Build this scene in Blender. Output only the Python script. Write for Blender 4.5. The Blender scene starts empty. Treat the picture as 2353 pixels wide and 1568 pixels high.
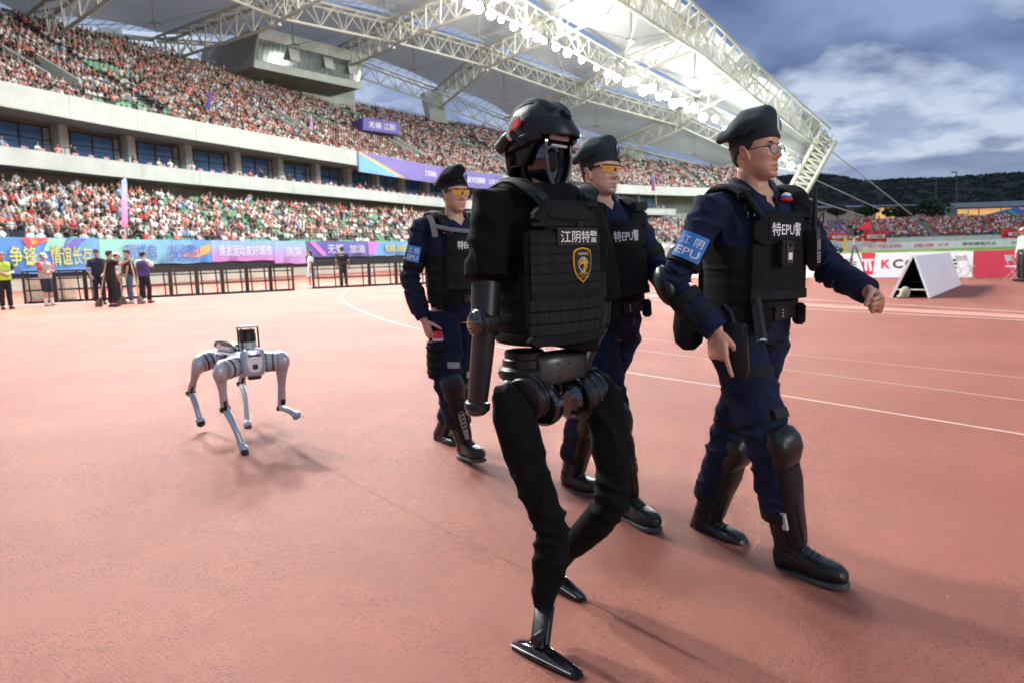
import bpy, bmesh, math, random
import numpy as np
from mathutils import Vector as V, Matrix, noise

random.seed(7)
rng = np.random.default_rng(11)
SC = bpy.context.scene
COL = SC.collection
R = math.radians

# ---------------------------------------------------------------- camera
FPX, CX, CY = 1640.0, 1176.0, 784.0          # focal length and centre, for a 2352 x 1568 picture
CAM_H, PITCH, ROLL = 1.27, R(6.92), R(-1.6)
cam_d = bpy.data.cameras.new('camera')
cam = bpy.data.objects.new('camera', cam_d); COL.objects.link(cam)
cam_d.sensor_width = 36.0
cam_d.lens = FPX / 2352.0 * 36.0
cam_d.clip_start, cam_d.clip_end = 0.05, 6000.0
CAMR = Matrix.Rotation(R(90) - PITCH, 3, 'X') @ Matrix.Rotation(ROLL, 3, 'Z')
cam.matrix_world = Matrix.Translation((0, 0, CAM_H)) @ CAMR.to_4x4()
cam_d.dof.use_dof = True
cam_d.dof.focus_distance = 2.75
cam_d.dof.aperture_fstop = 4.0
SC.camera = cam

# ---------------------------------------------------------------- world: dusk sky with broken cloud
W = bpy.data.worlds.new('World'); SC.world = W; W.use_nodes = True
W.cycles.sampling_method = 'MANUAL'; W.cycles.sample_map_resolution = 256
nt = W.node_tree; nt.nodes.clear()
def wn(t, **k):
    n = nt.nodes.new(t)
    for a, b in k.items(): setattr(n, a, b)
    return n
def lk(a, b): nt.links.new(a, b)
def wmath(op, a, b=None, clamp=False):
    n = wn('ShaderNodeMath', operation=op, use_clamp=clamp)
    for i, q in enumerate((a, b)):
        if q is None: continue
        if isinstance(q, (int, float)): n.inputs[i].default_value = q
        else: lk(q, n.inputs[i])
    return n.outputs[0]
SKY_SEED = 7.5; SKY_X, SKY_Y = 0.4, 0.4
SUN_EL, SUN_AZ = R(20), R(48)                 # azimuth clockwise from the view direction (+Y)
sky = wn('ShaderNodeTexSky', sky_type='NISHITA', sun_disc=False, sun_elevation=R(9), sun_rotation=SUN_AZ)
geo = wn('ShaderNodeTexCoord')
sep = wn('ShaderNodeSeparateXYZ'); lk(geo.outputs['Generated'], sep.inputs[0])
zc = wmath('MAXIMUM', sep.outputs[2], 0.0)
den = wmath('ADD', zc, 0.26)
px_ = wmath('DIVIDE', sep.outputs[0], den); py_ = wmath('DIVIDE', sep.outputs[1], den)
cmb = wn('ShaderNodeCombineXYZ'); lk(wmath('ADD', px_, SKY_X), cmb.inputs[0]); lk(wmath('ADD', py_, SKY_Y), cmb.inputs[1]); cmb.inputs[2].default_value = SKY_SEED
n1 = wn('ShaderNodeTexNoise'); n1.inputs['Scale'].default_value = 1.75; n1.inputs['Detail'].default_value = 9; n1.inputs['Roughness'].default_value = 0.53; n1.inputs['Distortion'].default_value = 0.15
lk(cmb.outputs[0], n1.inputs['Vector'])
ramp = wn('ShaderNodeValToRGB')
ramp.color_ramp.elements[0].position = 0.425; ramp.color_ramp.elements[0].color = (0, 0, 0, 1)
ramp.color_ramp.elements[1].position = 0.535; ramp.color_ramp.elements[1].color = (1, 1, 1, 1)
lk(n1.outputs[0], ramp.inputs[0])
n2 = wn('ShaderNodeTexNoise'); n2.inputs['Scale'].default_value = 2.6; n2.inputs['Detail'].default_value = 6; n2.inputs['Roughness'].default_value = 0.5
lk(cmb.outputs[0], n2.inputs['Vector'])
# cloud colour: darker cores, paler thin parts
n2r = wn('ShaderNodeMapRange'); n2r.inputs[1].default_value = .34; n2r.inputs[2].default_value = .66; lk(n2.outputs[0], n2r.inputs[0])
cc = wn('ShaderNodeMix', data_type='RGBA'); lk(n2r.outputs[0], cc.inputs[0])
cc.inputs[6].default_value = (0.055, 0.098, 0.240, 1); cc.inputs[7].default_value = (0.25, 0.345, 0.56, 1)
# clear gaps: the Nishita sky veiled by thin high cloud
skm = wn('ShaderNodeMix', data_type='RGBA', blend_type='MULTIPLY'); skm.inputs[0].default_value = 1
lk(sky.outputs[0], skm.inputs[6]); skm.inputs[7].default_value = (0.10, 0.10, 0.10, 1)
gap = wn('ShaderNodeMix', data_type='RGBA'); gap.inputs[0].default_value = 0.80
lk(skm.outputs[2], gap.inputs[6]); gap.inputs[7].default_value = (0.62, 0.70, 0.88, 1)
mx = wn('ShaderNodeMix', data_type='RGBA')
hz = wmath('MULTIPLY', zc, 5.0, True)
n3 = wn('ShaderNodeTexNoise'); n3.inputs['Scale'].default_value = 3.6; n3.inputs['Detail'].default_value = 9; n3.inputs['Roughness'].default_value = 0.58
lk(cmb.outputs[0], n3.inputs['Vector'])
puff = wn('ShaderNodeMapRange'); puff.inputs[1].default_value = .47; puff.inputs[2].default_value = .60; puff.inputs[4].default_value = .80; lk(n3.outputs[0], puff.inputs[0])
dens = wmath('MULTIPLY', wmath('MAXIMUM', ramp.outputs[0], puff.outputs[0]), wmath('ADD', wmath('MULTIPLY', hz, 0.45), 0.50))
lk(dens, mx.inputs[0]); lk(gap.outputs[2], mx.inputs[6]); lk(cc.outputs[2], mx.inputs[7])
bg = wn('ShaderNodeBackground'); bg.inputs[1].default_value = 0.64
lk(mx.outputs[2], bg.inputs[0])
wo = wn('ShaderNodeOutputWorld'); lk(bg.outputs[0], wo.inputs[0])

# ---------------------------------------------------------------- last sunlight through the cloud
sun_d = bpy.data.lights.new('sun', 'SUN'); sun = bpy.data.objects.new('sun', sun_d); COL.objects.link(sun)
sun_d.energy = 0.65; sun_d.angle = R(14); sun_d.color = (1.0, 0.99, 0.97)
sdir = V((math.sin(SUN_AZ) * math.cos(SUN_EL), math.cos(SUN_AZ) * math.cos(SUN_EL) * -1.0, math.sin(SUN_EL)))
sun.rotation_euler = sdir.to_track_quat('Z', 'Y').to_euler()
sky.sun_rotation = math.atan2(sdir.x, sdir.y)

SC.view_settings.view_transform = 'Standard'; SC.view_settings.look = 'None'
SC.view_settings.gamma = 1.0; SC.view_settings.use_curve_mapping = False
SC.view_settings.exposure = 0.78
SC.cycles.max_bounces = 5; SC.cycles.diffuse_bounces = 2; SC.cycles.glossy_bounces = 3
SC.cycles.transparent_max_bounces = 12; SC.cycles.transmission_bounces = 4
SC.cycles.sample_clamp_indirect = 4.0
SC.cycles.use_denoising = True

# ---------------------------------------------------------------- helpers
def ray(x, y):
    return CAMR @ V(((x - CX) / FPX, -(y - CY) / FPX, -1.0))
def P(x, y, d):
    r = ray(x, y); return V((0, 0, CAM_H)) + r * (d / r.y)
def G(x, y, z=0.0):
    r = ray(x, y); return V((0, 0, CAM_H)) + r * ((z - CAM_H) / r.z)

MATS = {}
def mat(name, col=(.5, .5, .5), rough=.6, metal=0., var=.0, vscale=8., bump=0., bscale=60., bdist=.002, spec=.5, emit=0., ecol=None,
        attr=None, objcol=False, alpha=1., trans=0., sss=0., coat=0., sheen=0., weave=0., translucent=0.):
    if name in MATS: return MATS[name]
    m = bpy.data.materials.new(name); m.use_nodes = True; MATS[name] = m
    t = m.node_tree; b = t.nodes['Principled BSDF']; L = t.links.new
    b.inputs['Base Color'].default_value = (*col, 1); b.inputs['Roughness'].default_value = rough
    b.inputs['Metallic'].default_value = metal; b.inputs['Specular IOR Level'].default_value = spec
    b.inputs['Alpha'].default_value = alpha; b.inputs['Transmission Weight'].default_value = trans
    b.inputs['Coat Weight'].default_value = coat; b.inputs['Sheen Weight'].default_value = sheen
    if sss:
        b.inputs['Subsurface Weight'].default_value = sss; b.inputs['Subsurface Radius'].default_value = (.012, .005, .003); b.inputs['Subsurface Scale'].default_value = .6
    src = None
    if attr:
        a = t.nodes.new('ShaderNodeAttribute'); a.attribute_name = attr; src = a.outputs['Color']
    if objcol:
        a = t.nodes.new('ShaderNodeObjectInfo'); src = a.outputs['Color']
    tc = t.nodes.new('ShaderNodeTexCoord')
    if var:
        n = t.nodes.new('ShaderNodeTexNoise'); n.inputs['Scale'].default_value = vscale; n.inputs['Detail'].default_value = 5
        L(tc.outputs['Object'], n.inputs['Vector'])
        mr = t.nodes.new('ShaderNodeMapRange'); mr.inputs[1].default_value = .3; mr.inputs[2].default_value = .7
        mr.inputs[3].default_value = 1 - var; mr.inputs[4].default_value = 1 + var; L(n.outputs[0], mr.inputs[0])
        x = t.nodes.new('ShaderNodeMix'); x.data_type = 'RGBA'; x.blend_type = 'MULTIPLY'; x.inputs[0].default_value = 1
        if src: L(src, x.inputs[6])
        else: x.inputs[6].default_value = (*col, 1)
        L(mr.outputs[0], x.inputs[7]); src = x.outputs[2]
    if src: L(src, b.inputs['Base Color'])
    if bump or weave:
        n = t.nodes.new('ShaderNodeTexNoise'); n.inputs['Scale'].default_value = bscale; n.inputs['Detail'].default_value = 4
        L(tc.outputs['Object'], n.inputs['Vector'])
        h = n.outputs[0]
        if weave:
            wv = t.nodes.new('ShaderNodeTexWave'); wv.inputs['Scale'].default_value = weave; wv.bands_direction = 'DIAGONAL'
            L(tc.outputs['Object'], wv.inputs['Vector'])
            ad = t.nodes.new('ShaderNodeMath'); ad.operation = 'ADD'; L(h, ad.inputs[0]); L(wv.outputs['Fac'], ad.inputs[1]); h = ad.outputs[0]
        bp = t.nodes.new('ShaderNodeBump'); bp.inputs['Strength'].default_value = bump or .3; bp.inputs['Distance'].default_value = bdist
        L(h, bp.inputs['Height']); L(bp.outputs[0], b.inputs['Normal'])
    if emit:
        b.inputs['Emission Color'].default_value = (*(ecol or col), 1); b.inputs['Emission Strength'].default_value = emit
    if translucent:
        tr = t.nodes.new('ShaderNodeBsdfTranslucent'); tr.inputs[0].default_value = (*col, 1)
        mxs = t.nodes.new('ShaderNodeMixShader'); mxs.inputs[0].default_value = translucent
        L(b.outputs[0], mxs.inputs[1]); L(tr.outputs[0], mxs.inputs[2]); L(mxs.outputs[0], t.nodes['Material Output'].inputs[0])
    return m

class MB:
    """collects closed shapes, then becomes ONE mesh object"""
    def __init__(s): s.v = []; s.f = []; s.mi = []; s.cur = 0
    def add(s, vs, fs):
        o = len(s.v); s.v += [tuple(q) for q in vs]; s.f += [tuple(o + i for i in q) for q in fs]; s.mi += [s.cur] * len(fs); return s
    def box(s, c, sz, M=None):
        x, y, z = sz[0] / 2, sz[1] / 2, sz[2] / 2; c = V(c)
        vs = [V(q) for q in ((-x, -y, -z), (x, -y, -z), (x, y, -z), (-x, y, -z), (-x, -y, z), (x, -y, z), (x, y, z), (-x, y, z))]
        if M is not None: vs = [M @ q for q in vs]
        return s.add([q + c for q in vs], [(0, 3, 2, 1), (4, 5, 6, 7), (0, 1, 5, 4), (1, 2, 6, 5), (2, 3, 7, 6), (3, 0, 4, 7)])
    def hexa(s, b4, t4):
        return s.add(list(b4) + list(t4), [(0, 3, 2, 1), (4, 5, 6, 7), (0, 1, 5, 4), (1, 2, 6, 5), (2, 3, 7, 6), (3, 0, 4, 7)])
    def rings(s, rs, cap=True, closed=False):
        n = len(rs[0]); o = len(s.v); m = len(rs)
        for r in rs: s.v += [tuple(q) for q in r]
        fs = []
        for i in range(m - 1 + (1 if closed else 0)):
            a = o + i * n; b = o + ((i + 1) % m) * n
            for j in range(n):
                k = (j + 1) % n; fs.append((a + j, a + k, b + k, b + j))
        if cap and not closed:
            fs.append(tuple(o + j for j in reversed(range(n)))); fs.append(tuple(o + (m - 1) * n + j for j in range(n)))
        s.f += fs; s.mi += [s.cur] * len(fs); return s
    def tube(s, pts, rad, n=10, cap=True, round_=False, up=None, flat=1.0):
        """path with radii; flat squashes the section along 'up'"""
        pts = [V(q) for q in pts]
        if not hasattr(rad, '__len__'): rad = [rad] * len(pts)
        rad = list(rad)
        if round_:
            d0 = (pts[0] - pts[1]).normalized(); d1 = (pts[-1] - pts[-2]).normalized(); r0, r1 = rad[0], rad[-1]
            hd = [(d0 * r0 * math.sin(R(a)), r0 * math.cos(R(a))) for a in (80, 55, 28)]
            tl = [(d1 * r1 * math.sin(R(a)), r1 * math.cos(R(a))) for a in (28, 55, 80)]
            P0, P1 = pts[0], pts[-1]
            pts = [P0 + q for q, _ in hd] + pts + [P1 + q for q, _ in tl]
            rad = [q for _, q in hd] + rad + [q for _, q in tl]
        rs = []; u = None; m = len(pts)
        for i in range(m):
            t = (pts[min(i + 1, m - 1)] - pts[max(i - 1, 0)])
            t = t.normalized() if t.length > 1e-9 else V((0, 0, 1))
            if u is None:
                a = V(up) if up is not None else (V((0, 0, 1)) if abs(t.z) < .9 else V((1, 0, 0)))
            else: a = u
            u = (a - t * a.dot(t))
            u = u.normalized() if u.length > 1e-6 else t.orthogonal().normalized()
            w = t.cross(u)
            rs.append([pts[i] + (u * math.cos(q) * flat + w * math.sin(q)) * rad[i] for q in [2 * math.pi * k / n for k in range(n)]])
        return s.rings(rs, cap)
    def ell(s, c, ax, ay, az, nu=16, nv=10):
        c = V(c); ax, ay, az = V(ax), V(ay), V(az); rs = []
        for i in range(nv + 1):
            t = -math.pi / 2 + math.pi * (i + .15) / (nv + .3)
            rs.append([c + ax * math.cos(t) * math.cos(q) + ay * math.cos(t) * math.sin(q) + az * math.sin(t) for q in [2 * math.pi * k / nu for k in range(nu)]])
        return s.rings(rs)
    def loft(s, secs, n=24):
        """secs: (centre, half axis a, half axis b, power)"""
        rs = []
        for q in secs:
            c, a, b = V(q[0]), V(q[1]), V(q[2]); p = q[3] if len(q) > 3 else 1.0; r = []
            for k in range(n):
                t = 2 * math.pi * k / n; ct, st = math.cos(t), math.sin(t)
                r.append(c + a * math.copysign(abs(ct) ** p, ct) + b * math.copysign(abs(st) ** p, st))
            rs.append(r)
        return s.rings(rs)
    def poly(s, pts, nrm, th):
        """flat outline extruded by th along nrm"""
        pts = [V(q) for q in pts]; nrm = V(nrm).normalized() * th; n = len(pts)
        return s.add(pts + [q + nrm for q in pts], [tuple(reversed(range(n))), tuple(range(n, 2 * n))] + [(i, (i + 1) % n, n + (i + 1) % n, n + i) for i in range(n)])
    def mesh(s, name='m'):
        me = bpy.data.meshes.new(name); me.from_pydata(s.v, [], s.f); me.validate(verbose=False)
        return me
    def build(s, name, m, parent=None, smooth=True, angle=40, bevel=0., **tags):
        me = s.mesh(name)
        ms = m if isinstance(m, (list, tuple)) else [m]
        for q in ms: me.materials.append(q)
        if len(ms) > 1 and len(me.polygons) == len(s.mi): me.polygons.foreach_set('material_index', s.mi)
        bm = bmesh.new(); bm.from_mesh(me); bmesh.ops.recalc_face_normals(bm, faces=bm.faces[:])
        if bevel: bmesh.ops.bevel(bm, geom=[e for e in bm.edges if len(e.link_faces) == 2 and e.calc_face_angle(0) > R(35)], offset=bevel, segments=2, affect='EDGES', clamp_overlap=True)
        if smooth:
            for e in bm.edges:
                e.smooth = not (len(e.link_faces) == 2 and e.calc_face_angle(0) > R(angle))
            for f in bm.faces: f.smooth = True
        bm.to_mesh(me); bm.free()
        return obj(name, me, parent, **tags)

def tag(o, label=None, cat=None, group=None, kind=None):
    if label: o['label'] = label
    if cat: o['category'] = cat
    if group: o['group'] = group
    if kind: o['kind'] = kind
    return o
def obj(name, data, parent=None, **tags):
    o = bpy.data.objects.new(name, data); COL.objects.link(o)
    if parent is not None: o.parent = parent; o.matrix_parent_inverse = par_inv(parent)
    return tag(o, **tags)
def par_inv(p): return par_world(p).inverted()
def par_world(p):
    m = p.matrix_basis.copy()
    if p.parent is not None: m = par_world(p.parent) @ p.matrix_parent_inverse @ m
    return m
def empty(name, loc, rz=0., **tags):
    o = bpy.data.objects.new(name, None); COL.objects.link(o); o.location = loc; o.rotation_euler = (0, 0, rz); o.empty_display_size = .2
    return tag(o, **tags)

TMP = bpy.data.scenes.new('tmp')
def evaluated(data, setup=None):
    o = bpy.data.objects.new('tmp', data); TMP.collection.objects.link(o)
    if setup: setup(o)
    vl = TMP.view_layers[0]; vl.update(); dg = vl.depsgraph
    me = bpy.data.meshes.new_from_object(o.evaluated_get(dg))
    bpy.data.objects.remove(o)
    return me
def remesh(mb, voxel, smooth=2, fac=.5):
    def st(o):
        a = o.modifiers.new('r', 'REMESH'); a.mode = 'VOXEL'; a.voxel_size = voxel; a.use_smooth_shade = True
        if smooth:
            b = o.modifiers.new('s', 'SMOOTH'); b.iterations = smooth; b.factor = fac
    src = mb.mesh()
    bm = bmesh.new(); bm.from_mesh(src); bmesh.ops.recalc_face_normals(bm, faces=bm.faces[:]); bm.to_mesh(src); bm.free()
    me = evaluated(src, st); bpy.data.meshes.remove(src)
    return me
def getco(me):
    a = np.empty(len(me.vertices) * 3, np.float32); me.vertices.foreach_get('co', a); return a.reshape(-1, 3)
def getno(me):
    a = np.empty(len(me.vertices) * 3, np.float32); me.vertices.foreach_get('normal', a); return a.reshape(-1, 3)
def setco(me, c): me.vertices.foreach_set('co', np.ascontiguousarray(c, np.float32).ravel()); me.update()
def wrinkle(me, amp=.003, scale=14., folds=(), seed=0.):
    """cloth folds: ridged noise all over, plus ring folds (centre, axis, radius, amplitude, waves per metre)"""
    co, no = getco(me), getno(me); d = np.zeros(len(co), np.float32); off = V((seed, seed * 1.7, -seed))
    nz = np.array([noise.noise(V(q) * scale + off) for q in co.tolist()], np.float32)
    n2_ = np.array([noise.noise(V(q) * scale * .45 - off) for q in co.tolist()], np.float32)
    d += amp * (1 - 2.2 * np.abs(nz)) * (.45 + 1.1 * np.clip(n2_ + .3, 0, 1)) + amp * .9 * n2_
    for c, ax, rr, am, fr in folds:
        q = co - np.array(c, np.float32); ax = np.array(V(ax).normalized(), np.float32)
        w = np.exp(-(q ** 2).sum(1) / (rr * rr)); d += am * w * (1.1 - 2.1 * np.abs(np.sin(fr * 3.1416 * (q @ ax) + 3.0 * n2_ + 1.6 * nz)) ** .75)
    setco(me, co + no * d[:, None])
def skinobj(name, me, m, parent=None, **tags):
    me.materials.clear(); me.materials.append(m)
    me.polygons.foreach_set('use_smooth', [True] * len(me.polygons))
    return obj(name, me, parent, **tags)

TXT = {}
def text2d(s, bold=0.):
    k = (s, bold)
    if k not in TXT:
        c = bpy.data.curves.new('t', 'FONT'); c.body = s; c.dimensions = '2D'; c.fill_mode = 'BOTH'; c.offset = bold; c.resolution_u = 2
        me = evaluated(c); co = getco(me).copy(); fs = [tuple(p.vertices) for p in me.polygons]
        bpy.data.meshes.remove(me); bpy.data.curves.remove(c)
        if len(co) == 0: co = np.zeros((1, 3), np.float32)
        mn, mxx = co.min(0), co.max(0); TXT[k] = (co[:, :2] - mn[:2], mxx[:2] - mn[:2], fs)
    return TXT[k]
def lettering(s, o, ax, ay, w, h, m, parent, off=.004, bold=0., name='lettering', fn=None, th=0.):
    """text s stretched into a w x h field centred at o, axes ax (right) and ay (up); fn maps (u, v, off) on curved panels"""
    co, sz, fs = text2d(s, bold); ax, ay = V(ax).normalized(), V(ay).normalized(); n = ax.cross(ay)
    vs = []
    for x, y in co.tolist():
        u = (x / sz[0] - .5) * w; v = (y / sz[1] - .5) * h
        vs.append(fn(u, v, off) if fn else V(o) + ax * u + ay * v + n * off)
    b = MB(); b.add(vs, fs)
    me = b.mesh(name); me.materials.append(m)
    return obj(name, me, parent)
_U = ['', 'first', 'second', 'third', 'fourth', 'fifth', 'sixth', 'seventh', 'eighth', 'ninth', 'tenth', 'eleventh', 'twelfth', 'thirteenth', 'fourteenth', 'fifteenth', 'sixteenth', 'seventeenth', 'eighteenth', 'nineteenth']
_T = {2: 'twent', 3: 'thirt', 4: 'fort', 5: 'fift', 6: 'sixt', 7: 'sevent', 8: 'eight', 9: 'ninet'}
def nth(n):
    if n < 20: return _U[n]
    return _T[n // 10] + ('ieth' if n % 10 == 0 else 'y-' + _U[n % 10])
def catmull(pts, step=None, per=8):
    pts = [V(q) for q in pts]; a = [pts[0] * 2 - pts[1]] + pts + [pts[-1] * 2 - pts[-2]]; out = []
    for i in range(1, len(a) - 2):
        p0, p1, p2, p3 = a[i - 1:i + 3]
        for k in range(per):
            t = k / per
            out.append(.5 * ((2 * p1) + (p2 - p0) * t + (2 * p0 - 5 * p1 + 4 * p2 - p3) * t * t + (3 * p1 - p0 - 3 * p2 + p3) * t ** 3))
    out.append(pts[-1])
    if step:
        L = [0.]
        for i in range(1, len(out)): L.append(L[-1] + (out[i] - out[i - 1]).length)
        n = max(1, int(round(L[-1] / step))); res = []; j = 0
        for k in range(n + 1):
            s = L[-1] * k / n
            while j < len(L) - 2 and L[j + 1] < s: j += 1
            t = (s - L[j]) / max(1e-9, L[j + 1] - L[j]); res.append(out[j].lerp(out[j + 1], min(1, max(0, t))))
        return res
    return out
# ================================================================ GROUND
def ground_material():
    m = bpy.data.materials.new('red_rubber'); m.use_nodes = True; t = m.node_tree; L = t.links.new; b = t.nodes['Principled BSDF']
    def N(k, **a):
        n = t.nodes.new(k)
        for q, w in a.items(): setattr(n, q, w)
        return n
    tc = N('ShaderNodeTexCoord')
    def nz(s, d=4, r=.5):
        n = N('ShaderNodeTexNoise'); n.inputs['Scale'].default_value = s; n.inputs['Detail'].default_value = d; n.inputs['Roughness'].default_value = r; L(tc.outputs['Object'], n.inputs['Vector']); return n.outputs[0]
    def rmp(x, a, b_, lo=0., hi=1.):
        q = N('ShaderNodeMapRange'); q.inputs[1].default_value = a; q.inputs[2].default_value = b_; q.inputs[3].default_value = lo; q.inputs[4].default_value = hi; L(x, q.inputs[0]); return q.outputs[0]
    def mix(f, a, c):
        q = N('ShaderNodeMix', data_type='RGBA'); L(f, q.inputs[0])
        for i, z in ((6, a), (7, c)):
            if isinstance(z, tuple): q.inputs[i].default_value = (*z, 1)
            else: L(z, q.inputs[i])
        return q.outputs[2]
    def mth(op, a, c):
        q = N('ShaderNodeMath', operation=op)
        for i, z in enumerate((a, c)):
            if isinstance(z, (int, float)): q.inputs[i].default_value = z
            else: L(z, q.inputs[i])
        return q.outputs[0]
    base = mix(rmp(nz(1.1, 6), .35, .65), (.315, .088, .050), (.39, .122, .070))
    base = mix(rmp(nz(7, 5), .4, .75, 0, .5), base, (.25, .078, .049))
    base = mix(rmp(nz(1.9, 5, .6), .46, .70, 0, .35), base, (.25, .094, .070))
    gr = N('ShaderNodeTexNoise'); gr.inputs['Scale'].default_value = 330; gr.inputs['Detail'].default_value = 2; L(tc.outputs['Object'], gr.inputs['Vector'])
    base = mix(rmp(gr.outputs[0], .40, .62, 0, .55), base, (.16, .048, .033))
    # worn pits: small dark flecks lying in rows across the lane
    mp = N('ShaderNodeMapping'); mp.inputs['Rotation'].default_value = (0, 0, R(28)); mp.inputs['Scale'].default_value = (1.0, 2.4, 1); L(tc.outputs['Object'], mp.inputs[0])
    v = N('ShaderNodeTexVoronoi'); v.inputs['Scale'].default_value = 66; L(mp.outputs[0], v.inputs['Vector'])
    sp = mth('MULTIPLY', rmp(v.outputs['Distance'], .46, .20), rmp(nz(30, 3), .42, .50))
    sp = mth('MULTIPLY', sp, rmp(nz(2.2, 3), .36, .62, .25, 1.))
    # fine printed ribs of the rubber sheet
    mp2 = N('ShaderNodeMapping'); mp2.inputs['Rotation'].default_value = (0, 0, R(27)); L(tc.outputs['Object'], mp2.inputs[0])
    w1 = N('ShaderNodeTexWave'); w1.inputs['Scale'].default_value = 24; w1.inputs['Distortion'].default_value = .6; L(mp2.outputs[0], w1.inputs[0])
    mp3 = N('ShaderNodeMapping'); mp3.inputs['Rotation'].default_value = (0, 0, R(-52)); L(tc.outputs['Object'], mp3.inputs[0])
    w2 = N('ShaderNodeTexWave'); w2.inputs['Scale'].default_value = 20; w2.inputs['Distortion'].default_value = .8; L(mp3.outputs[0], w2.inputs[0])
    ribs = mth('MAXIMUM', rmp(w1.outputs['Fac'], .75, 1), rmp(w2.outputs['Fac'], .8, 1))
    ribs = mth('MULTIPLY', ribs, rmp(nz(3.1, 3), .30, .60))
    c = mix(mth('MULTIPLY', ribs, .9), base, (.25, .08, .06))
    c = mix(mth('MULTIPLY', sp, .92), c, (.12, .045, .038))
    # sheets were rolled out in strips: faint joints
    dust = mix(rmp(nz(.35, 4), .45, .75, 0, .30), c, (.42, .185, .135))
    L(dust, b.inputs['Base Color'])
    b.inputs['Roughness'].default_value = .74; b.inputs['Specular IOR Level'].default_value = .36
    bp = N('ShaderNodeBump'); bp.inputs['Strength'].default_value = .55; bp.inputs['Distance'].default_value = .004
    hh = mth('SUBTRACT', mth('MULTIPLY', nz(220, 3), .7), mth('ADD', mth('MULTIPLY', sp, 1.2), mth('MULTIPLY', ribs, .35)))
    L(hh, bp.inputs['Height']); L(bp.outputs[0], b.inputs['Normal'])
    return m
g = MB(); g.add([(-3000, -600, 0), (3000, -600, 0), (3000, 4000, 0), (-3000, 4000, 0)], [(0, 1, 2, 3)])
g.build('track', ground_material(), smooth=False, kind='structure', label='red rubber running track with worn dark flecks')

M_LINE = mat('lane_paint', (.60, .42, .35), .7, var=.12, vscale=5)
def ribbon(name, pts, w, z, m, **tags):
    pts = catmull(pts, per=10); b = MB(); vs = []; n = len(pts)
    for i, q in enumerate(pts):
        t = (pts[min(i + 1, n - 1)] - pts[max(i - 1, 0)]); t.z = 0; t.normalize(); s = V((-t.y, t.x, 0)) * (w / 2)
        vs += [(q.x + s.x, q.y + s.y, z), (q.x - s.x, q.y - s.y, z)]
    b.add(vs, [(2 * i, 2 * i + 1, 2 * i + 3, 2 * i + 2) for i in range(n - 1)])
    return b.build(name, m, smooth=False, **tags)
lanes = [([(800, 665), (785, 680), (800, 700), (860, 727), (955, 754), (1180, 803), (1420, 851), (1800, 909), (2352, 998), (2700, 1055)], .038),
         ([(1440, 800), (1800, 848), (2352, 920), (2700, 968)], .02),
         ([(1000, 668), (990, 680), (1030, 705), (1200, 745), (1440, 775), (1900, 822), (2352, 868), (2700, 905)], .018)]
for px, w in lanes:
    ribbon('lane_line', [G(*q) for q in px], w, .004, M_LINE, kind='structure')
M_BAND = mat('pale_band', (.50, .24, .18), .7, var=.12, vscale=2)
ribbon('runway_band', [G(1480, 679), (G(1800, 698)), G(2352, 728), G(2700, 748)], .62, .004, M_BAND, kind='structure')
ribbon('lane_line', [G(1470, 668), G(1800, 686), G(2352, 718), G(2700, 739)], .10, .008, M_LINE, kind='structure')
ribbon('lane_line', [G(1500, 690), G(1800, 708), G(2352, 737), G(2700, 757)], .10, .008, M_LINE, kind='structure')
# glued joints between the rubber sheets
M_JOINT = mat('sheet_joint', (.19, .065, .045), .9, var=.4, vscale=9)
ja, jb = G(1106, 1258), G(1380, 1398); jd = (jb - ja).normalized(); jn = V((-jd.y, jd.x, 0))
for off_ in (-2.44, 0):
    c_ = ja + jn * off_; pts_ = [c_ + jd * t + jn * .006 * math.sin(t * 3.1 + off_) for t in np.linspace(-9, 4, 27)]; ribbon('sheet_joint', pts_, .0028, .002, M_JOINT, kind='structure')
# green field beyond the boards
M_GRASS = mat('pitch_grass', (.30, .46, .06), .9, var=.25, vscale=.25)
gp = MB(); gp.add([(11, 40, .004), (160, 32, .004), (160, 148, .004), (52, 148, .004)], [(0, 1, 2, 3)])
gp.build('grass_pitch', M_GRASS, smooth=False, kind='structure', label='bright green football pitch behind the boards')
# drain channel along the foot of the barriers
M_DRAIN = mat('drain_cover', (.16, .24, .26), .7, var=.2, vscale=3)
DR = [G(-300, 724), G(60, 701), G(300, 689), G(680, 669), G(925, 657), G(1150, 648)]
ribbon('drain_channel', DR, .45, .004, M_DRAIN, kind='structure')
# ================================================================ GRANDSTAND
FP = [(-50, -2), (-45, 23), (-35, 49), (-29.6, 63), (-18.9, 85), (-5.8, 111), (12, 131), (34, 148.5), (47, 154), (62, 157)]
FC = catmull([(x, y, 0) for x, y in FP], step=1.0, per=24)
NS = len(FC)
def frame(i):
    t = FC[min(i + 1, NS - 1)] - FC[max(i - 1, 0)]; t.normalize(); return t, V((-t.y, t.x, 0))
FR = [frame(i) for i in range(NS)]
def S(s, n, z):
    """point at arc length s, n metres behind the fascia line, height z"""
    s = min(max(s, 0), NS - 1.001); i = int(s); t = s - i
    p = FC[i].lerp(FC[i + 1], t); nn = FR[i][1].lerp(FR[i + 1][1], t)
    return V((p.x + nn.x * n, p.y + nn.y * n, z))
def ssearch(x, y):
    return min(range(NS), key=lambda i: (FC[i].x - x) ** 2 + (FC[i].y - y) ** 2)
def proj(p):
    q = CAMR.transposed() @ (V(p) - V((0, 0, CAM_H)))
    return (CX + FPX * q.x / -q.z, CY - FPX * q.y / -q.z, -q.z)
s_mid, s_fall = ssearch(-5.8, 111), ssearch(12, 131)
def rows_up(s):
    if s < s_mid: return 32
    if s < s_fall: return 32 - 3 * (s - s_mid) / (s_fall - s_mid)
    t = min(1, (s - s_fall) / (ssearch(55, 156) - s_fall)); return 29 - 18 * t
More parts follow.
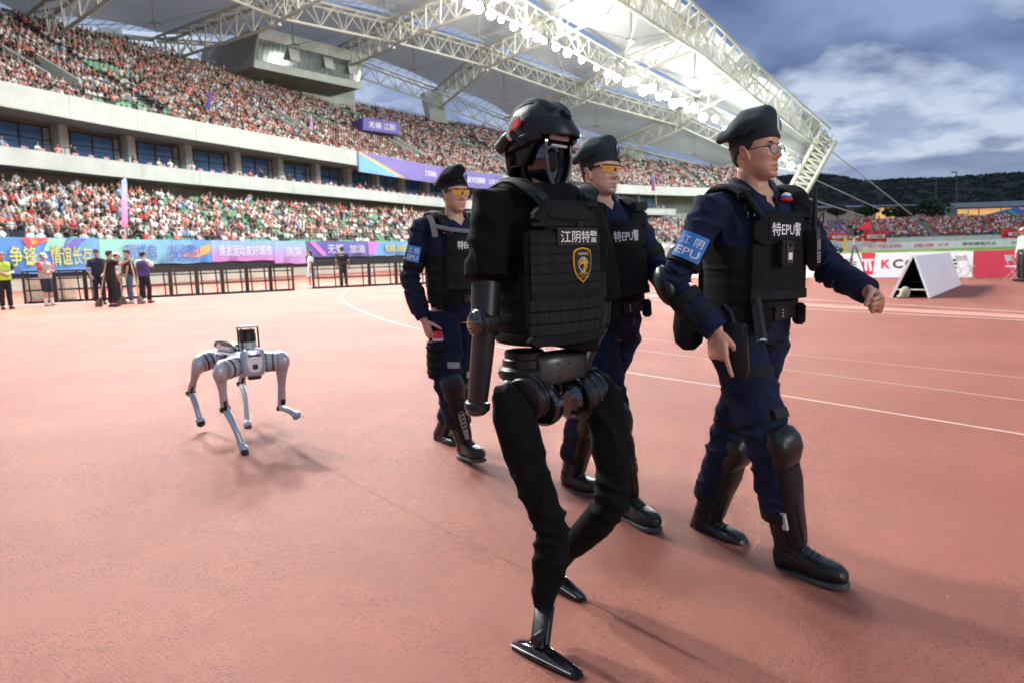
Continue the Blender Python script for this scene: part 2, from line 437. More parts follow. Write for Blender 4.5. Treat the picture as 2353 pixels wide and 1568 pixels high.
LOW_N0, LOW_Z0, LOW_D, LOW_R, LOW_K = -11.0, 2.3, .9, .33, 14
UP_N0, UP_Z0, UP_D, UP_R = .9, 13.3, .8, .45
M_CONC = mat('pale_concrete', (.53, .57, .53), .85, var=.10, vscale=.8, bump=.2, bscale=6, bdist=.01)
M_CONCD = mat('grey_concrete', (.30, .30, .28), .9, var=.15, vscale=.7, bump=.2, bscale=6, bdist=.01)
M_STEP = mat('terrace_concrete', (.33, .35, .33), .9, var=.15, vscale=1.5)
M_CURT = mat('curtained_glass', (.30, .36, .36), .25, var=.25, vscale=.8)
M_GLASS = mat('tinted_glass', (.07, .19, .42), .06, spec=.9, var=.2, vscale=.4)  # blue base colour raised to stand in for reflected sky
M_MULL = mat('dark_mullion', (.03, .035, .04), .5)
M_RAIL = mat('dark_rail', (.02, .022, .025), .5)
stand = empty('grandstand', S(60, 0, 0), label='curved two-tier concrete grandstand packed with spectators along the track', cat='grandstand')

def sweep(prof, s0=0, s1=None, step=2):
    """profile list of (n, z) -> strip swept along the stand"""
    s1 = NS - 1 if s1 is None else s1; b = MB(); ss = np.arange(s0, s1 + .01, step); k = len(prof); vs = []
    for s in ss:
        for n, z in prof: vs.append(S(s, n(s) if callable(n) else n, z(s) if callable(z) else z))
    b.add(vs, [(i * k + j, i * k + j + 1, (i + 1) * k + j + 1, (i + 1) * k + j) for i in range(len(ss) - 1) for j in range(k - 1)])
    return b
# lower terrace: stepped
pr = []
for k in range(LOW_K):
    n0 = LOW_N0 + k * LOW_D; z = LOW_Z0 + k * LOW_R; pr += [(n0, z), (n0 + LOW_D, z)]
sweep(pr).build('lower_terrace', M_STEP, stand, smooth=False)
sweep([(LOW_N0 - .02, 0), (LOW_N0 - .02, 2.65), (LOW_N0 + .2, 2.65), (LOW_N0 + .2, 2.2)]).build('front_wall', mat('wall_beige', (.52, .49, .40), .85, var=.1, vscale=.8), stand, smooth=False)
zt = LOW_Z0 + LOW_R * LOW_K
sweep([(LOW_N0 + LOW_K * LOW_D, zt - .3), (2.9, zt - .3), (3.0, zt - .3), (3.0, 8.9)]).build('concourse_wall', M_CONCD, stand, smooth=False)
# balcony: slab and parapet in panels
PN, POFF = 4.0, .012
def panels(name, n, z0, z1, th, m, s0, s1, length, parent):
    s = s0
    while s < s1 - .5:
        e = min(s + length, s1); b = MB(); rs = []
        for q in np.linspace(s + POFF, e - POFF, 4):
            rs.append([S(q, n, z0), S(q, n - .06, z1), S(q, n + th, z1), S(q, n + th, z0)])
        b.rings(rs).build(name, m, parent, smooth=False); s = e
s_gap = ssearch(34, 148.5)
panels('balcony_panel', 0, 8.35, 9.6, .25, M_CONC, 18, s_gap, 6.0, stand)
sweep([(.1, 8.9), (3.2, 8.9), (4.5, 8.9)], 18, s_gap).build('balcony_floor', M_CONCD, stand, smooth=False)
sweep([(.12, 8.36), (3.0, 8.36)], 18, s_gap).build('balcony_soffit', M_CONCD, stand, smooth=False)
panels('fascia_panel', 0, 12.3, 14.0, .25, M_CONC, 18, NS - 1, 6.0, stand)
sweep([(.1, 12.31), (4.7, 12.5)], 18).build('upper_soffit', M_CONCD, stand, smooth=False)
# glazed boxes: one window per half bay, columns between
s = 20.0; BAY = 6.0; NG = 4.3
while s < s_gap - BAY:
    for a, b_ in ((.55, 1.15), (1.2, 3.0), (3.05, 4.85), (4.9, 5.5)):
        w = MB(); q0, q1 = s + a, s + b_
        c = [S(q0, NG, 8.6), S(q1, NG, 8.6), S(q1, NG, 12.2), S(q0, NG, 12.2)]; nn = FR[int(s)][1] * .03
        w.hexa([p - nn for p in c], [p + nn for p in c])
        wo_ = w.build('window', M_GLASS if a in (1.2, 3.05) else M_CURT, stand, smooth=False)
        f = MB()
        for p, r in ((c[0], c[3]), (c[1], c[2]), (c[3], c[2])): f.tube([p - nn * 2, r - nn * 2], .05, 4)
        mz = (c[3] - c[0]) * .72; f.tube([c[0] + mz - nn * 2, c[1] + mz - nn * 2], .03, 4)
        f.build('window_frame', M_MULL, wo_, smooth=False)
    cb = MB(); cb.hexa([S(s - .36, 3.4, 8.5), S(s + .36, 3.4, 8.5), S(s + .36, NG + .3, 8.5), S(s - .36, NG + .3, 8.5)], [S(s - .36, 3.4, 12.45), S(s + .36, 3.4, 12.45), S(s + .36, NG + .3, 12.45), S(s - .36, NG + .3, 12.45)])
    cb.build('column', M_CONC, stand, smooth=False)
    s += BAY
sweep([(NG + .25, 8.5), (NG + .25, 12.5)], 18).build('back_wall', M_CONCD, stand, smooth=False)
# railing in front of the boxes
rb = MB()
for q in np.arange(19, s_gap - 1, 1.5): rb.tube([S(q, .3, 9.6), S(q, .3, 10.15)], .025, 4)
rb.tube([S(q, .3, 10.15) for q in np.arange(19, s_gap - 1, 3)], .03, 4); rb.build('balcony_rail', M_RAIL, stand, smooth=False)
rb = MB()
for q in np.arange(30, NS - 2, 2.0): rb.tube([S(q, .35, 13.9), S(q, .35, 14.9)], .03, 4)
for z in (14.5, 14.9): rb.tube([S(q, .35, z) for q in np.arange(30, NS - 2, 3)], .03, 4)
rb.build('upper_rail', M_RAIL, stand, smooth=False)
rb = MB()
for q in np.arange(16, NS - 2, 2.4): rb.tube([S(q, LOW_N0 + .1, 2.6), S(q, LOW_N0 + .1, 3.7)], .03, 4)
rb.tube([S(q, LOW_N0 + .1, 3.65) for q in np.arange(16, NS - 2, 2.4)], .022, 4)
rb.build('front_rail', M_RAIL, stand, smooth=False)
# upper terrace, as deep as the rim allows
def up_prof(nr):
    pr = [(.25, UP_Z0 - .3)]
    for k in range(nr): pr += [(UP_N0 + k * UP_D, UP_Z0 + k * UP_R), (UP_N0 + (k + 1) * UP_D, UP_Z0 + k * UP_R)]
    return pr
b = MB(); KM = 32
ss = np.arange(18, NS - .9, 2.0); vs = []
for s in ss:
    nr = rows_up(s)
    for k in range(KM):
        kk = min(k, nr); vs += [S(s, UP_N0 + kk * UP_D, UP_Z0 + kk * UP_R), S(s, UP_N0 + min(kk + 1, nr + 1) * UP_D, UP_Z0 + kk * UP_R)]
k = 2 * KM
b.add(vs, [(i * k + j, i * k + j + 1, (i + 1) * k + j + 1, (i + 1) * k + j) for i in range(len(ss) - 1) for j in range(k - 1)])
b.build('upper_terrace', M_STEP, stand, smooth=False)
sweep([(lambda s: UP_N0 + (rows_up(s) + 1) * UP_D, lambda s: UP_Z0 + rows_up(s) * UP_R - .5), (lambda s: UP_N0 + (rows_up(s) + 1) * UP_D + .1, lambda s: UP_Z0 + rows_up(s) * UP_R + .9),
       (lambda s: UP_N0 + (rows_up(s) + 1) * UP_D + .5, lambda s: UP_Z0 + rows_up(s) * UP_R + .9), (lambda s: UP_N0 + (rows_up(s) + 1) * UP_D + .5, 0)], 18).build('rear_wall', M_CONCD, stand, smooth=False)
# end wall of the stand, seen past the last officer
e = MB(); q = NS - 1.01
e.hexa([S(q, -11, 0), S(q, 14, 0), S(q - .8, 14, 0), S(q - .8, -11, 0)], [S(q, -11, 3.6), S(q, 14, 17), S(q - .8, 14, 17), S(q - .8, -11, 3.6)])
e.build('end_wall', M_CONC, stand, smooth=False)
# vomitory blocks in the upper tier: pale side walls of the gangways
for sx in (64, 92, 116, 138):
    v = MB()
    for d in (-1.3, 1.3):
        v.hexa([S(sx + d - .15, 5.3, UP_Z0 + 2), S(sx + d + .15, 5.3, UP_Z0 + 2), S(sx + d + .15, 10.5, UP_Z0 + 4.6), S(sx + d - .15, 10.5, UP_Z0 + 4.6)],
               [S(sx + d - .15, 5.3, UP_Z0 + 3.5), S(sx + d + .15, 5.3, UP_Z0 + 3.5), S(sx + d + .15, 10.5, UP_Z0 + 6.4), S(sx + d - .15, 10.5, UP_Z0 + 6.4)])
    v.build('gangway_wall', M_CONC, stand, smooth=False)
# ---- control booth on the rim
booth = empty('control_booth', P(650, 230, 112), label='grey concrete control booth jutting over the rim of the upper tier', cat='booth')
A, B_, C_, D_ = P(594, 62, 98), P(841, 127, 113), P(826, 206, 113), P(580, 155, 98)
bk = V((-11.5, 9.5, 0))
b = MB(); b.hexa([D_, C_, C_ + bk, D_ + bk], [A, B_, B_ + bk, A + bk]); b.build('booth_body', M_CONCD, booth, smooth=False, bevel=.05)
fx = (B_ - A).normalized(); fz = (A - D_).normalized(); fn = fx.cross(fz).normalized(); fn = fn if fn.y < 0 else -fn
def onface(u, v, o=.03): return D_.lerp(C_, u).lerp(A.lerp(B_, u), v) + fn * o
b = MB()
b.add([onface(0, .72), onface(1, .72), onface(1, 1), onface(0, 1), onface(0, .72, .3), onface(1, .72, .3), onface(1, 1, .3), onface(0, 1, .3)], [(0, 3, 2, 1), (4, 5, 6, 7), (0, 1, 5, 4), (1, 2, 6, 5), (2, 3, 7, 6), (3, 0, 4, 7)])
b.add([onface(0, 0), onface(1, 0), onface(1, .2), onface(0, .2), onface(0, 0, .3), onface(1, 0, .3), onface(1, .2, .3), onface(0, .2, .3)], [(0, 3, 2, 1), (4, 5, 6, 7), (0, 1, 5, 4), (1, 2, 6, 5), (2, 3, 7, 6), (3, 0, 4, 7)])
b.build('booth_band', M_CONC, booth, smooth=False)
MG2 = mat('booth_glass', (.16, .20, .20), .12, spec=.8, var=.3, vscale=.5)
for k in range(24):
    u0, u1 = .02 + k * .04, .02 + (k + 1) * .04 - .004; b = MB()
    b.add([onface(u0, .21), onface(u1, .21), onface(u1, .71), onface(u0, .71), onface(u0, .21, .08), onface(u1, .21, .08), onface(u1, .71, .08), onface(u0, .71, .08)], [(0, 3, 2, 1), (4, 5, 6, 7), (0, 1, 5, 4), (1, 2, 6, 5), (2, 3, 7, 6), (3, 0, 4, 7)])
    w_ = b.build('pane', MG2, booth, smooth=False)
for u0 in (.26, .58, .82):
    b = MB(); q = [onface(u0, .66, .1), onface(u0 + .09, .66, .1), onface(u0 + .09, .36, 1.0), onface(u0, .36, 1.0)]
    b.poly(q, fn, .08); b.build('open_window', M_CONC, booth, smooth=False)
b = MB(); q0, q1 = P(602, 172, 108), P(815, 216, 122); dn = V((0, 0, -4.2))
b.hexa([q0 + dn, q1 + dn, q1 + dn + bk, q0 + dn + bk], [q0 + V((0, 0, .3)), q1 + V((0, 0, .3)), q1 + bk, q0 + bk]); b.build('booth_neck', M_CONC, booth, smooth=False)
# ================================================================ CANOPY ROOF
roof = empty('canopy_roof', P(1007, 275, 135), label='white tensile membrane canopy on steel trusses over the grandstand', cat='roof')
NODES = {  # rear, mid, light beam, inner edge
 'Y': [(60, 60, 80), (330, -150, 62), (600, -450, 45), (800, -900, 34)],
 'A': [(365, 93, 99), (640, -12, 80), (900, -170, 58), (1150, -400, 45)],
 'B': [(765, 122, 118), (905, 52, 95), (1110, -45, 74), (1340, -180, 60)],
 'C': [(1007, 210, 135), (1118, 114, 112), (1259, 45, 94), (1480, -55, 80)],
 'D': [(1165, 275, 148), (1338, 197, 132), (1428, 141, 115), (1620, 60, 105)],
 'E': [(1407, 332, 160), (1563, 262, 150), (1600, 226, 138), (1725, 158, 127)],
 'T': [(1650, 392, 168), (1755, 352, 160), (1850, 368, 155), (1890, 298, 152)]}
ND = {k: [P(*q) for q in v] for k, v in NODES.items()}
ND['X'] = [ND['Y'][i] * 2 - ND['A'][i] for i in range(4)]
ND['X'] = [V((p.x, p.y, max(27, min(32, p.z)))) for p in ND['X']]
ND['W'] = [p * 2 - q for p, q in zip(ND['X'], ND['Y'])]
ND['W'] = [V((p.x, p.y, max(27, min(32, p.z)))) for p in ND['W']]
ORD = 'WXYABCDET'
M_STEEL = mat('white_steel', (.55, .54, .47), .5, var=.06, vscale=1)
M_MEMB = mat('white_membrane', (.55, .56, .55), .75, var=.07, vscale=.25, translucent=.32)
def truss(name, p, q, depth, width, parent, bays=None, r=.13, top=None, skip_web=False):
    p, q = V(p), V(q); L = (q - p).length; n = bays or max(3, int(L / 3.6)); t = (q - p).normalized()
    up = V((0, 0, 1)); up = (up - t * up.dot(t)).normalized(); sd = t.cross(up)
    ch = MB(); A_, B2, C2 = [], [], []
    for i in range(n + 1):
        c = p.lerp(q, i / n); A_.append(c + sd * width / 2); B2.append(c - sd * width / 2); C2.append(c - up * depth)
    for a in (A_, B2, C2): ch.tube([a[0], a[-1]], r, 6)
    o = ch.build(name, M_STEEL, parent)
    w = MB()
    for i in range(n):
        for a in (A_, B2):
            w.tube([a[i], C2[i].lerp(C2[i + 1], .5)], r * .5, 4); w.tube([C2[i].lerp(C2[i + 1], .5), a[i + 1]], r * .5, 4)
        w.tube([A_[i], B2[i + 1]], r * .45, 4)
    w.build('truss_web', M_STEEL, o)
    return o
for k in ORD:
    for i in range(3): truss('radial_truss', ND[k][i], ND[k][i + 1], 2.6 if i else 3.0, 1.8, roof, r=.20)
for i, j in zip(ORD[:-1], ORD[1:]):
    for r_ in range(4):
        truss('edge_truss' if r_ == 3 else 'long_truss', ND[i][r_], ND[j][r_], 4.2 if r_ == 3 else 2.4, 3.0 if r_ == 3 else 1.6, roof, r=.22 if r_ == 3 else .15, bays=max(3, int((ND[j][r_] - ND[i][r_]).length / (4.6 if r_ == 3 else 3.4))))
# membrane fields, edges pulled in by arcs so lens-shaped rooflights stay open between them
def cell_pt(c, u, v): return c[0].lerp(c[1], u).lerp(c[3].lerp(c[2], u), v)
M_LENS = mat('clear_rooflight', (.80, .86, .95), .4, translucent=.85, alpha=.8)
for i, j in zip(ORD[:-1], ORD[1:]):
    for r_ in range(3):
        c = [ND[i][r_], ND[j][r_], ND[j][r_ + 1], ND[i][r_ + 1]]; b = MB(); n = 14; vs = []
        cut0 = .10 if r_ in (0, 1) else .05; cut1 = .10 if r_ in (0,) else .05
        for a in range(n + 1):
            for e_ in range(n + 1):
                u, v = a / n, e_ / n
                arch = 4 * u * (1 - u)
                vv = cut0 * arch * .8 + v * (1 - cut0 * arch * .8 - cut1 * arch * .8)
                q = cell_pt(c, u, vv); q = q + V((0, 0, 1.0 + 1.6 * (1 - 4 * (u - .5) ** 2) * (1 - 4 * (v - .5) ** 2) - 1.2 * abs(u - .5) * 2 * (4 * v * (1 - v)) * .6))
                vs.append(q)
        b.add(vs, [(a * (n + 1) + e_, (a + 1) * (n + 1) + e_, (a + 1) * (n + 1) + e_ + 1, a * (n + 1) + e_ + 1) for a in range(n) for e_ in range(n)])
        b.build('membrane_panel', M_MEMB, roof)
        # flying mast: strut under the middle of the field with a small spider foot and four stays
        if i in 'YABCDE':
            mm = MB(); m0 = cell_pt(c, .5, .5) + V((0, 0, 2.3)); m1 = m0 - V((0, 0, 4.2)); mm.tube([m0, m1], .10, 6)
            for a in range(4):
                d = (c[a] - m1); d.z = 0; d.normalize(); mm.tube([m1 + V((0, 0, .3)), m1 + d * .9 - V((0, 0, .15))], .07, 4); mm.tube([m1, c[a]], .035, 4)
            mm.build('flying_mast', mat('stay_grey', (.22, .23, .23), .5), roof)
        # rooflight between this field and the next one back
        if r_ < 2:
            for side in ((0,) if r_ == 0 else (0,)):
                lens = MB(); pa, pb = [], []
                for a in range(13):
                    u = a / 12; arch = 4 * u * (1 - u); pa.append(cell_pt(c, u, .10 * arch * .8) + V((0, 0, 1.0))); pb.append(cell_pt(c, u, -.04 * arch) + V((0, 0, 1.0)))
                lens.add(pa + pb, [(a, a + 1, a + 14, a + 13) for a in range(12)]); lo = lens.build('rooflight', M_LENS, roof)
                rbm = MB()
                for a in range(1, 12): rbm.tube([pa[a], pb[a]], .06, 4)
                rbm.build('rooflight_rib', M_STEEL, lo)
# raking concrete fins that carry the rear nodes
def fin(px0, px1, px2, px3, d0, d1, th):
    b = MB(); a = [P(*px0, d0), P(*px1, d0), P(*px2, d1), P(*px3, d1)]; bk = V((-.45, .9, 0)) * th
    b.hexa([a[3], a[2], a[2] + bk, a[3] + bk], [a[0], a[1], a[1] + bk, a[0] + bk]); return b.build('fin_column', M_CONC, roof, smooth=False)
fin((195, -30), (245, -40), (296, 125), (235, 105), 95, 96, 3.0)
fin((974, 212), (1010, 208), (1030, 285), (990, 278), 137, 138, 2.2)
fin((1440, 338), (1472, 334), (1490, 396), (1452, 392), 162, 163, 2.2)
# raking end strut and the stay cables beyond the tip
b = MB(); p0, p1 = ND['T'][3], P(1800, 470, 158); truss('end_strut', p0 + V((0, 0, -1)), p1, 3.2, 2.6, roof, r=.50, bays=12)
M_CAB = mat('stay_cable', (.55, .55, .52), .5)
for a, c in (((1889, 331, 152), (2094, 494, 185)), ((1858, 407, 154), (2026, 484, 186)), ((1830, 448, 156), (1984, 497, 186))):
    b = MB(); b.tube([P(*a), P(*c)], .12, 6); b.build('stay_cable', M_CAB, roof)
# ---- floodlights along the light beam
M_LAMP = mat('lamp_glow', (1, 1, .98), .4, emit=160., ecol=(.93, 1, .98))
M_LAMP.cycles.emission_sampling = 'NONE'
M_LHOUS = mat('lamp_housing', (.25, .26, .26), .5, metal=.5)
fl_b = MB(); fl_b.tube([(0, 0, .25), (0, 0, .12), (0, 0, -.1)], [.18, .42, .50], 12); fl_b.box((0, 0, .42), (.12, .12, .4))
fl_me = fl_b.mesh('floodlight'); fl_me.materials.append(M_LHOUS)
fd_b = MB(); fd_b.tube([(0, 0, -.101), (0, 0, -.13)], [.46, .42], 12); fd_me = fd_b.mesh('lamp'); fd_me.materials.append(M_LAMP)
BEAM = []
for i, j in zip(ORD[:-1], ORD[1:]):
    for q in range(10 if i in 'DE' else 6):
        if i in 'DE': BEAM.append((ND[i][2].lerp(ND[j][2], (q + .5) / 10) + V((.0, .0, .9 * (q % 2))), i))  # extra, larger lamps added in these bays to imitate the bank's glare
        else: BEAM.append((ND[i][2].lerp(ND[j][2], (q + .5 + .2 * math.sin(q * 5)) / 6), i))
for bi, (p, i) in enumerate(reversed(BEAM)):
    p = p + V((0, 0, -2.9)); tgt = V((p.x * .55 + 14, p.y * .45 - 4, 0)) - p; M_ = tgt.to_track_quat('-Z', 'Y')
    o = tag(bpy.data.objects.new('floodlight', fl_me), f'lit round floodlight in the row under the canopy, {nth(bi + 1)} from the far tip', 'floodlight', 'floodlights under the canopy'); COL.objects.link(o)
    o.location = p; o.rotation_mode = 'QUATERNION'; o.rotation_quaternion = M_
    sz_ = (.62 + .5 * abs(math.sin(bi * 2.3))) * (1.5 if i in 'DE' else 1); o.scale = (sz_, sz_, sz_)
    l = bpy.data.objects.new('lamp', fd_me); COL.objects.link(l); l.parent = o
FLOOD = [('W', 1.0), ('X', .35), ('X', 1.0), ('Y', .6), ('A', .3), ('B', .3), ('C', .5), ('D', .5), ('E', .6)]
def flood(k, i, energy, spot=True):
    j = ORD[ORD.index(k) + 1]; p = ND[k][2].lerp(ND[j][2], i) + V((0, 0, -3.6))
    ld = bpy.data.lights.new('flood_beam', 'SPOT'); ld.energy = energy; ld.spot_size = R(150); ld.spot_blend = .6; ld.shadow_soft_size = 1.3; ld.color = (1, .995, .98)
    lo = bpy.data.objects.new('flood_beam', ld); COL.objects.link(lo); lo.location = p
    tgt = V((p.x * .4 + 8, p.y * .35, 0)) - p; lo.rotation_mode = 'QUATERNION'; lo.rotation_quaternion = tgt.to_track_quat('-Z', 'Y')
for k, i, e_ in (('W', .45, 1.9), ('X', .15, 2.0), ('X', .8, .9), ('Y', .5, .5), ('A', .5, .45), ('B', .5, .5), ('C', .5, .6), ('D', .5, .6), ('E', .5, .6)):
    flood(k, i, e_ * 15500)
# spill on the canopy and the crowd
for k, i, e_ in (('X', .9, 1.2), ('Y', .6, 1.6), ('A', .5, 1.8), ('B', .5, 1.6), ('C', .3, 1.4), ('D', .1, .8), ('D', .8, 1.0), ('E', .35, 1.1), ('E', .75, .6)):
    j = ORD[ORD.index(k) + 1]; p = ND[k][2].lerp(ND[j][2], i) + V((0, 0, -4.5))
    ld = bpy.data.lights.new('flood_spill', 'POINT'); ld.energy = e_ * 3000; ld.shadow_soft_size = 1.0; ld.color = (.97, 1, .96)
    lo = bpy.data.objects.new('flood_spill', ld); COL.objects.link(lo); lo.location = p
# ================================================================ SPECTATORS AND SEATS
def tmpl(parts):
    """parts: list of (verts, faces, material slot) -> arrays"""
    v, f, s = [], [], []
    for vs, fs, m in parts:
        o = len(v); v += vs; f += [tuple(o + i for i in q) for q in fs]; s += [m] * len(fs)
    return np.array(v, np.float32), f, s
def prism(n, secs):
    vs = []; fs = []
    for cx, cy, z, a, b in secs:
        for k in range(n):
            t = 2 * math.pi * (k + .5) / n; vs.append((cx + a * math.cos(t), cy + b * math.sin(t), z))
    for i in range(len(secs) - 1):
        for k in range(n): q = (k + 1) % n; fs.append((i * n + k, i * n + q, (i + 1) * n + q, (i + 1) * n + k))
    fs.append(tuple(reversed(range(n)))); fs.append(tuple((len(secs) - 1) * n + k for k in range(n))); return vs, fs
def limb4(p, q, r):
    b = MB(); b.tube([p, q], r, 4); return b.v, b.f
# local: y towards the pitch, z up; slots 0 shirt 1 skin 2 hair 3 trousers
def spectator(kind, fine):
    n = 8 if fine else 6; up = 0 if kind == 'sit' else .42; z = up
    P_ = [(*prism(n, [(0, .02, .40 + z, .17, .13), (0, 0, .62 + z, .18, .12), (0, -.02, .86 + z, .215, .12), (0, -.02, .95 + z, .12, .08)]), 0),
          (*prism(n, [(0, 0, .94 + z, .05, .05), (0, .01, 1.01 + z, .07, .08), (0, .015, 1.10 + z, .085, .10), (0, .01, 1.17 + z, .075, .085)]), 1),
          (*prism(n, [(0, -.03, 1.05 + z, .080, .075), (0, -.015, 1.14 + z, .092, .105), (0, 0, 1.20 + z, .065, .075)]), 2)]
    if kind == 'sit':
        P_ += [(*limb4((-.10, 0, .46), (-.12, .42, .48), .085), 3), (*limb4((.10, 0, .46), (.12, .42, .48), .085), 3)]
        if fine: P_ += [(*limb4((-.12, .42, .50), (-.12, .44, .05), .06), 3), (*limb4((.12, .42, .50), (.12, .44, .05), .06), 3)]
        P_ += [(*limb4((-.21, 0, .86), (-.23, .14, .60), .05), 0), (*limb4((.21, 0, .86), (.23, .14, .60), .05), 0), (*limb4((-.23, .14, .60), (-.10, .32, .66), .04), 1), (*limb4((.23, .14, .60), (.10, .32, .66), .04), 1)]
    else:
        P_ += [(*limb4((-.09, 0, .88), (-.10, 0, .02), .085), 3), (*limb4((.09, 0, .88), (.10, 0, .02), .085), 3)]
        a = ((-.22, 0, 1.28), (-.27, .08, 1.02)); P_ += [(*limb4(*a, .05), 0), (*limb4(a[1], (-.16, .25, 1.10), .04), 1)]
        if kind == 'wave': P_ += [(*limb4((.22, 0, 1.28), (.30, .10, 1.45), .05), 0), (*limb4((.30, .10, 1.45), (.26, .14, 1.75), .04), 1)]
        else: P_ += [(*limb4((.22, 0, 1.28), (.27, .08, 1.02), .05), 0), (*limb4((.27, .08, 1.02), (.12, .28, 1.16), .04), 1)]
    return tmpl(P_)
T_FAR = {k: spectator(k, False) for k in ('sit', 'stand', 'wave')}
T_NEAR = {k: spectator(k, True) for k in ('sit', 'stand', 'wave')}
PAL_W = [((.88, .27, .20), 13, 'coral'), ((.84, .84, .82), 31, 'white'), ((.020, .021, .024), 21, 'black'), ((.05, .05, .055), 6, 'charcoal'), ((.86, .44, .46), 8, 'pink'), ((.55, .50, .42), 5, 'beige'), ((.10, .13, .20), 5, 'navy'), ((.32, .48, .70), 6, 'light blue'), ((.60, .03, .04), 3, 'red'), ((.30, .20, .14), 1, 'brown')]
PAL_E = [((.55, .03, .035), 30, 'red'), ((.66, .64, .62), 26, 'white'), ((.03, .03, .035), 20, 'black'), ((.42, .14, .13), 12, 'faded red'), ((.10, .16, .50), 6, 'blue')]
PAL_B = [((.09, .16, .52), 40, 'blue'), ((.62, .64, .68), 25, 'white'), ((.03, .03, .035), 15, 'black'), ((.50, .06, .06), 14, 'red')]
def pick(pal):
    w = np.array([p[1] for p in pal], float); return pal[rng.choice(len(pal), p=w / w.sum())]
SKINS = [(.50, .29, .20), (.58, .35, .25), (.42, .24, .16)]; HAIRS = [(.012, .011, .010), (.02, .015, .012), (.015, .012, .012)]
PANTS = [(.02, .022, .03), (.05, .06, .09), (.10, .10, .10), (.25, .23, .2)]
people = []                                   # (pos, angle, kind, shirt, shirt name, skin, hair, pants, scale, row, tier)
seats = []
def place(p, face, pal, row, tier, stand=.10, hat=.06):
    c, _, nm = pick(pal); v = rng.uniform(.75, 1.15); r = rng.random()
    kind = 'sit' if r > stand else ('wave' if r < stand * .25 else 'stand')
    hair = HAIRS[rng.integers(3)] if rng.random() > hat else (.65, .62, .58)
    people.append((p, math.atan2(face.y, face.x) - math.pi / 2 + rng.normal(0, .25), kind, tuple(min(.85, q * v) for q in c), nm, SKINS[rng.integers(3)], hair, PANTS[rng.integers(4)], rng.uniform(.93, 1.06), row, tier))
def empty_zone(s, k, up):
    n = noise.noise(V((s * .10, k * .22, 5.3 if up else 1.7)))
    return n
SP = .53
for k in range(LOW_K):
    for s in np.arange(17, NS - 3, SP):
        if 1.3 < (s % 23) < 2.7: continue                                   # stair gangways
        p = S(s, LOW_N0 + k * LOW_D + (.66 if k == 0 else .45), LOW_Z0 + k * LOW_R); x, y, d = proj(p)
        if d < 3 or x < -40 or x > 1880: continue
        f = -FR[int(s)][1]; e = empty_zone(s, k, False); occ = .95 - (.20 if 66 < s < 100 else 0) - max(0, e) * .35 - (.35 if k == 0 else 0)
        if rng.random() < occ: place(p + V((rng.normal(0, .04), rng.normal(0, .05), 0)), f, PAL_W, k + 1, 'lower', .14 if k > LOW_K - 4 else .07)
        else: seats.append((p, math.atan2(f.y, f.x) - math.pi / 2, 'lower', k + 1))
for k in range(32):
    for s in np.arange(18, NS - 3, SP):
        if k >= rows_up(s) or 1.3 < (s % 23) < 2.7: continue
        if k in range(5, 11) and any(abs(s - q) < 1.2 for q in (64, 92, 116, 138)): continue
        p = S(s, UP_N0 + k * UP_D + .3, UP_Z0 + k * UP_R); x, y, d = proj(p)
        if x < -30 or x > 1880 or y < -60: continue
        f = -FR[int(s)][1]; e = empty_zone(s, k, True); occ = .985 - max(0, e - .36) * 3.2 - (.5 if s > ssearch(40, 151) and (s % 9) < 1.6 else 0)
        if rng.random() < occ: place(p + V((rng.normal(0, .04), rng.normal(0, .05), 0)), f, PAL_W, k + 1, 'upper', .06)
        else: seats.append((p, math.atan2(f.y, f.x) - math.pi / 2, 'upper', k + 1))
# people on the balcony in front of the boxes
for s in np.arange(20, s_gap - 2, .9):
    p = S(s, 1.0 + rng.uniform(0, 1.2), 8.92); x, y, d = proj(p)
    if 0 < x < 1600:
        r = rng.random(); f = -FR[int(s)][1]
        if r < .40: place(p, f, PAL_W, 0, 'balcony', .75)
# the low open terrace at the far end of the ground
EA, EB = P(1836, 557, 160), P(2480, 552, 152); EA.z = EB.z = 0; ED = (EB - EA).normalized(); EN = V((-ED.y, ED.x, 0)); EL = (EB - EA).length
E_Z0, E_D, E_R, E_K = 2.6, .85, .30, 13
for k in range(E_K):
    for s in np.arange(.5, EL - .5, SP):
        p = EA + ED * s + EN * (.5 + k * E_D) + V((0, 0, E_Z0 + k * E_R)); x, y, d = proj(p)
        if x > 2400 or 1.5 < (s % 26) < 3.0: continue
        if rng.random() < .95:
            blue = x < 1990 - k * 4 + 40 * noise.noise(V((s * .2, k * .3, 0))); place(p + V((rng.normal(0, .05), rng.normal(0, .05), 0)), -EN, PAL_B if blue else PAL_E, k + 1, 'east', .12)
        else: seats.append((p, math.atan2(-EN.y, -EN.x) - math.pi / 2, 'east', k + 1))
def hidden(x, y):
    return (900 < x < 1110 and y > 380) or (1075 < x < 1410 and y > 228) or (1310 < x < 1460 and y > 310) or (1530 < x < 1880 and y > 250)
info = []
for i, q in enumerate(people):
    x, y, d = proj(q[0] + V((0, 0, .8)))
    vis = 4 < x < 2348 and 4 < y < (560 if q[10] != 'lower' else 552) and not hidden(x, y)
    info.append((0 if vis else 1, d, i, x))
near = [i for _, d, i, x in sorted(info)[:295]]; nearset = set(near)
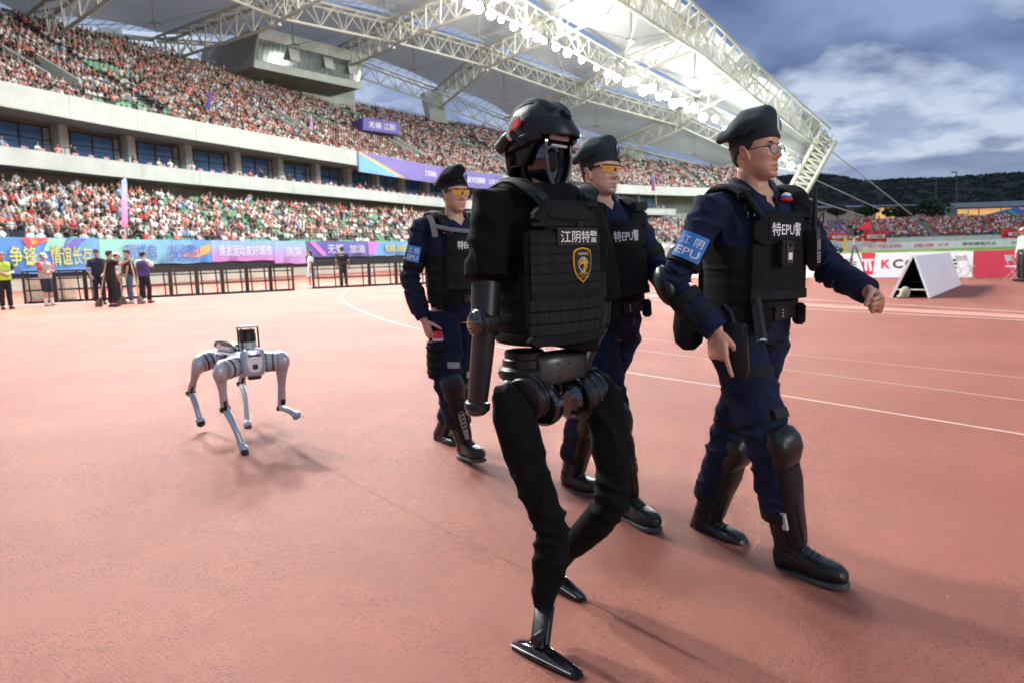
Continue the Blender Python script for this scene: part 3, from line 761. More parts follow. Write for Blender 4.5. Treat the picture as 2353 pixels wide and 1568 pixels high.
# the nearest 295 as people of their own
M_SHIRT = mat('shirt_by_wearer', (.5, .5, .5), .85, objcol=True, var=.15, vscale=6); M_SK2 = mat('spectator_skin', SKINS[0], .6); M_HR2 = mat('spectator_hair', HAIRS[0], .7); M_PT2 = mat('spectator_trousers', PANTS[1], .85)
NEAR_ME = {}
for k, (v, f, s) in T_NEAR.items():
    me = bpy.data.meshes.new('person_' + k); me.from_pydata(v.tolist(), [], f)
    for m in (M_SHIRT, M_SK2, M_HR2, M_PT2): me.materials.append(m)
    me.polygons.foreach_set('material_index', s); me.polygons.foreach_set('use_smooth', [True] * len(f)); NEAR_ME[k] = me
ORDI = ['', 'front', 'second', 'third', 'fourth', 'fifth', 'sixth', 'seventh', 'eighth', 'ninth', 'tenth', 'eleventh', 'twelfth', 'thirteenth', 'top']
count = {}
POSE = {'sit': 'seated', 'stand': 'standing', 'wave': 'standing with one arm raised'}
for i in sorted(near, key=lambda i: info[i][3]):
    p, a, kind, c, nm, sk, hr, pt, sc, row, tier = people[i]
    key = (nm, row, tier); count[key] = count.get(key, 0) + 1
    wh = 'on the balcony before the boxes' if tier == 'balcony' else f'in the {ORDI[min(row, 14)]} row of the {tier} tier'
    lab = f'{nm}-shirted spectator {wh}, {nth(count[key])} such from the left'
    o = bpy.data.objects.new('person', NEAR_ME[kind]); COL.objects.link(o); o.location = p; o.rotation_euler = (0, 0, a); o.scale = (sc, sc, sc); o.color = (*c, 1)
    tag(o, lab, 'person', 'spectators nearest the camera')
# everyone else: one mass each for the two stands
def mass(name, idx, label):
    V_, F4, F_col = [], [], []; co, fs, lens, cols = [], [], [], []; base = 0
    for kind in ('sit', 'stand', 'wave'):
        ids = [i for i in idx if people[i][2] == kind]
        if not ids: continue
        v, f, sl = T_FAR[kind]; N = len(ids); nv = len(v)
        pos = np.array([tuple(people[i][0]) for i in ids], np.float32); ang = np.array([people[i][1] for i in ids], np.float32); sc = np.array([people[i][8] for i in ids], np.float32)
        ca, sa = np.cos(ang)[:, None], np.sin(ang)[:, None]; vv = v[None] * sc[:, None, None]
        X = vv[:, :, 0] * ca - vv[:, :, 1] * sa + pos[:, :1]; Y = vv[:, :, 0] * sa + vv[:, :, 1] * ca + pos[:, 1:2]; Z = vv[:, :, 2] + pos[:, 2:3]
        co.append(np.stack([X, Y, Z], 2).reshape(-1, 3))
        pc = np.array([[people[i][3], people[i][5], people[i][6], people[i][7]] for i in ids], np.float32)     # N,4,3
        vs_ = np.zeros(nv, int)
        for q, m in zip(f, sl):
            for w in q: vs_[w] = m
        cols.append(pc[:, vs_, :].reshape(-1, 3))
        li = np.concatenate([np.array(q) for q in f]); ll = np.array([len(q) for q in f])
        fs.append((li[None] + (base + np.arange(N) * nv)[:, None]).ravel()); lens.append(np.tile(ll, N)); base += N * nv
    co, fs, lens, cols = np.concatenate(co), np.concatenate(fs), np.concatenate(lens), np.concatenate(cols)
    me = bpy.data.meshes.new(name); me.vertices.add(len(co)); me.vertices.foreach_set('co', co.ravel()); me.loops.add(len(fs)); me.loops.foreach_set('vertex_index', fs.astype(np.int32))
    me.polygons.add(len(lens)); st = np.concatenate([[0], np.cumsum(lens)[:-1]]); me.polygons.foreach_set('loop_start', st.astype(np.int32)); me.polygons.foreach_set('use_smooth', np.ones(len(lens), bool)); me.update(calc_edges=True)
    a = me.color_attributes.new('Col', 'FLOAT_COLOR', 'POINT'); a.data.foreach_set('color', np.concatenate([cols, np.ones((len(cols), 1), np.float32)], 1).ravel())
    me.materials.append(mat('crowd_colours', (.5, .5, .5), .85, attr='Col')); obj(name, me, label=label, kind='stuff')
rest = [i for i in range(len(people)) if i not in nearset]
mass('crowd', [i for i in rest if people[i][10] != 'east'], 'dense crowd of spectators filling both tiers of the grandstand')
mass('crowd', [i for i in rest if people[i][10] == 'east'], 'crowd in red, white and blue on the far open terrace')
# seats: empty green ones
sb = MB(); sb.box((0, .05, .40), (.44, .42, .05)); sb.box((0, -.17, .60), (.44, .05, .38)); sb.box((0, .05, .2), (.08, .3, .36))
M_SEAT = mat('green_seat', (.20, .44, .27), .55, var=.1, vscale=3); sme = sb.mesh('stadium_seat'); sme.materials.append(M_SEAT)
order = sorted(range(len(seats)), key=lambda i: (0 if (0 < proj(seats[i][0])[0] < 2352 and not hidden(*proj(seats[i][0])[:2])) else 1, proj(seats[i][0])[2]))
sc_ = {}
for i in sorted(order[:260], key=lambda i: proj(seats[i][0])[0]):
    p, a, t, rw = seats[i]; sc_[t, rw] = sc_.get((t, rw), 0) + 1; o = bpy.data.objects.new('stadium_seat', sme); COL.objects.link(o); o.location = p; o.rotation_euler = (0, 0, a); tag(o, f'empty green seat in the {nth(rw)} row of the {t} tier, {nth(sc_[t, rw])} empty from the left', 'seat', 'empty green seats')
far = MB()
for i in order[260:]:
    p, a, t, rw = seats[i]; M_ = Matrix.Rotation(a, 3, 'Z'); far.add([M_ @ V(q) + p for q in sb.v], sb.f)
far.build('seat_rows', M_SEAT, smooth=False, kind='stuff', label='empty green seats further up the stands')
# pink chairs on the balcony
cb = MB(); cb.box((0, 0, .45), (.46, .46, .06)); cb.box((0, -.22, .72), (.46, .06, .5)); cb.box((0, 0, .22), (.36, .36, .4)); cme = cb.mesh('balcony_chair'); cme.materials.append(mat('pink_chair', (.66, .36, .36), .7))
nc_ = 0
for s in np.arange(20.4, s_gap - 2, 1.35):
    p = S(s, .75, 8.98); x, y, d = proj(p)
    if 0 < x < 1180:
        f = -FR[int(s)][1]; o = bpy.data.objects.new('balcony_chair', cme); COL.objects.link(o); o.location = p; o.rotation_euler = (0, 0, math.atan2(f.y, f.x) - math.pi / 2); nc_ += 1; tag(o, f'pink chair on the balcony before the glazed boxes, {nth(nc_)} from the left', 'chair', 'pink balcony chairs')
# ================================================================ FAR END OF THE GROUND
ter = empty('end_terrace', EA, label='low open concrete terrace full of red shirts beyond the pitch', cat='terrace')
def E(s, n, z): return EA + ED * s + EN * n + V((0, 0, z))
pr = [(0, 0), (0, E_Z0)]
for k in range(E_K): pr += [(.25 + k * E_D, E_Z0 + k * E_R), (.25 + (k + 1) * E_D, E_Z0 + k * E_R)]
pr += [(.3 + E_K * E_D, E_Z0 + E_K * E_R + .6), (.6 + E_K * E_D, 0)]
b = MB(); b.add([E(s, n, z) for s in (0, EL) for n, z in pr], [(j, j + 1, len(pr) + j + 1, len(pr) + j) for j in range(len(pr) - 1)]); b.build('terrace_steps', M_STEP, ter, smooth=False)
for i in range(10):
    s0, s1 = EL * i / 10 + .02, EL * (i + 1) / 10 - .02; b = MB(); b.hexa([E(s0, -.3, 0), E(s1, -.3, 0), E(s1, -.02, 0), E(s0, -.02, 0)], [E(s0, -.3, 2.5), E(s1, -.3, 2.5), E(s1, -.02, 2.5), E(s0, -.02, 2.5)]); b.build('wall_panel', M_CONC, ter, smooth=False)
b = MB(); s0 = EL * .86; b.hexa([E(s0, 4, 4), E(s0 + .8, 4, 4), E(s0 + .8, 14, 7.5), E(s0, 14, 7.5)], [E(s0, 4, 4.9), E(s0 + .8, 4, 4.9), E(s0 + .8, 14, 8.5), E(s0, 14, 8.5)]); b.build('stair_cover', mat('teal_paint', (.05, .28, .24), .7), ter, smooth=False)
# red and white banners hung on the terrace wall
M_BRED = mat('banner_red', (.55, .025, .03), .7, var=.15, vscale=.5); M_BWHT = mat('banner_white', (.62, .60, .60), .7, var=.1)
def ebanner(x0, x1, y0, y1, d, txt, label):
    g = empty('fan_banner', P(x0, y1, d), label=label, cat='banner', group='fan banners on the terrace wall'); a, c = P(x0, y1, d), P(x1, y1, d); h = P(x0, y0, d) - a; n = V((0, -1, 0))
    b = MB(); k = 12; rs = []
    for i in range(k + 1):
        t = i / k; q = a.lerp(c, t) + V((0, .25 * math.sin(t * 17), .12 * math.sin(t * 11))); rs.append([q, q + h, q + h + V((0, .05, 0)), q + V((0, .05, 0))])
    b.rings(rs); b.build('cloth', M_BRED, g)
    o = a.lerp(c, .5) + h * .5; b = MB(); b.box(o + V((0, -.42, 0)), ((c - a).length * .78, .02, h.z * .34)); w = b.build('white_band', M_BWHT, g, smooth=False)
    lettering(txt, o + V((0, -.46, 0)), (1, 0, 0), (0, 0, 1), (c - a).length * .66, h.z * .26, mat('ink_black', (.02, .02, .02), .7), w, bold=.01)
ebanner(1902, 1978, 536, 554, 150, '热血青春', 'red and white fan banner with black writing at the left of the terrace wall')
ebanner(1984, 2035, 532, 556, 150, '必胜', 'red fan banner with a white band beside the grey terrace wall')
ebanner(2300, 2420, 526, 548, 148, '南京', 'red banner with white patch at the far right of the terrace wall')
# second row of white boards across the pitch
BD = [(1982, '', None)]
br0, br1 = P(1980, 571, 152), P(2420, 563, 144)
M_BOARD = mat('board_white', (.80, .81, .82), .5, var=.03, vscale=.4); M_INK = mat('ink_dark', (.03, .035, .04), .6); M_INKR = mat('ink_red', (.66, .03, .06), .6); M_INKT = mat('ink_teal', (.10, .22, .22), .6)
for i, (txt, m) in enumerate((('PICC 中国人民保险', M_INKR), ('国缘 V9', M_INKR), ('康师傅喝开水', M_INK), ('中国体育彩票', M_INKT))):
    a, c = br0.lerp(br1, i / 4 + .001), br0.lerp(br1, (i + 1) / 4 - .001); a.z = c.z = 0; d = (c - a).normalized(); n = V((d.y, -d.x, 0))
    w = ('leftmost', 'second', 'third', 'rightmost')[i]; b = MB(); b.hexa([a, c, c - n * .15, a - n * .15], [a + V((0, 0, 1.55)), c + V((0, 0, 1.55)), c - n * .15 + V((0, 0, 1.55)), a - n * .15 + V((0, 0, 1.55))])
    o = b.build('pitch_board', M_BOARD, None, smooth=False, label=f'white advertising board across the pitch, {w} of the far row', cat='board', group='boards across the pitch')
    lettering(txt, a.lerp(c, .5) + V((0, 0, .78)), d, (0, 0, 1), (c - a).length * .72, .80, m, o, off=.03, bold=.006)
# roads, long lit building, hedge trees, hill
M_ROOF = mat('grey_roof', (.12, .14, .17), .6, var=.1, vscale=.2); M_GLOW = mat('glow_wall', (.75, .42, .12), .8, emit=.35, ecol=(1, .55, .20)); M_SHED = mat('shed_wall', (.30, .28, .24), .8)  # warm lamplight on the sheds' walls is put in as emission
def shed(x0, x1, ytop0, ytop1, yeave, ybase, d, label, lit=1):
    g = empty('long_building', P(x0, ybase, d), label=label, cat='building'); a, c = P(x0, ybase, d), P(x1, ybase, d); za = P(x0, yeave, d).z; zt0, zt1 = P(x0, ytop0, d).z, P(x1, ytop1, d).z; bk = V((0, 22, 0)); a.z = c.z = 0
    b = MB(); b.hexa([a, c, c + bk, a + bk], [V((q.x, q.y, za)) for q in (a, c, c + bk, a + bk)]); b.build('wall', M_SHED, g, smooth=False)
    n = max(3, int((c - a).length / 6))
    for i in range(n):
        q0, q1 = a.lerp(c, i / n + .01 / n), a.lerp(c, (i + .94) / n); b = MB(); b.hexa([q0 + V((0, -.2, za * .35)), q1 + V((0, -.2, za * .35)), q1 + V((0, -.02, za * .35)), q0 + V((0, -.02, za * .35))], [q0 + V((0, -.2, za * .97)), q1 + V((0, -.2, za * .97)), q1 + V((0, -.02, za * .97)), q0 + V((0, -.02, za * .97))]); b.build('glow_panel' if i % lit == lit - 1 else 'window', M_GLOW if i % lit == lit - 1 else M_SHED, g, smooth=False)
    ov = V((0, -2.5, 0)); b = MB(); m0, m1 = a + bk * .5, c + bk * .5
    b.add([V((a.x, a.y, za)) + ov, V((c.x, c.y, za)) + ov, V((m1.x, m1.y, zt1)), V((m0.x, m0.y, zt0)), V((a.x, a.y + 24, za)), V((c.x, c.y + 24, za))], [(0, 1, 2, 3), (3, 2, 5, 4), (0, 3, 4), (1, 5, 2)]); b.build('roof', M_ROOF, g, smooth=False)
shed(1832, 2190, 470, 464, 481, 500, 235, 'long grey-roofed building with a few glowing orange wall panels behind the hedge', 5)
shed(2198, 2500, 463, 452, 479, 500, 225, 'grey-roofed building with a glowing orange front at the right edge', 1)
M_LEAF = mat('dark_leaf', (.020, .050, .018), .8, var=.5, vscale=1.2)
def bush(cx, cy, d, w, h, label, name='round_tree', m=M_LEAF, n=900, trunk=True):
    c = P(cx, cy, d); g = empty(name, (c.x, c.y, 0), label=label, cat='tree', group='trees behind the terrace'); W_, H_ = w * d / FPX, h * d / FPX; b = MB(); r2 = np.random.default_rng(int(cx))
    for i in range(n):
        v = V(r2.normal(0, 1, 3)); v.normalize(); lob = .75 + .35 * noise.noise(v * 2.2 + V((cx, 0, 0))); p = V((c.x + v.x * W_ / 2 * lob, c.y + v.y * W_ / 3 * lob, c.z + v.z * H_ / 2 * lob)) * 1.0
        s = r2.uniform(.25, .6); a = V(r2.normal(0, 1, 3)).normalized() * s; e = V(r2.normal(0, 1, 3)).normalized() * s; b.add([p - a, p + e * .6, p + a, p - e * .6], [(0, 1, 2, 3)])
    b.build('crown', m, g, smooth=False)
    t = MB(); t.tube([(c.x, c.y, 0), (c.x + .2, c.y, c.z)], [.3, .12], 6); t.build('trunk', mat('bark', (.06, .045, .035), .9), g)
bush(1990, 486, 205, 62, 26, 'low round dark tree left of the cable end'); bush(1924, 484, 205, 50, 24, 'small dark tree near the stand end', n=600); bush(2078, 486, 204, 70, 30, 'wide dark tree where the stay cable ends'); bush(2145, 478, 203, 92, 44, 'largest dark tree right of the cable end', n=1300); bush(2045, 488, 202, 40, 22, 'small bush squeezed between two dark trees', n=500)
# wooded hill
rgx = np.random.default_rng(5); nx, ny = 150, 34; b = MB(); vs = []
XR = [(1600, 425), (1830, 404), (1900, 402), (1960, 414), (2010, 418), (2060, 413), (2130, 412), (2220, 407), (2300, 400), (2400, 396), (2700, 380), (3200, 360)]
for i in range(nx):
    px = 1550 + 1700 * i / (nx - 1); yt = float(np.interp(px, [q[0] for q in XR], [q[1] for q in XR])); top = P(px, yt, 620)
    for j in range(ny):
        t = j / (ny - 1); d = 430 + 190 * t; z = top.z * (t ** .8); x = (px - CX) / FPX * d
        z += (3.0 * noise.noise(V((x * .09, d * .09, 0))) + 2.6 * abs(noise.noise(V((x * .28, d * .25, 3))))) * min(1, t * 4)
        vs.append((x, d, z))
    d = 900; vs.append(((px - CX) / FPX * 900, 900, 0))
m_ = ny + 1; b.add(vs, [(i * m_ + j, (i + 1) * m_ + j, (i + 1) * m_ + j + 1, i * m_ + j + 1) for i in range(nx - 1) for j in range(m_ - 1)])
b.build('hill', mat('wooded_slope', (.009, .016, .016), .95, var=.5, vscale=.12, bump=1., bscale=.25, bdist=3.), kind='structure', label='dark wooded ridge under the evening sky')
tr = MB(); r3 = np.random.default_rng(9)
for i in range(9000):
    px = r3.uniform(1780, 2420); t = r3.random() ** .6; d = 430 + 190 * t; yt = float(np.interp(px, [q[0] for q in XR], [q[1] for q in XR])); z = P(px, yt, 620).z * t ** .8; x = (px - CX) / FPX * d
    s = r3.uniform(1.3, 2.6); p = V((x, d, z + s * .4)); tr.add([p + V((-s * .6, 0, 0)), p + V((0, -s * .5, .1 * s)), p + V((s * .6, 0, 0)), p + V((0, s * .5, 0)), p + V((r3.normal(0, .3), 0, s * r3.uniform(.25, .55)))], [(0, 1, 4), (1, 2, 4), (2, 3, 4), (3, 0, 4)])
tr.build('hill_wood', mat('wood_leaf', (.010, .019, .017), .95, var=.6, vscale=.3), smooth=False, kind='stuff', label='dense dark wood covering the far ridge')
# lamp masts in front of the hill
for x, yt, yb, lab in ((2197, 396, 468, 'tall dark lamp mast against the sky, right of the pair'), (2150, 411, 464, 'slimmer dark lamp mast left of the tall one')):
    g = empty('lamp_mast', P(x, 500, 300), label=lab, cat='lamp mast'); p0, p1 = P(x, 500, 300), P(x, yt, 300); p0.z = 0; b = MB(); b.tube([p0, p1], [.32, .20], 8); b.build('mast', mat('mast_grey', (.06, .07, .08), .6), g); b = MB(); b.box(p1 + V((-.9, 0, 0)), (2.2, .6, .5)); b.build('lamp_head', MATS['mast_grey'], g, smooth=False)
# blue gazebo roof, goal frame and a big red flag in the terrace
g = empty('gazebo', P(2335, 490, 172), label='blue peaked gazebo roof above the terrace at the right', cat='gazebo'); a = P(2296, 492, 172); c = P(2372, 490, 172); ap = P(2335, 476, 174); b = MB(); b.add([a, c, c + V((0, 6, 0)), a + V((0, 6, 0)), ap], [(0, 1, 4), (1, 2, 4), (2, 3, 4), (3, 0, 4)]); b.build('canopy', mat('blue_canopy', (.04, .10, .36), .7), g, smooth=False)
for q in (a, c): b = MB(); b.tube([q, V((q.x, q.y, q.z - 2.2))], .06, 6); b.build('leg', M_RAIL, g)
g = empty('camera_platform', P(2195, 494, 168), label='small teal scaffold platform at the top of the terrace', cat='scaffold'); b = MB(); q = [P(x, y, 168) for x, y in ((2172, 494), (2172, 478), (2224, 476), (2224, 493))]
for i in range(4): b.tube([q[i], q[(i + 1) % 4]], .12, 6)
b.build('frame', MATS['teal_paint'], g)
def flag(pole0, pole1, pts, d, m, label, name='flag', grad=None):
    g = empty(name, P(*pole0, d), label=label, cat='flag', group='flags waved in the stands'); b = MB(); b.tube([P(*pole0, d), P(*pole1, d)], .05, 6); b.build('pole', M_RAIL if name == 'flag' else M_STEEL, g)
    b = MB(); q = [P(x, y, d) for x, y in pts]; n = 10; rs = []
    for i in range(n + 1):
        t = i / n; a, c = q[0].lerp(q[1], t), q[3].lerp(q[2], t); w = V((0, .35 * math.sin(t * 7), 0)); rs.append([a + w, c + w, c + w + V((0, .03, 0)), a + w + V((0, .03, 0))])
    b.rings(rs)
    o = b.build('cloth', m, g)
    if grad:
        me = o.data; co = getco(me); z = co[:, 2]; t = (z - z.min()) / (z.max() - z.min() + 1e-6); col = np.ones((len(co), 4), np.float32)
        for i in range(3): col[:, i] = grad[0][i] * (1 - t) + grad[1][i] * t
        at = me.color_attributes.new('Col', 'FLOAT_COLOR', 'POINT'); at.data.foreach_set('color', col.ravel())
flag((2012, 540), (1998, 502), [(1972, 524), (2003, 504), (2004, 520), (1970, 536)], 148, mat('flag_red', (.80, .03, .04), .7), 'large plain red flag waved low in the far terrace')
M_FG = mat('flag_gradient', (.5, .5, .5), .7, attr='Col'); GR = ((.75, .14, .36), (.25, .42, .80))
flag((119, 200), (127, 104), [(126, 106), (132, 118), (130, 196), (117, 198)], 70, M_FG, 'tall blue to pink feather flag in the upper tier at far left', 'feather_flag', GR)
flag((288, 552), (284, 404), [(283, 408), (287, 420), (289, 522), (279, 520)], 46, M_FG, 'tall blue to pink feather flag standing in the lower tier', 'feather_flag', GR)
flag((472, 268), (486, 204), [(484, 208), (487, 214), (479, 250), (467, 258)], 74, mat('flag_purple', (.10, .06, .36), .7), 'dark purple flag on a white pole above the fascia', 'feather_flag')
flag((703, 316), (714, 262), [(711, 264), (718, 280), (714, 304), (700, 302)], 90, M_FG, 'pale blue and pink flag low in the upper tier beyond the purple one', 'feather_flag', GR)
flag((1508, 470), (1500, 400), [(1497, 402), (1504, 410), (1506, 440), (1497, 438)], 140, M_FG, 'distant pink flag in the upper tier between the two nearer officers', 'feather_flag', GR)
# purple sign box set in the upper tier
sgn = empty('purple_sign', P(868, 300, 104), label='purple box sign with white characters set among the upper crowd', cat='sign'); a, c, h = P(834, 299, 104), P(918, 310, 110), P(834, 270, 104) - P(834, 299, 104); bk = V((-2.2, 3.0, 0)); b = MB(); b.hexa([a, c, c + bk, a + bk], [a + h, c + h, c + h + bk, a + h + bk]); so = b.build('sign_box', mat('sign_purple', (.14, .10, .42), .6), sgn, smooth=False)
lettering('无锡 江阴', a.lerp(c, .5) + h * .5, (c - a), h, (c - a).length * .72, h.length * .52, M_BOARD, so, off=.06, bold=.012)
# long sponsor banner on the fascia
def col_s(x, n, z, lo=20):
    best, bs = 1e9, lo
    for s in np.arange(lo, NS - 2, .25):
        q = proj(S(s, n, z))
        if abs(q[0] - x) < best: best, bs = abs(q[0] - x), s
    return bs
fb = empty('fascia_banner', S(col_s(822, -.15, 12), -.15, 12), label='long purple league banner hung along the upper fascia', cat='banner'); s0, s1 = col_s(822, -.15, 13), col_s(1162, -.15, 13); rs = []
for s in np.arange(s0, s1, 1.0): rs.append([S(s, -.13, 11.55), S(s, -.17, 13.95), S(s, -.09, 13.95), S(s, -.07, 11.55)])
b = MB(); b.rings(rs); fo = b.build('banner_cloth', mat('banner_purple', (.17, .13, .42), .65, var=.1, vscale=.3), fb)
def fmap(sc): return lambda u, v, o: S(sc + u, -.17 - o, 12.75 + v)
b = MB(); b.add([S(s0 + .1, -.19, 11.6), S(s0 + 9, -.19, 11.6), S(s0 + 5, -.20, 12.5), S(s0 + .1, -.20, 13.9)], [(0, 1, 2, 3)]); b.build('blue_corner', mat('banner_blue', (.16, .40, .78), .65), fo, smooth=False)
b = MB(); b.add([S(s0 + 9, -.2, 11.6), S(s0 + 10.2, -.2, 11.6), S(s0 + 5.6, -.21, 12.75), S(s0 + .4, -.21, 13.95), S(s0 + .1, -.21, 13.75), S(s0 + 5, -.21, 12.5)], [(0, 1, 2, 3, 4, 5)]); b.build('gold_swoosh', mat('banner_gold', (.70, .45, .10), .65), fo, smooth=False)
Ls_ = s1 - s0
for t, txt, w, h in ((.46, '江苏体彩', .085, .75), (.60, '江苏省体育', .11, .6), (.75, '2025江苏省城市足球联赛', .20, .95), (.92, '江苏体彩', .085, .7)): lettering(txt, None, (1, 0, 0), (0, 0, 1), Ls_ * w, h, M_BOARD, fo, off=.03, bold=.01, fn=fmap(s0 + Ls_ * t))
# ================================================================ PEOPLE: shared builders
HZ = [-.118, -.112, -.100, -.082, -.060, -.035, -.010, .020, .050, .080, .100, .111, .116]
HF = [.046, .074, .083, .083, .0835, .086, .083, .085, .089, .080, .055, .030, .008]     # front
HB = [.010, .020, .030, .042, .062, .082, .094, .100, .100, .086, .062, .036, .008]     # back
HW = [.018, .034, .046, .057, .0640, .0685, .0710, .0735, .0745, .066, .049, .029, .007] # half width
def interp(z, ys): return float(np.interp(z, HZ, ys))
def gs(x, s): return math.exp(-(x * x) / (2 * s * s))
def hs(phi, z, off=0.):
    """surface of the head: phi 0 = straight ahead, positive to the left side; local x forward, y left, z up"""
    f, b, w = interp(z, HF), interp(z, HB), interp(z, HW); c, s = math.cos(phi), math.sin(phi)
    pw = .86 if z < .06 else .95
    x = (f if c > 0 else b) * math.copysign(abs(c) ** pw, c); y = w * math.copysign(abs(s) ** pw, s)
    if c > 0:
        ay = abs(y); d = 0.
        t = (z + .034) / .046                                                  # nose: wedge widening to the tip
        if -.30 < t < 1.25:
            hgt = (.029 * max(0, 1 - t) ** .85 + .004) if t >= 0 else .033 * max(0, 1 + t / .30) ** .8
            d += max(0, hgt) * gs(y, .0075 + .0035 * max(0, 1 - abs(t) * 1.3))
        d += .004 * gs(z + .040, .006) * gs(ay - .0125, .006)                  # nostril wings
        d -= .0140 * gs(ay - .030, .014) * gs(z - .003, .0100)                 # eye sockets
        d += .0035 * gs(ay - .028, .018) * gs(z - .026, .008)                  # brow
        d += .0055 * gs(ay - .048, .016) * gs(z + .022, .014)                  # cheekbones
        d += .0080 * gs(y, .016) * gs(z + .0650, .0045) + .0085 * gs(y, .015) * gs(z + .0795, .0050)
        d -= .0080 * gs(y, .021) * gs(z + .0722, .0026)                        # mouth line
        d -= .006 * gs(y, .016) * gs(z + .0915, .005)
        d -= .004 * gs(ay - .030, .010) * gs(z + .055, .016)
        d += .008 * gs(y, .018) * gs(z + .107, .009)                           # chin
        x += d
    r = math.hypot(x, y) or 1e-6
    k = off / max(.03, math.sqrt(r * r + (z * .6) ** 2))
    return V((x * (1 + k), y * (1 + k), z * (1 + k * .8)))
def head_add(mb, M, nphi=150, nz=116):
    rs = []
    for i in range(nz + 1):
        t = i / nz; z = HZ[0] + (HZ[-1] - HZ[0]) * (.5 - .5 * math.cos(math.pi * (.04 + .92 * t))); rs.append([M @ hs(2 * math.pi * k / nphi, z) for k in range(nphi)])
    mb.rings(rs)
    for sg in (1, -1):                                                         # ears
        c = V((-.006, .073 * sg, -.012)); a = R(14)
        ax = V((math.cos(a) * .018, .004 * sg, -math.sin(a) * .014)); az = V((-.007, .006 * sg, .033))
        mb.ell(M @ c, M.to_3x3() @ ax, M.to_3x3() @ V((-.001, .0055 * sg, 0)), M.to_3x3() @ az, 14, 10)
        rim = [M @ (c + ax * math.cos(q) * .92 + az * math.sin(q) * .92 + V((-.002, .006 * sg, 0))) for q in np.linspace(R(-60), R(215), 14)]
        mb.tube(rim, .0042, 6, round_=True)
def frame3(fwd, up):
    x = V(fwd).normalized(); z = V(up); z = (z - x * z.dot(x)).normalized(); y = z.cross(x)
    return Matrix((x, y, z)).transposed()
def M4(o, m3): return Matrix.Translation(V(o)) @ m3.to_4x4()

def hand_add(mb, wrist, d, palm, side, curl=(20, 25, 30, 35), thumb=(.6, 30), size=1., spread=4., idx=None):
    """wrist point, finger direction d, palm normal; side +1 = left hand. curl = bend per finger joint in degrees (index..little)"""
    d = V(d).normalized(); palm = V(palm); palm = (palm - d * palm.dot(d)).normalized(); lat = palm.cross(d) * side   # towards the thumb
    w = V(wrist); k = size
    mb.loft([(w - d * .02 * k, lat * .027 * k, palm * .020 * k), (w + d * .015 * k, lat * .029 * k, palm * .018 * k), (w + d * .05 * k, lat * .041 * k, palm * .016 * k, .8), (w + d * .09 * k, lat * .042 * k, palm * .014 * k, .75), (w + d * .102 * k, lat * .038 * k, palm * .011 * k, .8)], 16)
    tips = []
    for i, (ln, off, r) in enumerate(((.072, .030, .0088), (.080, .010, .0092), (.074, -.0105, .0088), (.058, -.030, .0078))):
        a = R((1.5 - i) * spread); q = w + d * (.096 - abs(i - 1.2) * .004) * k + lat * off * k
        dd = (d * math.cos(a) + lat * math.sin(a)).normalized(); pts = [q - dd * .02 * k, q]; cu = R(curl[i]); ang = 0.
        for seg, fr, kk in ((0, .46, 1.0), (1, .30, 1.15), (2, .24, .8)):
            ang += cu * kk; pts.append(pts[-1] + (dd * math.cos(ang) + palm * math.sin(ang)) * ln * fr * k)
        mb.tube(pts, [r * k * 1.1, r * k * 1.08, r * k, r * .94 * k, r * .82 * k], 10, round_=True); tips.append(pts[-1])
    q = w + d * .028 * k + lat * .026 * k + palm * .006 * k; sp, cu = thumb
    dd = (d * (1 - sp * .5) + lat * sp + palm * .35).normalized(); e1 = q + dd * .040 * k
    d2 = (dd * math.cos(R(cu)) + (palm * .6 - lat * .7).normalized() * math.sin(R(cu)) + d * .3).normalized(); e2 = e1 + d2 * .032 * k
    d3 = (d2 * math.cos(R(cu * .7)) + (palm * .5 - lat * .8).normalized() * math.sin(R(cu * .7))).normalized(); e3 = e2 + d3 * .024 * k
    mb.tube([q - dd * .012 * k, q, e1, e2, e3], [.0135 * k, .0145 * k, .0108 * k, .0100 * k, .0080 * k], 10, round_=True)
    return tips

M_SKIN = mat('skin', (.62, .36, .25), .42, var=.10, vscale=40, attr='Col', sss=.08, spec=.5, bump=.25, bscale=260, bdist=.0008)
M_HAIR = mat('black_hair', (.012, .011, .011), .5, bump=.6, bscale=260, bdist=.002)
M_EYEW = mat('eye_white', (.7, .68, .65), .2); M_IRIS = mat('dark_iris', (.015, .010, .008), .1)
M_BROW = mat('brow_hair', (.02, .016, .014), .7)

def torso_secs(J, sx=1., sy=1., hipw=.165, waist=.150, chest=.185, deep=.115):
    """rings from crotch to neck base, following pelvis - chest - neck"""
    pe, ch, nk = J['pelvis'], J['chest'], J['neck']; F = J['F']; Lp = (J['hipL'] - J['hipR']).normalized(); Ls = (J['shL'] - J['shR']).normalized()
    up = (nk - pe).normalized(); Fp = Lp.cross(up).normalized(); Fs = Ls.cross(up).normalized()
    def sec(t, w, d, p=.85, fo=0.):
        c = pe.lerp(nk, t); L_ = Lp.lerp(Ls, min(1, max(0, t))).normalized(); F_ = Fp.lerp(Fs, min(1, max(0, t))).normalized()
        return (c + F_ * fo, L_ * w * sx, F_ * d * sy, p)
    return [sec(-.18, hipw * .55, deep * .6), sec(-.10, hipw * .92, deep * .95), sec(.02, hipw, deep), sec(.22, waist * 1.02, deep * .93), sec(.38, waist, deep * .95), sec(.58, chest * .97, deep * 1.05), sec(.74, chest * 1.02, deep * 1.08), sec(.86, chest * .98, deep * .95, 1.0), sec(.94, chest * .72, deep * .75, 1.0), sec(1.0, .085, .075, 1.0), sec(1.035, .062, .064, 1.0)]

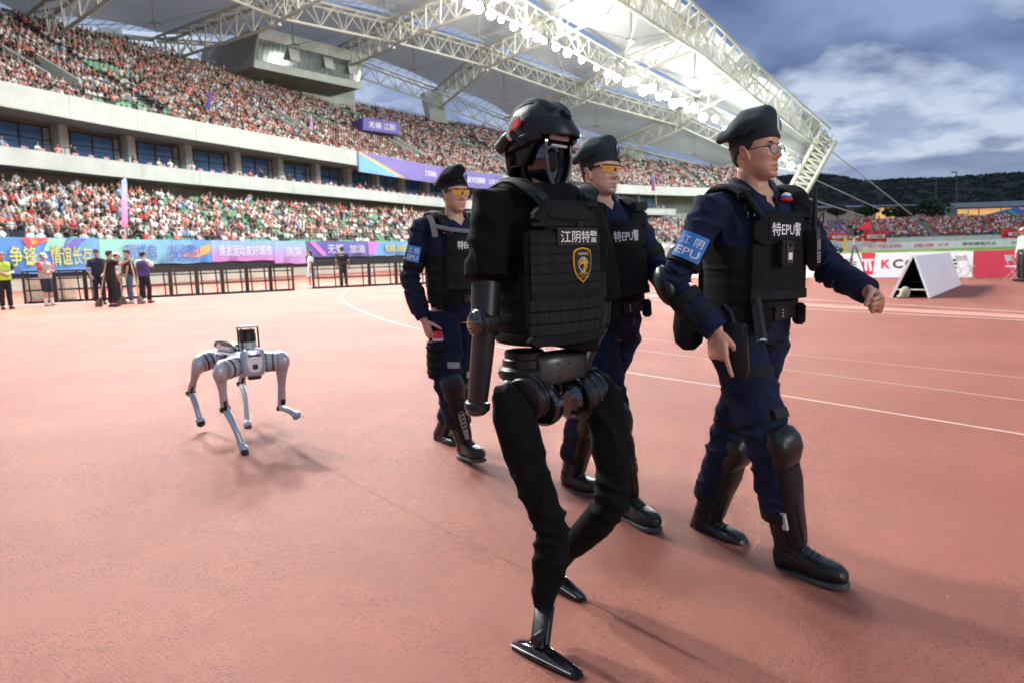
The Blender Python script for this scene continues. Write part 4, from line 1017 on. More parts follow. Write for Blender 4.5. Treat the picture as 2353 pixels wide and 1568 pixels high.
def foot_dir(J, sd):
    q = J['toe' + sd] - (J['an' + sd] - V((0, 0, .078))); return q.normalized()
def body_mesh(J, voxel, lean=.88, hands=None, head=True, tone=(.62, .37, .26), headM=None, neck_r=.056):
    """one continuous body: head, neck, trunk, arms with hands, legs"""
    mb = MB(); s = J.get('k', 1.)
    HM = headM if headM is not None else M4(J['head'], J['headR'] @ Matrix.Diagonal(V(J.get('headS', (1, 1, 1))) * s))
    if head: head_add(mb, HM)
    mb.loft([(q[0], q[1] * lean, q[2] * lean, q[3]) for q in torso_secs(J)], 28)
    hb = HM @ V((-.022, 0, -.075))
    mb.tube([J['neck'] - V((0, 0, .05)), J['neck'], J['neck'].lerp(hb, .5), hb, HM @ V((-.015, 0, -.02))], [neck_r * 1.2, neck_r * 1.08, neck_r, neck_r * .98, neck_r * .9], 20)
    for sd in 'RL':
        sh, el, wr = J['sh' + sd], J['el' + sd], J['wr' + sd]
        mb.tube([J['chest'].lerp(sh, .55), sh, sh.lerp(el, .5), el, el.lerp(wr, .35), wr], [.055, .055, .046, .039, .040, .026], 14, round_=True)
        hp, kn, an = J['hip' + sd], J['kn' + sd], J['an' + sd]
        mb.tube([hp, hp.lerp(kn, .4), kn, kn.lerp(an, .3), an], [.082, .074, .053, .052, .036], 14, round_=True)
        fd = foot_dir(J, sd); mb.tube([an, an - V((0, 0, .035)) + fd * .03, an - V((0, 0, .05)) + fd * .15], [.032, .028, .022], 10, round_=True)
        if hands and sd in hands: hand_add(mb, wr, side=1 if sd == 'L' else -1, **hands[sd])
    me = remesh(mb, voxel, 1, .25)
    co = getco(me); n = len(co); col = np.ones((n, 4), np.float32); col[:, :3] = tone
    inv = np.array(HM.inverted()); loc = co @ inv[:3, :3].T + inv[:3, 3]
    x, y, z = loc[:, 0], loc[:, 1], loc[:, 2]; face = (x > .05) & (np.abs(y) < .06) & (np.abs(z) < .13)
    lips = np.exp(-((z + .072) / .0085) ** 2 - (y / .021) ** 2) * face
    for i, c in enumerate((.42, .14, .12)): col[:, i] = col[:, i] * (1 - .75 * lips) + c * .75 * lips
    chk = np.exp(-((z + .030) / .022) ** 2 - ((np.abs(y) - .042) / .02) ** 2) * face * .18
    for i, c in enumerate((.58, .22, .16)): col[:, i] = col[:, i] * (1 - chk) + c * chk
    ear = np.exp(-((np.abs(y) - .08) / .014) ** 2 - ((z + .012) / .04) ** 2 - ((x + .006) / .022) ** 2) * .35
    for i, c in enumerate((.60, .22, .15)): col[:, i] = col[:, i] * (1 - ear) + c * ear
    beard = np.exp(-((z + .088) / .025) ** 2) * ((x > .02) & (z < -.05)) * .10
    col[:, :3] *= (1 - beard)[:, None]
    a = me.color_attributes.new('Col', 'FLOAT_COLOR', 'POINT'); a.data.foreach_set('color', col.ravel())
    return me, HM

def face_bits(HM, parent, brow=True, closed=.55):
    R3 = HM.to_3x3()
    for sg in (1, -1):
        b = MB(); c = HM @ V((.0640, .031 * sg, .001)); b.ell(c, R3 @ V((.0110, 0, 0)), R3 @ V((0, .0145, 0)), R3 @ V((0, 0, .0085)), 14, 10); e = b.build('eye', M_EYEW, parent)
        b = MB(); c2 = HM @ V((.0728, .0305 * sg, .0012)); b.ell(c2, R3 @ V((.0032, 0, 0)), R3 @ V((0, .0058, 0)), R3 @ V((0, 0, .0055)), 12, 8); b.build('iris', M_IRIS, e)
        b = MB(); pts = []
        for t in np.linspace(-1, 1, 7):
            y = (.031 + t * .0165) * sg; z = .0090 - .0035 * t * t
            pts.append(HM @ V((.0755 - .0045 * t * t - max(0, t) * .004, y, z)))
        b.tube(pts, [.0012, .0022, .0027, .0028, .0027, .0022, .0012], 6); b.build('eyelid', M_BROW, parent)
        b = MB(); pts = []
        for t in np.linspace(-1, 1, 8):
            ph = (.36 + t * .20) * sg; z = .0235 + .003 * t - .004 * t * t; pts.append(HM @ hs(ph, z, .0012))
        b.tube(pts, [.0014, .0026, .0032, .0032, .003, .0026, .002, .001], 6, up=R3 @ V((1, 0, 0)), flat=.6); b.build('eyebrow', M_BROW, parent)

def hair_shell(HM, parent, low=-.055, front=.058, off=.006, temple=1.05):
    """short hair: a shell over the skull that dips under the skin outside the hairline"""
    b = MB(); rs = []; n = 56
    for i in range(34):
        z = -.085 + (.1155 + .085) * (i / 33) ** .85; r = []
        for k in range(n):
            ph = 2 * math.pi * k / n; a = abs(math.atan2(math.sin(ph), math.cos(ph)))
            if a < temple: line = front
            elif a < 1.45: line = front + (.000 - front) * (a - temple) / (1.45 - temple)
            elif a < 1.95: line = .000 + (-.01) * (a - 1.45) / .5
            else: line = -.01 + (low + .01) * min(1, (a - 1.95) / .5)
            t = max(-1, min(1, (z - line) / .010)); r.append(HM @ hs(ph, z, off * t - (.004 if t < 0 else 0)))
        rs.append(r)
    b.rings(rs); return b.build('hair', M_HAIR, parent)

def mean_r(J): return J
def sleeve_trunk(J, voxel, loose=1.0, short=None, arm=(.074, .064, .056, .054, .046), collar=False, hem=-.12, amp=.004, seed=0., folds=(), chest=.20, deep=.130, waist=.172, sm=2):
    mb = MB(); ss = torso_secs(J, loose, loose, hipw=.175, waist=waist, chest=chest, deep=deep)
    ss = ss[1:-1] if hem > -.15 else ss[:-1]
    mb.loft(ss, 32)
    F_ = []
    for sd in 'RL':
        sh, el, wr = J['sh' + sd], J['el' + sd], J['wr' + sd]; a = [q * loose for q in arm]
        if short is None:
            cuff = el.lerp(wr, .97); mb.tube([J['chest'].lerp(sh, .5), sh, sh.lerp(el, .5), el, el.lerp(wr, .5), cuff], [a[0] * .95, a[0], a[1], a[2], a[3], a[4]], 18, round_=False)
            F_.append((el, (wr - sh), .13, .011, 15))
        else:
            e2 = sh.lerp(el, short); mb.tube([J['chest'].lerp(sh, .5), sh, e2], [a[0] * .95, a[0], a[1] * 1.08], 18)
        F_.append((sh, (el - sh), .13, .008, 12)); F_.append((sh.lerp(el, .6), V((.5, .3, 1)), .10, .005, 14))
    me = remesh(mb, voxel, sm, .5); wrinkle(me, amp, 15., list(F_) + list(folds), seed); return me
def trousers(J, voxel, r=(.106, .100, .086, .082, .072), amp=.0045, seed=0., end=.66, hipw=.176, deep=.128, folds=()):
    mb = MB(); mb.loft(torso_secs(J, 1, 1, hipw=hipw, waist=.162, deep=deep)[0:4], 32); F_ = []
    for sd in 'RL':
        hp, kn, an = J['hip' + sd], J['kn' + sd], J['an' + sd]; cuff = kn.lerp(an, end)
        mb.tube([hp + V((0, 0, .03)), hp, hp.lerp(kn, .5), kn, kn.lerp(an, .45), cuff], [r[0] * .85, r[0], r[1], r[2], r[3], r[4]], 20)
        F_ += [(kn, (an - hp).normalized() + V((.35, .2, 0)), .15, .011, 13), (cuff, an - kn, .10, .010, 17), (hp, V((.6, .2, 1)), .15, .009, 10), (hp.lerp(kn, .5), V((-.7, .3, 1)), .14, .008, 9), (kn.lerp(an, .4), V((.5, -.4, 1)), .12, .007, 13)]
    me = remesh(mb, voxel, 2, .5); wrinkle(me, amp, 13., F_ + list(folds), seed); return me

def boot(J, sd, parent, shaft=.30, m=None, k=1., lift=0., name='boot', sole_m=None, laces=True):
    """lace-up boot from ankle to toe with a separate sole"""
    an, kn, toe = J['an' + sd], J['kn' + sd], J['toe' + sd]; leg = (kn - an).normalized()
    fd = foot_dir(J, sd); up = V((0, 0, 1)); up = (up - fd * up.dot(fd)); up = up.normalized(); lat = up.cross(fd)
    heel = an - fd * .062 * k - up * .088 * k; ln = .30 * k
    mb = MB()
    def s(t, w, h, z0=.012): return (heel + fd * (t * ln) + up * (z0 + h / 2) * k, lat * w * k, up * h / 2 * k, .8)
    mb.loft([s(.0, .020, .05), s(.03, .035, .095), s(.12, .040, .115), s(.25, .043, .13), s(.38, .045, .118), s(.50, .047, .095), s(.64, .051, .080), s(.78, .051, .072), s(.90, .044, .062), s(.97, .031, .048), s(1.0, .014, .028)], 22)
    a0 = heel + fd * .065 * k + up * .05 * k
    mb.tube([a0, a0.lerp(an, .8) + up * .02, an + leg * .08 * k, an + leg * shaft * k], [.050 * k, .050 * k, .055 * k, .064 * k], 20, flat=1.0)
    me = remesh(mb, .006, 2, .5); wrinkle(me, .0012, 30, [(an, leg, .09, .003, 28)], 2.)
    o = skinobj(name, me, m or MATS['boot_leather'], parent)
    mb = MB(); secs = []
    for t, w in ((-.02, .022), (.02, .036), (.12, .041), (.28, .041), (.42, .041), (.60, .050), (.78, .0515), (.92, .044), (.985, .029), (1.005, .012)):
        th = .032 if t < .30 else (.020 if t < .5 else .024)
        secs.append((heel + fd * (t * ln) + up * (.016 - th / 2) * k, lat * w * k, up * th / 2 * k, .45))
    mb.loft(secs, 16); mb.build('sole', sole_m or MATS['boot_rubber'], o)
    if laces:
        for i in range(7):
            t = i / 6; xx = .60 - .44 * t; c0 = (heel + fd * xx * ln + up * float(np.interp(xx, [.36, .5, .64], [.128, .107, .093])) * k) if t < .45 else None
            if c0 is None:
                q = (t - .45) / .55; c0 = an + fd * (.060 + .002 * q) * k + leg * (.050 + .15 * q) * k
            b = MB(); b.tube([c0 - lat * .026 * k - up * .008, c0 + up * .004 + fd * .005, c0 + lat * .026 * k - up * .008], .0050 * k, 6); b.build('lace', MATS['lace_cord'], o)
    return o
mat('boot_leather', (.009, .010, .010), .36, spec=.38, bump=.5, bscale=90, bdist=.0015)
mat('boot_rubber', (.045, .05, .045), .6, bump=.4, bscale=90, bdist=.001); mat('lace_cord', (.035, .035, .035), .7)

class Panel:
    """curved plate: centre o, right ax, up ay; bends back towards its sides with radius rad"""
    def __init__(s, o, ax, ay, rad=.25, tilt=0.):
        s.o, s.ax, s.ay = V(o), V(ax).normalized(), V(ay); s.ay = (s.ay - s.ax * s.ay.dot(s.ax)).normalized(); s.n = s.ax.cross(s.ay); s.rad = rad
    def __call__(s, u, v, off=0.):
        a = u / s.rad; r = s.rad + off
        return s.o + s.ax * (r * math.sin(a)) + s.n * (r * math.cos(a) - s.rad) + s.ay * v
    def slab(s, u0, u1, v0, v1, t0, t1, nu=8, nv=2, corner=0.):
        b = MB(); rs = []
        for i in range(nu + 1):
            u = u0 + (u1 - u0) * i / nu; c = corner * max(0, 1 - min(u - u0, u1 - u) / max(1e-6, corner)) if corner else 0
            rs.append([s(u, v0 + c * .7, t0), s(u, v0 + c * .7, t1), s(u, v1 - c, t1), s(u, v1 - c, t0)])
        return b.rings(rs)
# ================================================================ POLICE OFFICERS
M_NAVY = mat('navy_cloth', (.0115, .017, .043), .9, var=.08, vscale=9, bump=.35, bscale=420, bdist=.0008, spec=.18, weave=260)
M_VEST = mat('vest_nylon', (.0085, .0105, .011), .85, spec=.2, var=.25, vscale=14, bump=.4, bscale=350, bdist=.0008)
M_VEST2 = mat('vest_webbing', (.0115, .014, .0145), .8, spec=.22, var=.25, vscale=20, bump=.4, bscale=300, bdist=.0008)
M_SLOT = mat('slot_black', (.004, .004, .005), .9)
M_PLAST = mat('black_plastic', (.010, .0115, .012), .38, spec=.28, bump=.1, bscale=200, bdist=.0005)
M_CARB = mat('carbon_pattern', (.012, .0135, .014), .30, spec=.4, weave=170, bump=.3, bscale=50, bdist=.0006)
M_GREYP = mat('grey_plastic', (.30, .31, .30), .35)
M_SILV = mat('silver_metal', (.62, .62, .60), .25, metal=1.)
M_WHITE = mat('white_print', (.80, .80, .80), .6); M_BLUEP = mat('blue_patch', (.035, .22, .62), .6, bump=.2, bscale=400, bdist=.0005)
M_RED = mat('red_gloss', (.65, .03, .03), .2); M_BLUEG = mat('blue_gloss', (.05, .10, .50), .2)
M_BERET = mat('beret_wool', (.016, .029, .033), .95, spec=.2, sheen=.15, bump=.4, bscale=500, bdist=.001)
M_BERETK = mat('beret_wool_black', (.006, .007, .008), .95, spec=.15, sheen=.1, bump=.4, bscale=500, bdist=.001)
M_YLENS = mat('yellow_lens', (.85, .38, .005), .06, alpha=.66, spec=.6)
M_CLENS = mat('clear_lens', (.75, .80, .9), .03, alpha=.16, spec=1.)
M_REFL = mat('reflective_grey', (.50, .51, .52), .35); M_YEL = mat('yellow_mark', (.75, .65, .03), .5)

def joints(px, F, headdir, tilt=0.):
    J = {k: P(*v) for k, v in px.items()}; J['chest'] = (J['shR'] + J['shL']) / 2; J['F'] = V(F).normalized()
    hd = V(headdir).normalized(); J['headR'] = frame3(V((hd.x, hd.y, tilt)), (0, 0, 1)); J['k'] = .95
    return J

def beret(HM, parent, m, badge=True):
    b = MB(); n = 48; rs = []; R3 = HM.to_3x3()
    for off, dz in ((.003, -.012), (.007, -.004), (.007, .012)):
        rs.append([HM @ hs(2 * math.pi * k / n, .046 + .012 * math.cos(2 * math.pi * k / n) + dz, off) for k in range(n)])
    for cx, hx, hy, z0, sl in ((-.010, .098, .084, .062, .02), (-.022, .110, .096, .070, .07), (-.034, .119, .105, .082, .15), (-.038, .122, .108, .096, .21), (-.038, .120, .106, .111, .25), (-.036, .112, .099, .127, .27), (-.032, .097, .086, .142, .27), (-.027, .074, .064, .155, .25), (-.022, .042, .036, .163, .22), (-.018, .012, .010, .166, .2)):
        r = []
        for k in range(n):
            a = 2 * math.pi * k / n; x = cx + hx * math.cos(a); y = hy * math.sin(a) - .010 * (z0 > .08)
            z = z0 + sl * (x + .03) + .22 * (y + .01) * (z0 > .08)
            q = V((x, y, z)); nn = noise.noise(q * 14) * .012; r.append(HM @ (q * (1 + nn / .1)))
        rs.append(r)
    b.rings(rs); o = b.build('beret', m, parent, angle=80)
    bb = MB(); bb.rings([[HM @ hs(2 * math.pi * k / n, .046 + .012 * math.cos(2 * math.pi * k / n) + dz, of) for k in range(n)] for dz, of in ((-.016, .004), (-.0155, .0075), (-.009, .0085), (-.008, .004))], cap=False)
    bb.build('beret_band', mat('beret_trim', (.010, .012, .012), .75), o)
    if badge:                                                       # metal shield badge over the left eye
        c = HM @ hs(.42, .082, .020); nx = (R3 @ V((.92, .40, .12))).normalized(); up = R3 @ V((0, 0, 1)); up = (up - nx * up.dot(nx)).normalized(); rt = up.cross(nx)
        bd = MB(); out = [(0, .030), (.009, .026), (.016, .022), (.019, .006), (.015, -.012), (.007, -.022), (0, -.026), (-.007, -.022), (-.015, -.012), (-.019, .006), (-.016, .022), (-.009, .026)]
        bd.poly([c + rt * x + up * y for x, y in out], nx, .005); bo = bd.build('cap_badge', M_SILV, o)
        b2 = MB(); b2.poly([c + nx * .005 + rt * x * .5 + up * y * .5 for x, y in out], nx, .003); b2.build('badge_shield', M_BLUEG, bo)
    for sg in (.006, -.006):                                        # drawstring tails at the back
        t = MB(); p0 = HM @ V((-.100, sg, .015)); t.tube([p0, p0 + V((-.006, sg, -.03)), p0 + V((.004, sg * 2, -.06)), p0 + V((-.004, sg * 1.5, -.085 - sg * 2))], .0022, 6, flat=.5); t.build('drawstring', MATS['lace_cord'], o)
    return o
def sport_glasses(HM, parent):
    R3 = HM.to_3x3(); b = MB(); n = 28; top, bot = [], []
    for i in range(n + 1):
        ph = -1.02 + 2.04 * i / n; y = hs(ph, .005).y; notch = .017 * gs(y, .009)
        x0 = .098 - 4.6 * y * y; top.append(HM @ V((x0, y * 1.05, .020))); bot.append(HM @ V((x0 + .001, y * 1.05, -.017 + notch + .008 * min(1, (abs(ph) / 1.02) ** 4))))
    b.add(top + bot, [(i, i + 1, n + 2 + i, n + 1 + i) for i in range(n)]); o = b.build('shooting_glasses', M_YLENS, parent)
    f = MB(); f.tube([q + R3 @ V((.001, 0, .001)) for q in top], .0028, 8)
    f.build('glasses_bar', M_PLAST, o)
    for sg in (1, -1):
        t = MB(); t.tube([HM @ V((.070, .0735 * sg, .018)), HM @ V((.035, .0790 * sg, .014)), HM @ V((-.012, .0800 * sg, .008))], .0028, 8, up=R3 @ V((0, 0, 1)), flat=1.6); t.build('temple_arm', M_PLAST, o)
    nb = MB(); nb.ell(HM @ V((.097, 0, -.001)), R3 @ V((.004, 0, 0)), R3 @ V((0, .009, 0)), R3 @ V((0, 0, .011)), 10, 8); nb.build('nose_bridge', M_PLAST, o)
def round_glasses(HM, parent):
    R3 = HM.to_3x3(); o = None
    for sg in (1, -1):
        c = V((.098, .0335 * sg, -.006)); pts = []
        for k in range(24):
            a = 2 * math.pi * k / 24; yy = .0245 * math.cos(a); pts.append(HM @ (c + V((-abs(yy + .0335 * sg - 0) * .14 + .004, yy, .0215 * math.sin(a) * (1 if math.sin(a) < 0 else .86)))))
        r = MB(); r.tube(pts + [pts[0]], .0016, 8, cap=False); q = r.build('glasses' if o is None else 'rim', mat('gunmetal', (.10, .10, .11), .25, metal=.8), parent if o is None else o)
        o = o or q
        l = MB(); l.add(pts, [tuple(range(24))]); l.build('lens', M_CLENS, o, smooth=False)
        t = MB(); t.tube([HM @ V((.089, .060 * sg, .004)), HM @ V((.05, .077 * sg, .004)), HM @ V((-.012, .080 * sg, .002))], .0018, 6); t.build('temple_arm', MATS['gunmetal'], o)
    b = MB(); b.tube([HM @ V((.098, .010, -.002)), HM @ V((.101, 0, .001)), HM @ V((.098, -.010, -.002))], .0016, 6); b.build('bridge', MATS['gunmetal'], o)

def strap(pts, w, th, name, m, parent, up):
    b = MB(); b.tube(pts, w, 10, up=up, flat=th / w); return b.build(name, m, parent)
def knee_guard(J, sd, parent, upper=True, stripes=False):
    kn, an, hp = J['kn' + sd], J['an' + sd], J['hip' + sd]; leg = (kn - an).normalized(); fw = (J['toe' + sd] - an); fw.z *= .3
    fw = (fw - leg * fw.dot(leg)).normalized(); lat = leg.cross(fw); g = empty_part('knee_guard', parent)
    b = MB(); b.loft([(kn + leg * h_ + fw * (.040 + pr), lat * w_, fw * (.030 + pr), .62) for h_, w_, pr in ((-.105, .030, -.012), (-.100, .050, .0), (-.060, .064, .012), (-.005, .070, .022), (.040, .068, .020), (.072, .058, .010), (.086, .040, .0), (.090, .020, -.01))], 24); o = b.build('knee_cap', M_CARB, g, angle=50)
    b = MB(); b.loft([(kn + leg * h_ + fw * (.072 + pr), lat * w_, fw * (.020 + pr * .4), .5) for h_, w_, pr in ((-.048, .020, -.006), (-.044, .034, .002), (.0, .040, .010), (.042, .036, .006), (.048, .022, -.004))], 20); b.build('cap_plate', M_PLAST, o, angle=50)
    for s_ in (-.03, .03):
        b = MB(); b.ell(kn + fw * .088 + lat * s_ + leg * .03, fw * .010, lat * .010, leg * .010, 10, 6); b.build('rivet', M_PLAST, o)
    th = (hp - kn).normalized(); tf = (fw - th * fw.dot(th)).normalized(); tl = th.cross(tf); tc = kn + th * .105
    b = MB(); b.loft([(tc + th * .022, tl * .082, tf * .084), (tc + th * .020, tl * .092, tf * .094), (tc - th * .020, tl * .091, tf * .093), (tc - th * .022, tl * .080, tf * .082)], 24); b.build('upper_strap', M_VEST2, g)
    b = MB(); b.box(tc + tf * .094, (.080, .014, .040), Matrix((tl, tf, th)).transposed()); bk = b.build('buckle', M_GREYP if stripes else M_PLAST, g, bevel=.003)
    # shin plate
    b = MB(); L_ = (kn - an).length; secs = []
    for t, w, d in ((.14, .030, .012), (.16, .056, .030), (.30, .060, .034), (.55, .054, .032), (.80, .046, .030), (.90, .038, .026), (.92, .020, .010)):
        c = kn.lerp(an, t) + fw * (.052 + .010 * (t < .5)); secs.append((c, lat * w, fw * d, .8))
    b.loft(secs, 22); sp = b.build('shin_plate', M_PLAST, g)
    b = MB(); secs = []
    for t, w, d in ((.20, .012, .004), (.22, .026, .012), (.50, .022, .012), (.84, .014, .010), (.87, .006, .003)):
        secs.append((kn.lerp(an, t) + fw * (.084 - .010 * t), lat * w, fw * d, .6))
    b.loft(secs, 14); rd = b.build('shin_ridge', M_GREYP if stripes else M_CARB, sp)
    if stripes:
        for i in range(6):
            b = MB(); b.box(kn.lerp(an, .34 + i * .065) + fw * (.095 - .010 * (.34 + i * .065)) + lat * .0, (.024, .008, .010), Matrix((lat, fw, (leg + lat * .5).normalized())).transposed()); b.build('vent_slot', M_SLOT, rd, smooth=False)
    for t in (.30, .60):
        b = MB(); c = kn.lerp(an, t); b.loft([(c + leg * .022, lat * .072, fw * .072), (c + leg * .02, lat * .083, fw * .083), (c - leg * .02, lat * .082, fw * .082), (c - leg * .022, lat * .072, fw * .072)], 20); b.build('shin_strap', M_VEST2, g)
    return g, fw, lat, leg
def empty_part(name, parent):
    o = bpy.data.objects.new(name, None); COL.objects.link(o); o.parent = parent; o.matrix_parent_inverse = par_inv(parent); return o
def elbow_guard(J, sd, parent):
    sh, el, wr = J['sh' + sd], J['el' + sd], J['wr' + sd]; out = (el - (sh + wr) / 2).normalized(); ax = (wr - sh).normalized(); ax = (ax - out * ax.dot(out)).normalized(); lat = out.cross(ax)
    g = empty_part('elbow_guard', parent)
    b = MB(); b.ell(el + out * .024, out * .045, lat * .060, ax * .082, 20, 12); b.build('elbow_cap', M_PLAST, g)
    fa = (wr - el).normalized(); of = (out - fa * out.dot(fa)).normalized(); lf = of.cross(fa)
    b = MB(); secs = []
    for t, w, d in ((.18, .030, .012), (.24, .050, .030), (.5, .052, .034), (.78, .044, .028), (.84, .024, .010)): secs.append((el.lerp(wr, t) + of * .034, lf * w, of * d, .8))
    b.loft(secs, 18); b.build('forearm_plate', M_VEST, g)
    for t, rr in ((.35, .060), (.68, .055)):
        c = el.lerp(wr, t); b = MB(); b.loft([(c - fa * .02, lf * rr * .94, of * rr * .94), (c - fa * .018, lf * rr, of * rr), (c + fa * .018, lf * rr * .98, of * rr * .98), (c + fa * .02, lf * rr * .92, of * rr * .92)], 18); b.build('elbow_strap', M_VEST2, g)
    ua = (sh - el).normalized(); ou = (out - ua * out.dot(ua)).normalized(); lu = ou.cross(ua); c = el.lerp(sh, .30)
    b = MB(); b.loft([(c - ua * .022, lu * .062, ou * .062), (c - ua * .02, lu * .068, ou * .068), (c + ua * .02, lu * .070, ou * .070), (c + ua * .022, lu * .064, ou * .064)], 18); b.build('elbow_strap', M_VEST2, g)
    return g
def vest(J, parent, text, straps=True, pan_w=.29, top=.60):
    """carrier hugging the trunk, front panel with punched slots, shoulder straps, name panel"""
    pe, nk = J['pelvis'], J['neck']; g = empty_part('tactical_vest', parent)
    ss = torso_secs(J, 1.10, 1.18, hipw=.178, waist=.176, chest=.196, deep=.134); up = (nk - pe).normalized()
    Ls = (J['shL'] - J['shR']).normalized(); F_ = Ls.cross(up).normalized()
    def sec(t, k=1.):
        c = pe.lerp(nk, t); w = float(np.interp(t, [.12, .4, .6, .72], [.187, .186, .200, .205])); d = float(np.interp(t, [.12, .4, .6, .72], [.150, .152, .158, .150])); return (c, Ls * w * k, F_ * d * k, .80)
    b = MB(); b.loft([sec(.15, .93), sec(.155), sec(.25), sec(.4), sec(.52), sec(.60), sec(.605, .93)], 40); cb = b.build('cummerbund', M_VEST, g, angle=60)
    for i in range(3):                                              # webbing round the sides
        t = .24 + i * .11; b = MB(); b.rings([[q for q in ring] for ring in [
            [V(sec(t + dt, 1.0 + kk)[0]) + sec(t, 1 + kk)[1] * math.copysign(abs(math.cos(a)) ** .8, math.cos(a)) + sec(t, 1 + kk)[2] * math.copysign(abs(math.sin(a)) ** .8, math.sin(a)) for a in np.linspace(0, 2 * math.pi, 40, endpoint=False)]
            for dt, kk in ((-.022, .004), (-.021, .004), (.021, .004), (.022, .004))]], cap=False); b.build('webbing_row', M_VEST2, cb, angle=60)
    # front and back panels
    for sgn, nm in ((1, 'front_panel'), (-1, 'back_panel')):
        n = F_ * sgn; o = pe.lerp(nk, .585) + n * .152; pn = Panel(o, up.cross(n), up, .34)
        L_ = (nk - pe).length
        b = pn.slab(-pan_w / 2, pan_w / 2, -.36 * L_, .02 * L_, -.02, .022, 10); b.v = b.v
        po = b.build(nm, M_VEST, g, bevel=.006)
        b = pn.slab(-pan_w * .485, pan_w * .485, .0 * L_, .25 * L_, -.02, .0215, 14, corner=.045); b.build('upper_flap', M_VEST, po, bevel=.006)
        if sgn == 1:
            for r_ in range(9):
                v0 = -.33 * L_ + r_ * .038 * L_; b = MB()
                for c in range(9):
                    u = -pan_w * .42 + c * pan_w * .105 + (.006 if r_ % 2 else 0)
                    b.poly([pn(u - .0055, v0 - .004, .0225), pn(u + .0055, v0 - .004, .0225), pn(u + .0055, v0 + .004, .0225), pn(u - .0055, v0 + .004, .0225)], pn.n, .0006)
                b.build('slot_row', M_SLOT, po, smooth=False, kind='stuff')
            b = pn.slab(-pan_w * .5, pan_w * .5, -.37 * L_, -.30 * L_, .022, .026, 10); b.build('hem_band', M_VEST2, po, bevel=.002)
            nv = .125 * L_; b = pn.slab(-.082, .082, nv - .040, nv + .040, .020, .025, 8); npn = b.build('name_panel', M_VEST2, po, bevel=.002)
            lettering(text, None, pn.ax, pn.ay, .142, .050, M_WHITE, npn, off=.0262, bold=.012, fn=lambda u, v, o_: pn(u, v + nv, o_))
            front = pn
    for sd in 'RL':
        sh = J['sh' + sd]; inner = J['chest'].lerp(sh, .62); pts = []
        tp = inner + V((0, 0, .075))
        pts = [front(-.10 if sd == 'R' else .10, .20 * (nk - pe).length, .012), tp + F_ * .10 - V((0, 0, .03)), tp + F_ * .035, tp - F_ * .05, tp - F_ * .125 - V((0, 0, .06))]
        strap(catmull(pts, per=4), .034, .012, 'shoulder_strap', M_VEST, g, F_.cross(Ls) if False else Ls.cross(F_))
        pad = catmull(pts[1:4], per=4); strap([q + V((0, 0, .006)) for q in pad], .040, .016, 'shoulder_pad', M_VEST2, g, V((0, 0, 1)))
    return g, front, F_, Ls, up
def belt(J, parent, F_, Ls, up):
    pe = J['pelvis'] + up * .06; b = MB(); b.loft([(pe - up * .026, Ls * .175, F_ * .132, .85), (pe - up * .025, Ls * .188, F_ * .144, .85), (pe + up * .025, Ls * .187, F_ * .143, .85), (pe + up * .026, Ls * .175, F_ * .132, .85)], 36); o = b.build('duty_belt', M_VEST2, parent, angle=60)
    b = MB(); b.box(pe + F_ * .148, (.07, .016, .052), Matrix((Ls, F_, up)).transposed()); bk = b.build('belt_buckle', M_PLAST, o, bevel=.004)
    for dz in (-.012, .0, .012):
        b = MB(); b.ell(pe + F_ * .158 + up * dz + Ls * .006, Ls * .004, F_ * .004, up * .004, 8, 6); b.build('buckle_stud', M_SILV, bk)
    for a in (-.95, -.45, .95):
        c = pe + Ls * .188 * math.sin(a) + F_ * .150 * math.cos(a); nn = (Ls * math.sin(a) + F_ * math.cos(a)).normalized(); b = MB(); b.box(c + nn * .018 - up * .015, (.06, .04, .085), Matrix((up.cross(nn), nn, up)).transposed()); po = b.build('belt_pouch', M_VEST, o, bevel=.008)
    return o
def collar(J, parent, m, F_, Ls, up, open_=.035):
    nk = J['neck']; b = MB(); rs = []
    for dz, r0, lean in ((-.035, .092, .0), (.015, .088, 0), (.050, .083, .006), (.056, .087, .008), (.030, .099, .012), (-.014, .114, .02)):
        r = []
        for a in np.linspace(R(14), R(346), 30):
            z = dz - .080 * gs(min(a, 2 * math.pi - a) - R(14), .60); q = nk + F_ * (math.cos(a) * r0 * .98 + .012 - .01 * (dz > 0)) + Ls * math.sin(a) * r0 + up * z; r.append(q)
        rs.append(r)
    vs = [q for r in rs for q in r]; n = 30
    b.add(vs, [(i * n + j, i * n + j + 1, (i + 1) * n + j + 1, (i + 1) * n + j) for i in range(len(rs) - 1) for j in range(n - 1)])
    return b.build('collar', m, parent, angle=70)
def shoulder_lamp(c, n, up, parent):
    rt = up.cross(n); Mx = Matrix((rt, n, up)).transposed(); g = empty_part('shoulder_lamp', parent)
    for i, (m, dz) in enumerate(((M_RED, -.007), (M_BLUEG, .002), (M_WHITE, .009))):
        b = MB(); b.ell(c + up * dz, rt * (.030 - i * .005), n * (.022 - i * .003), up * .011, 16, 8); b.build('lamp_stripe', m, g)

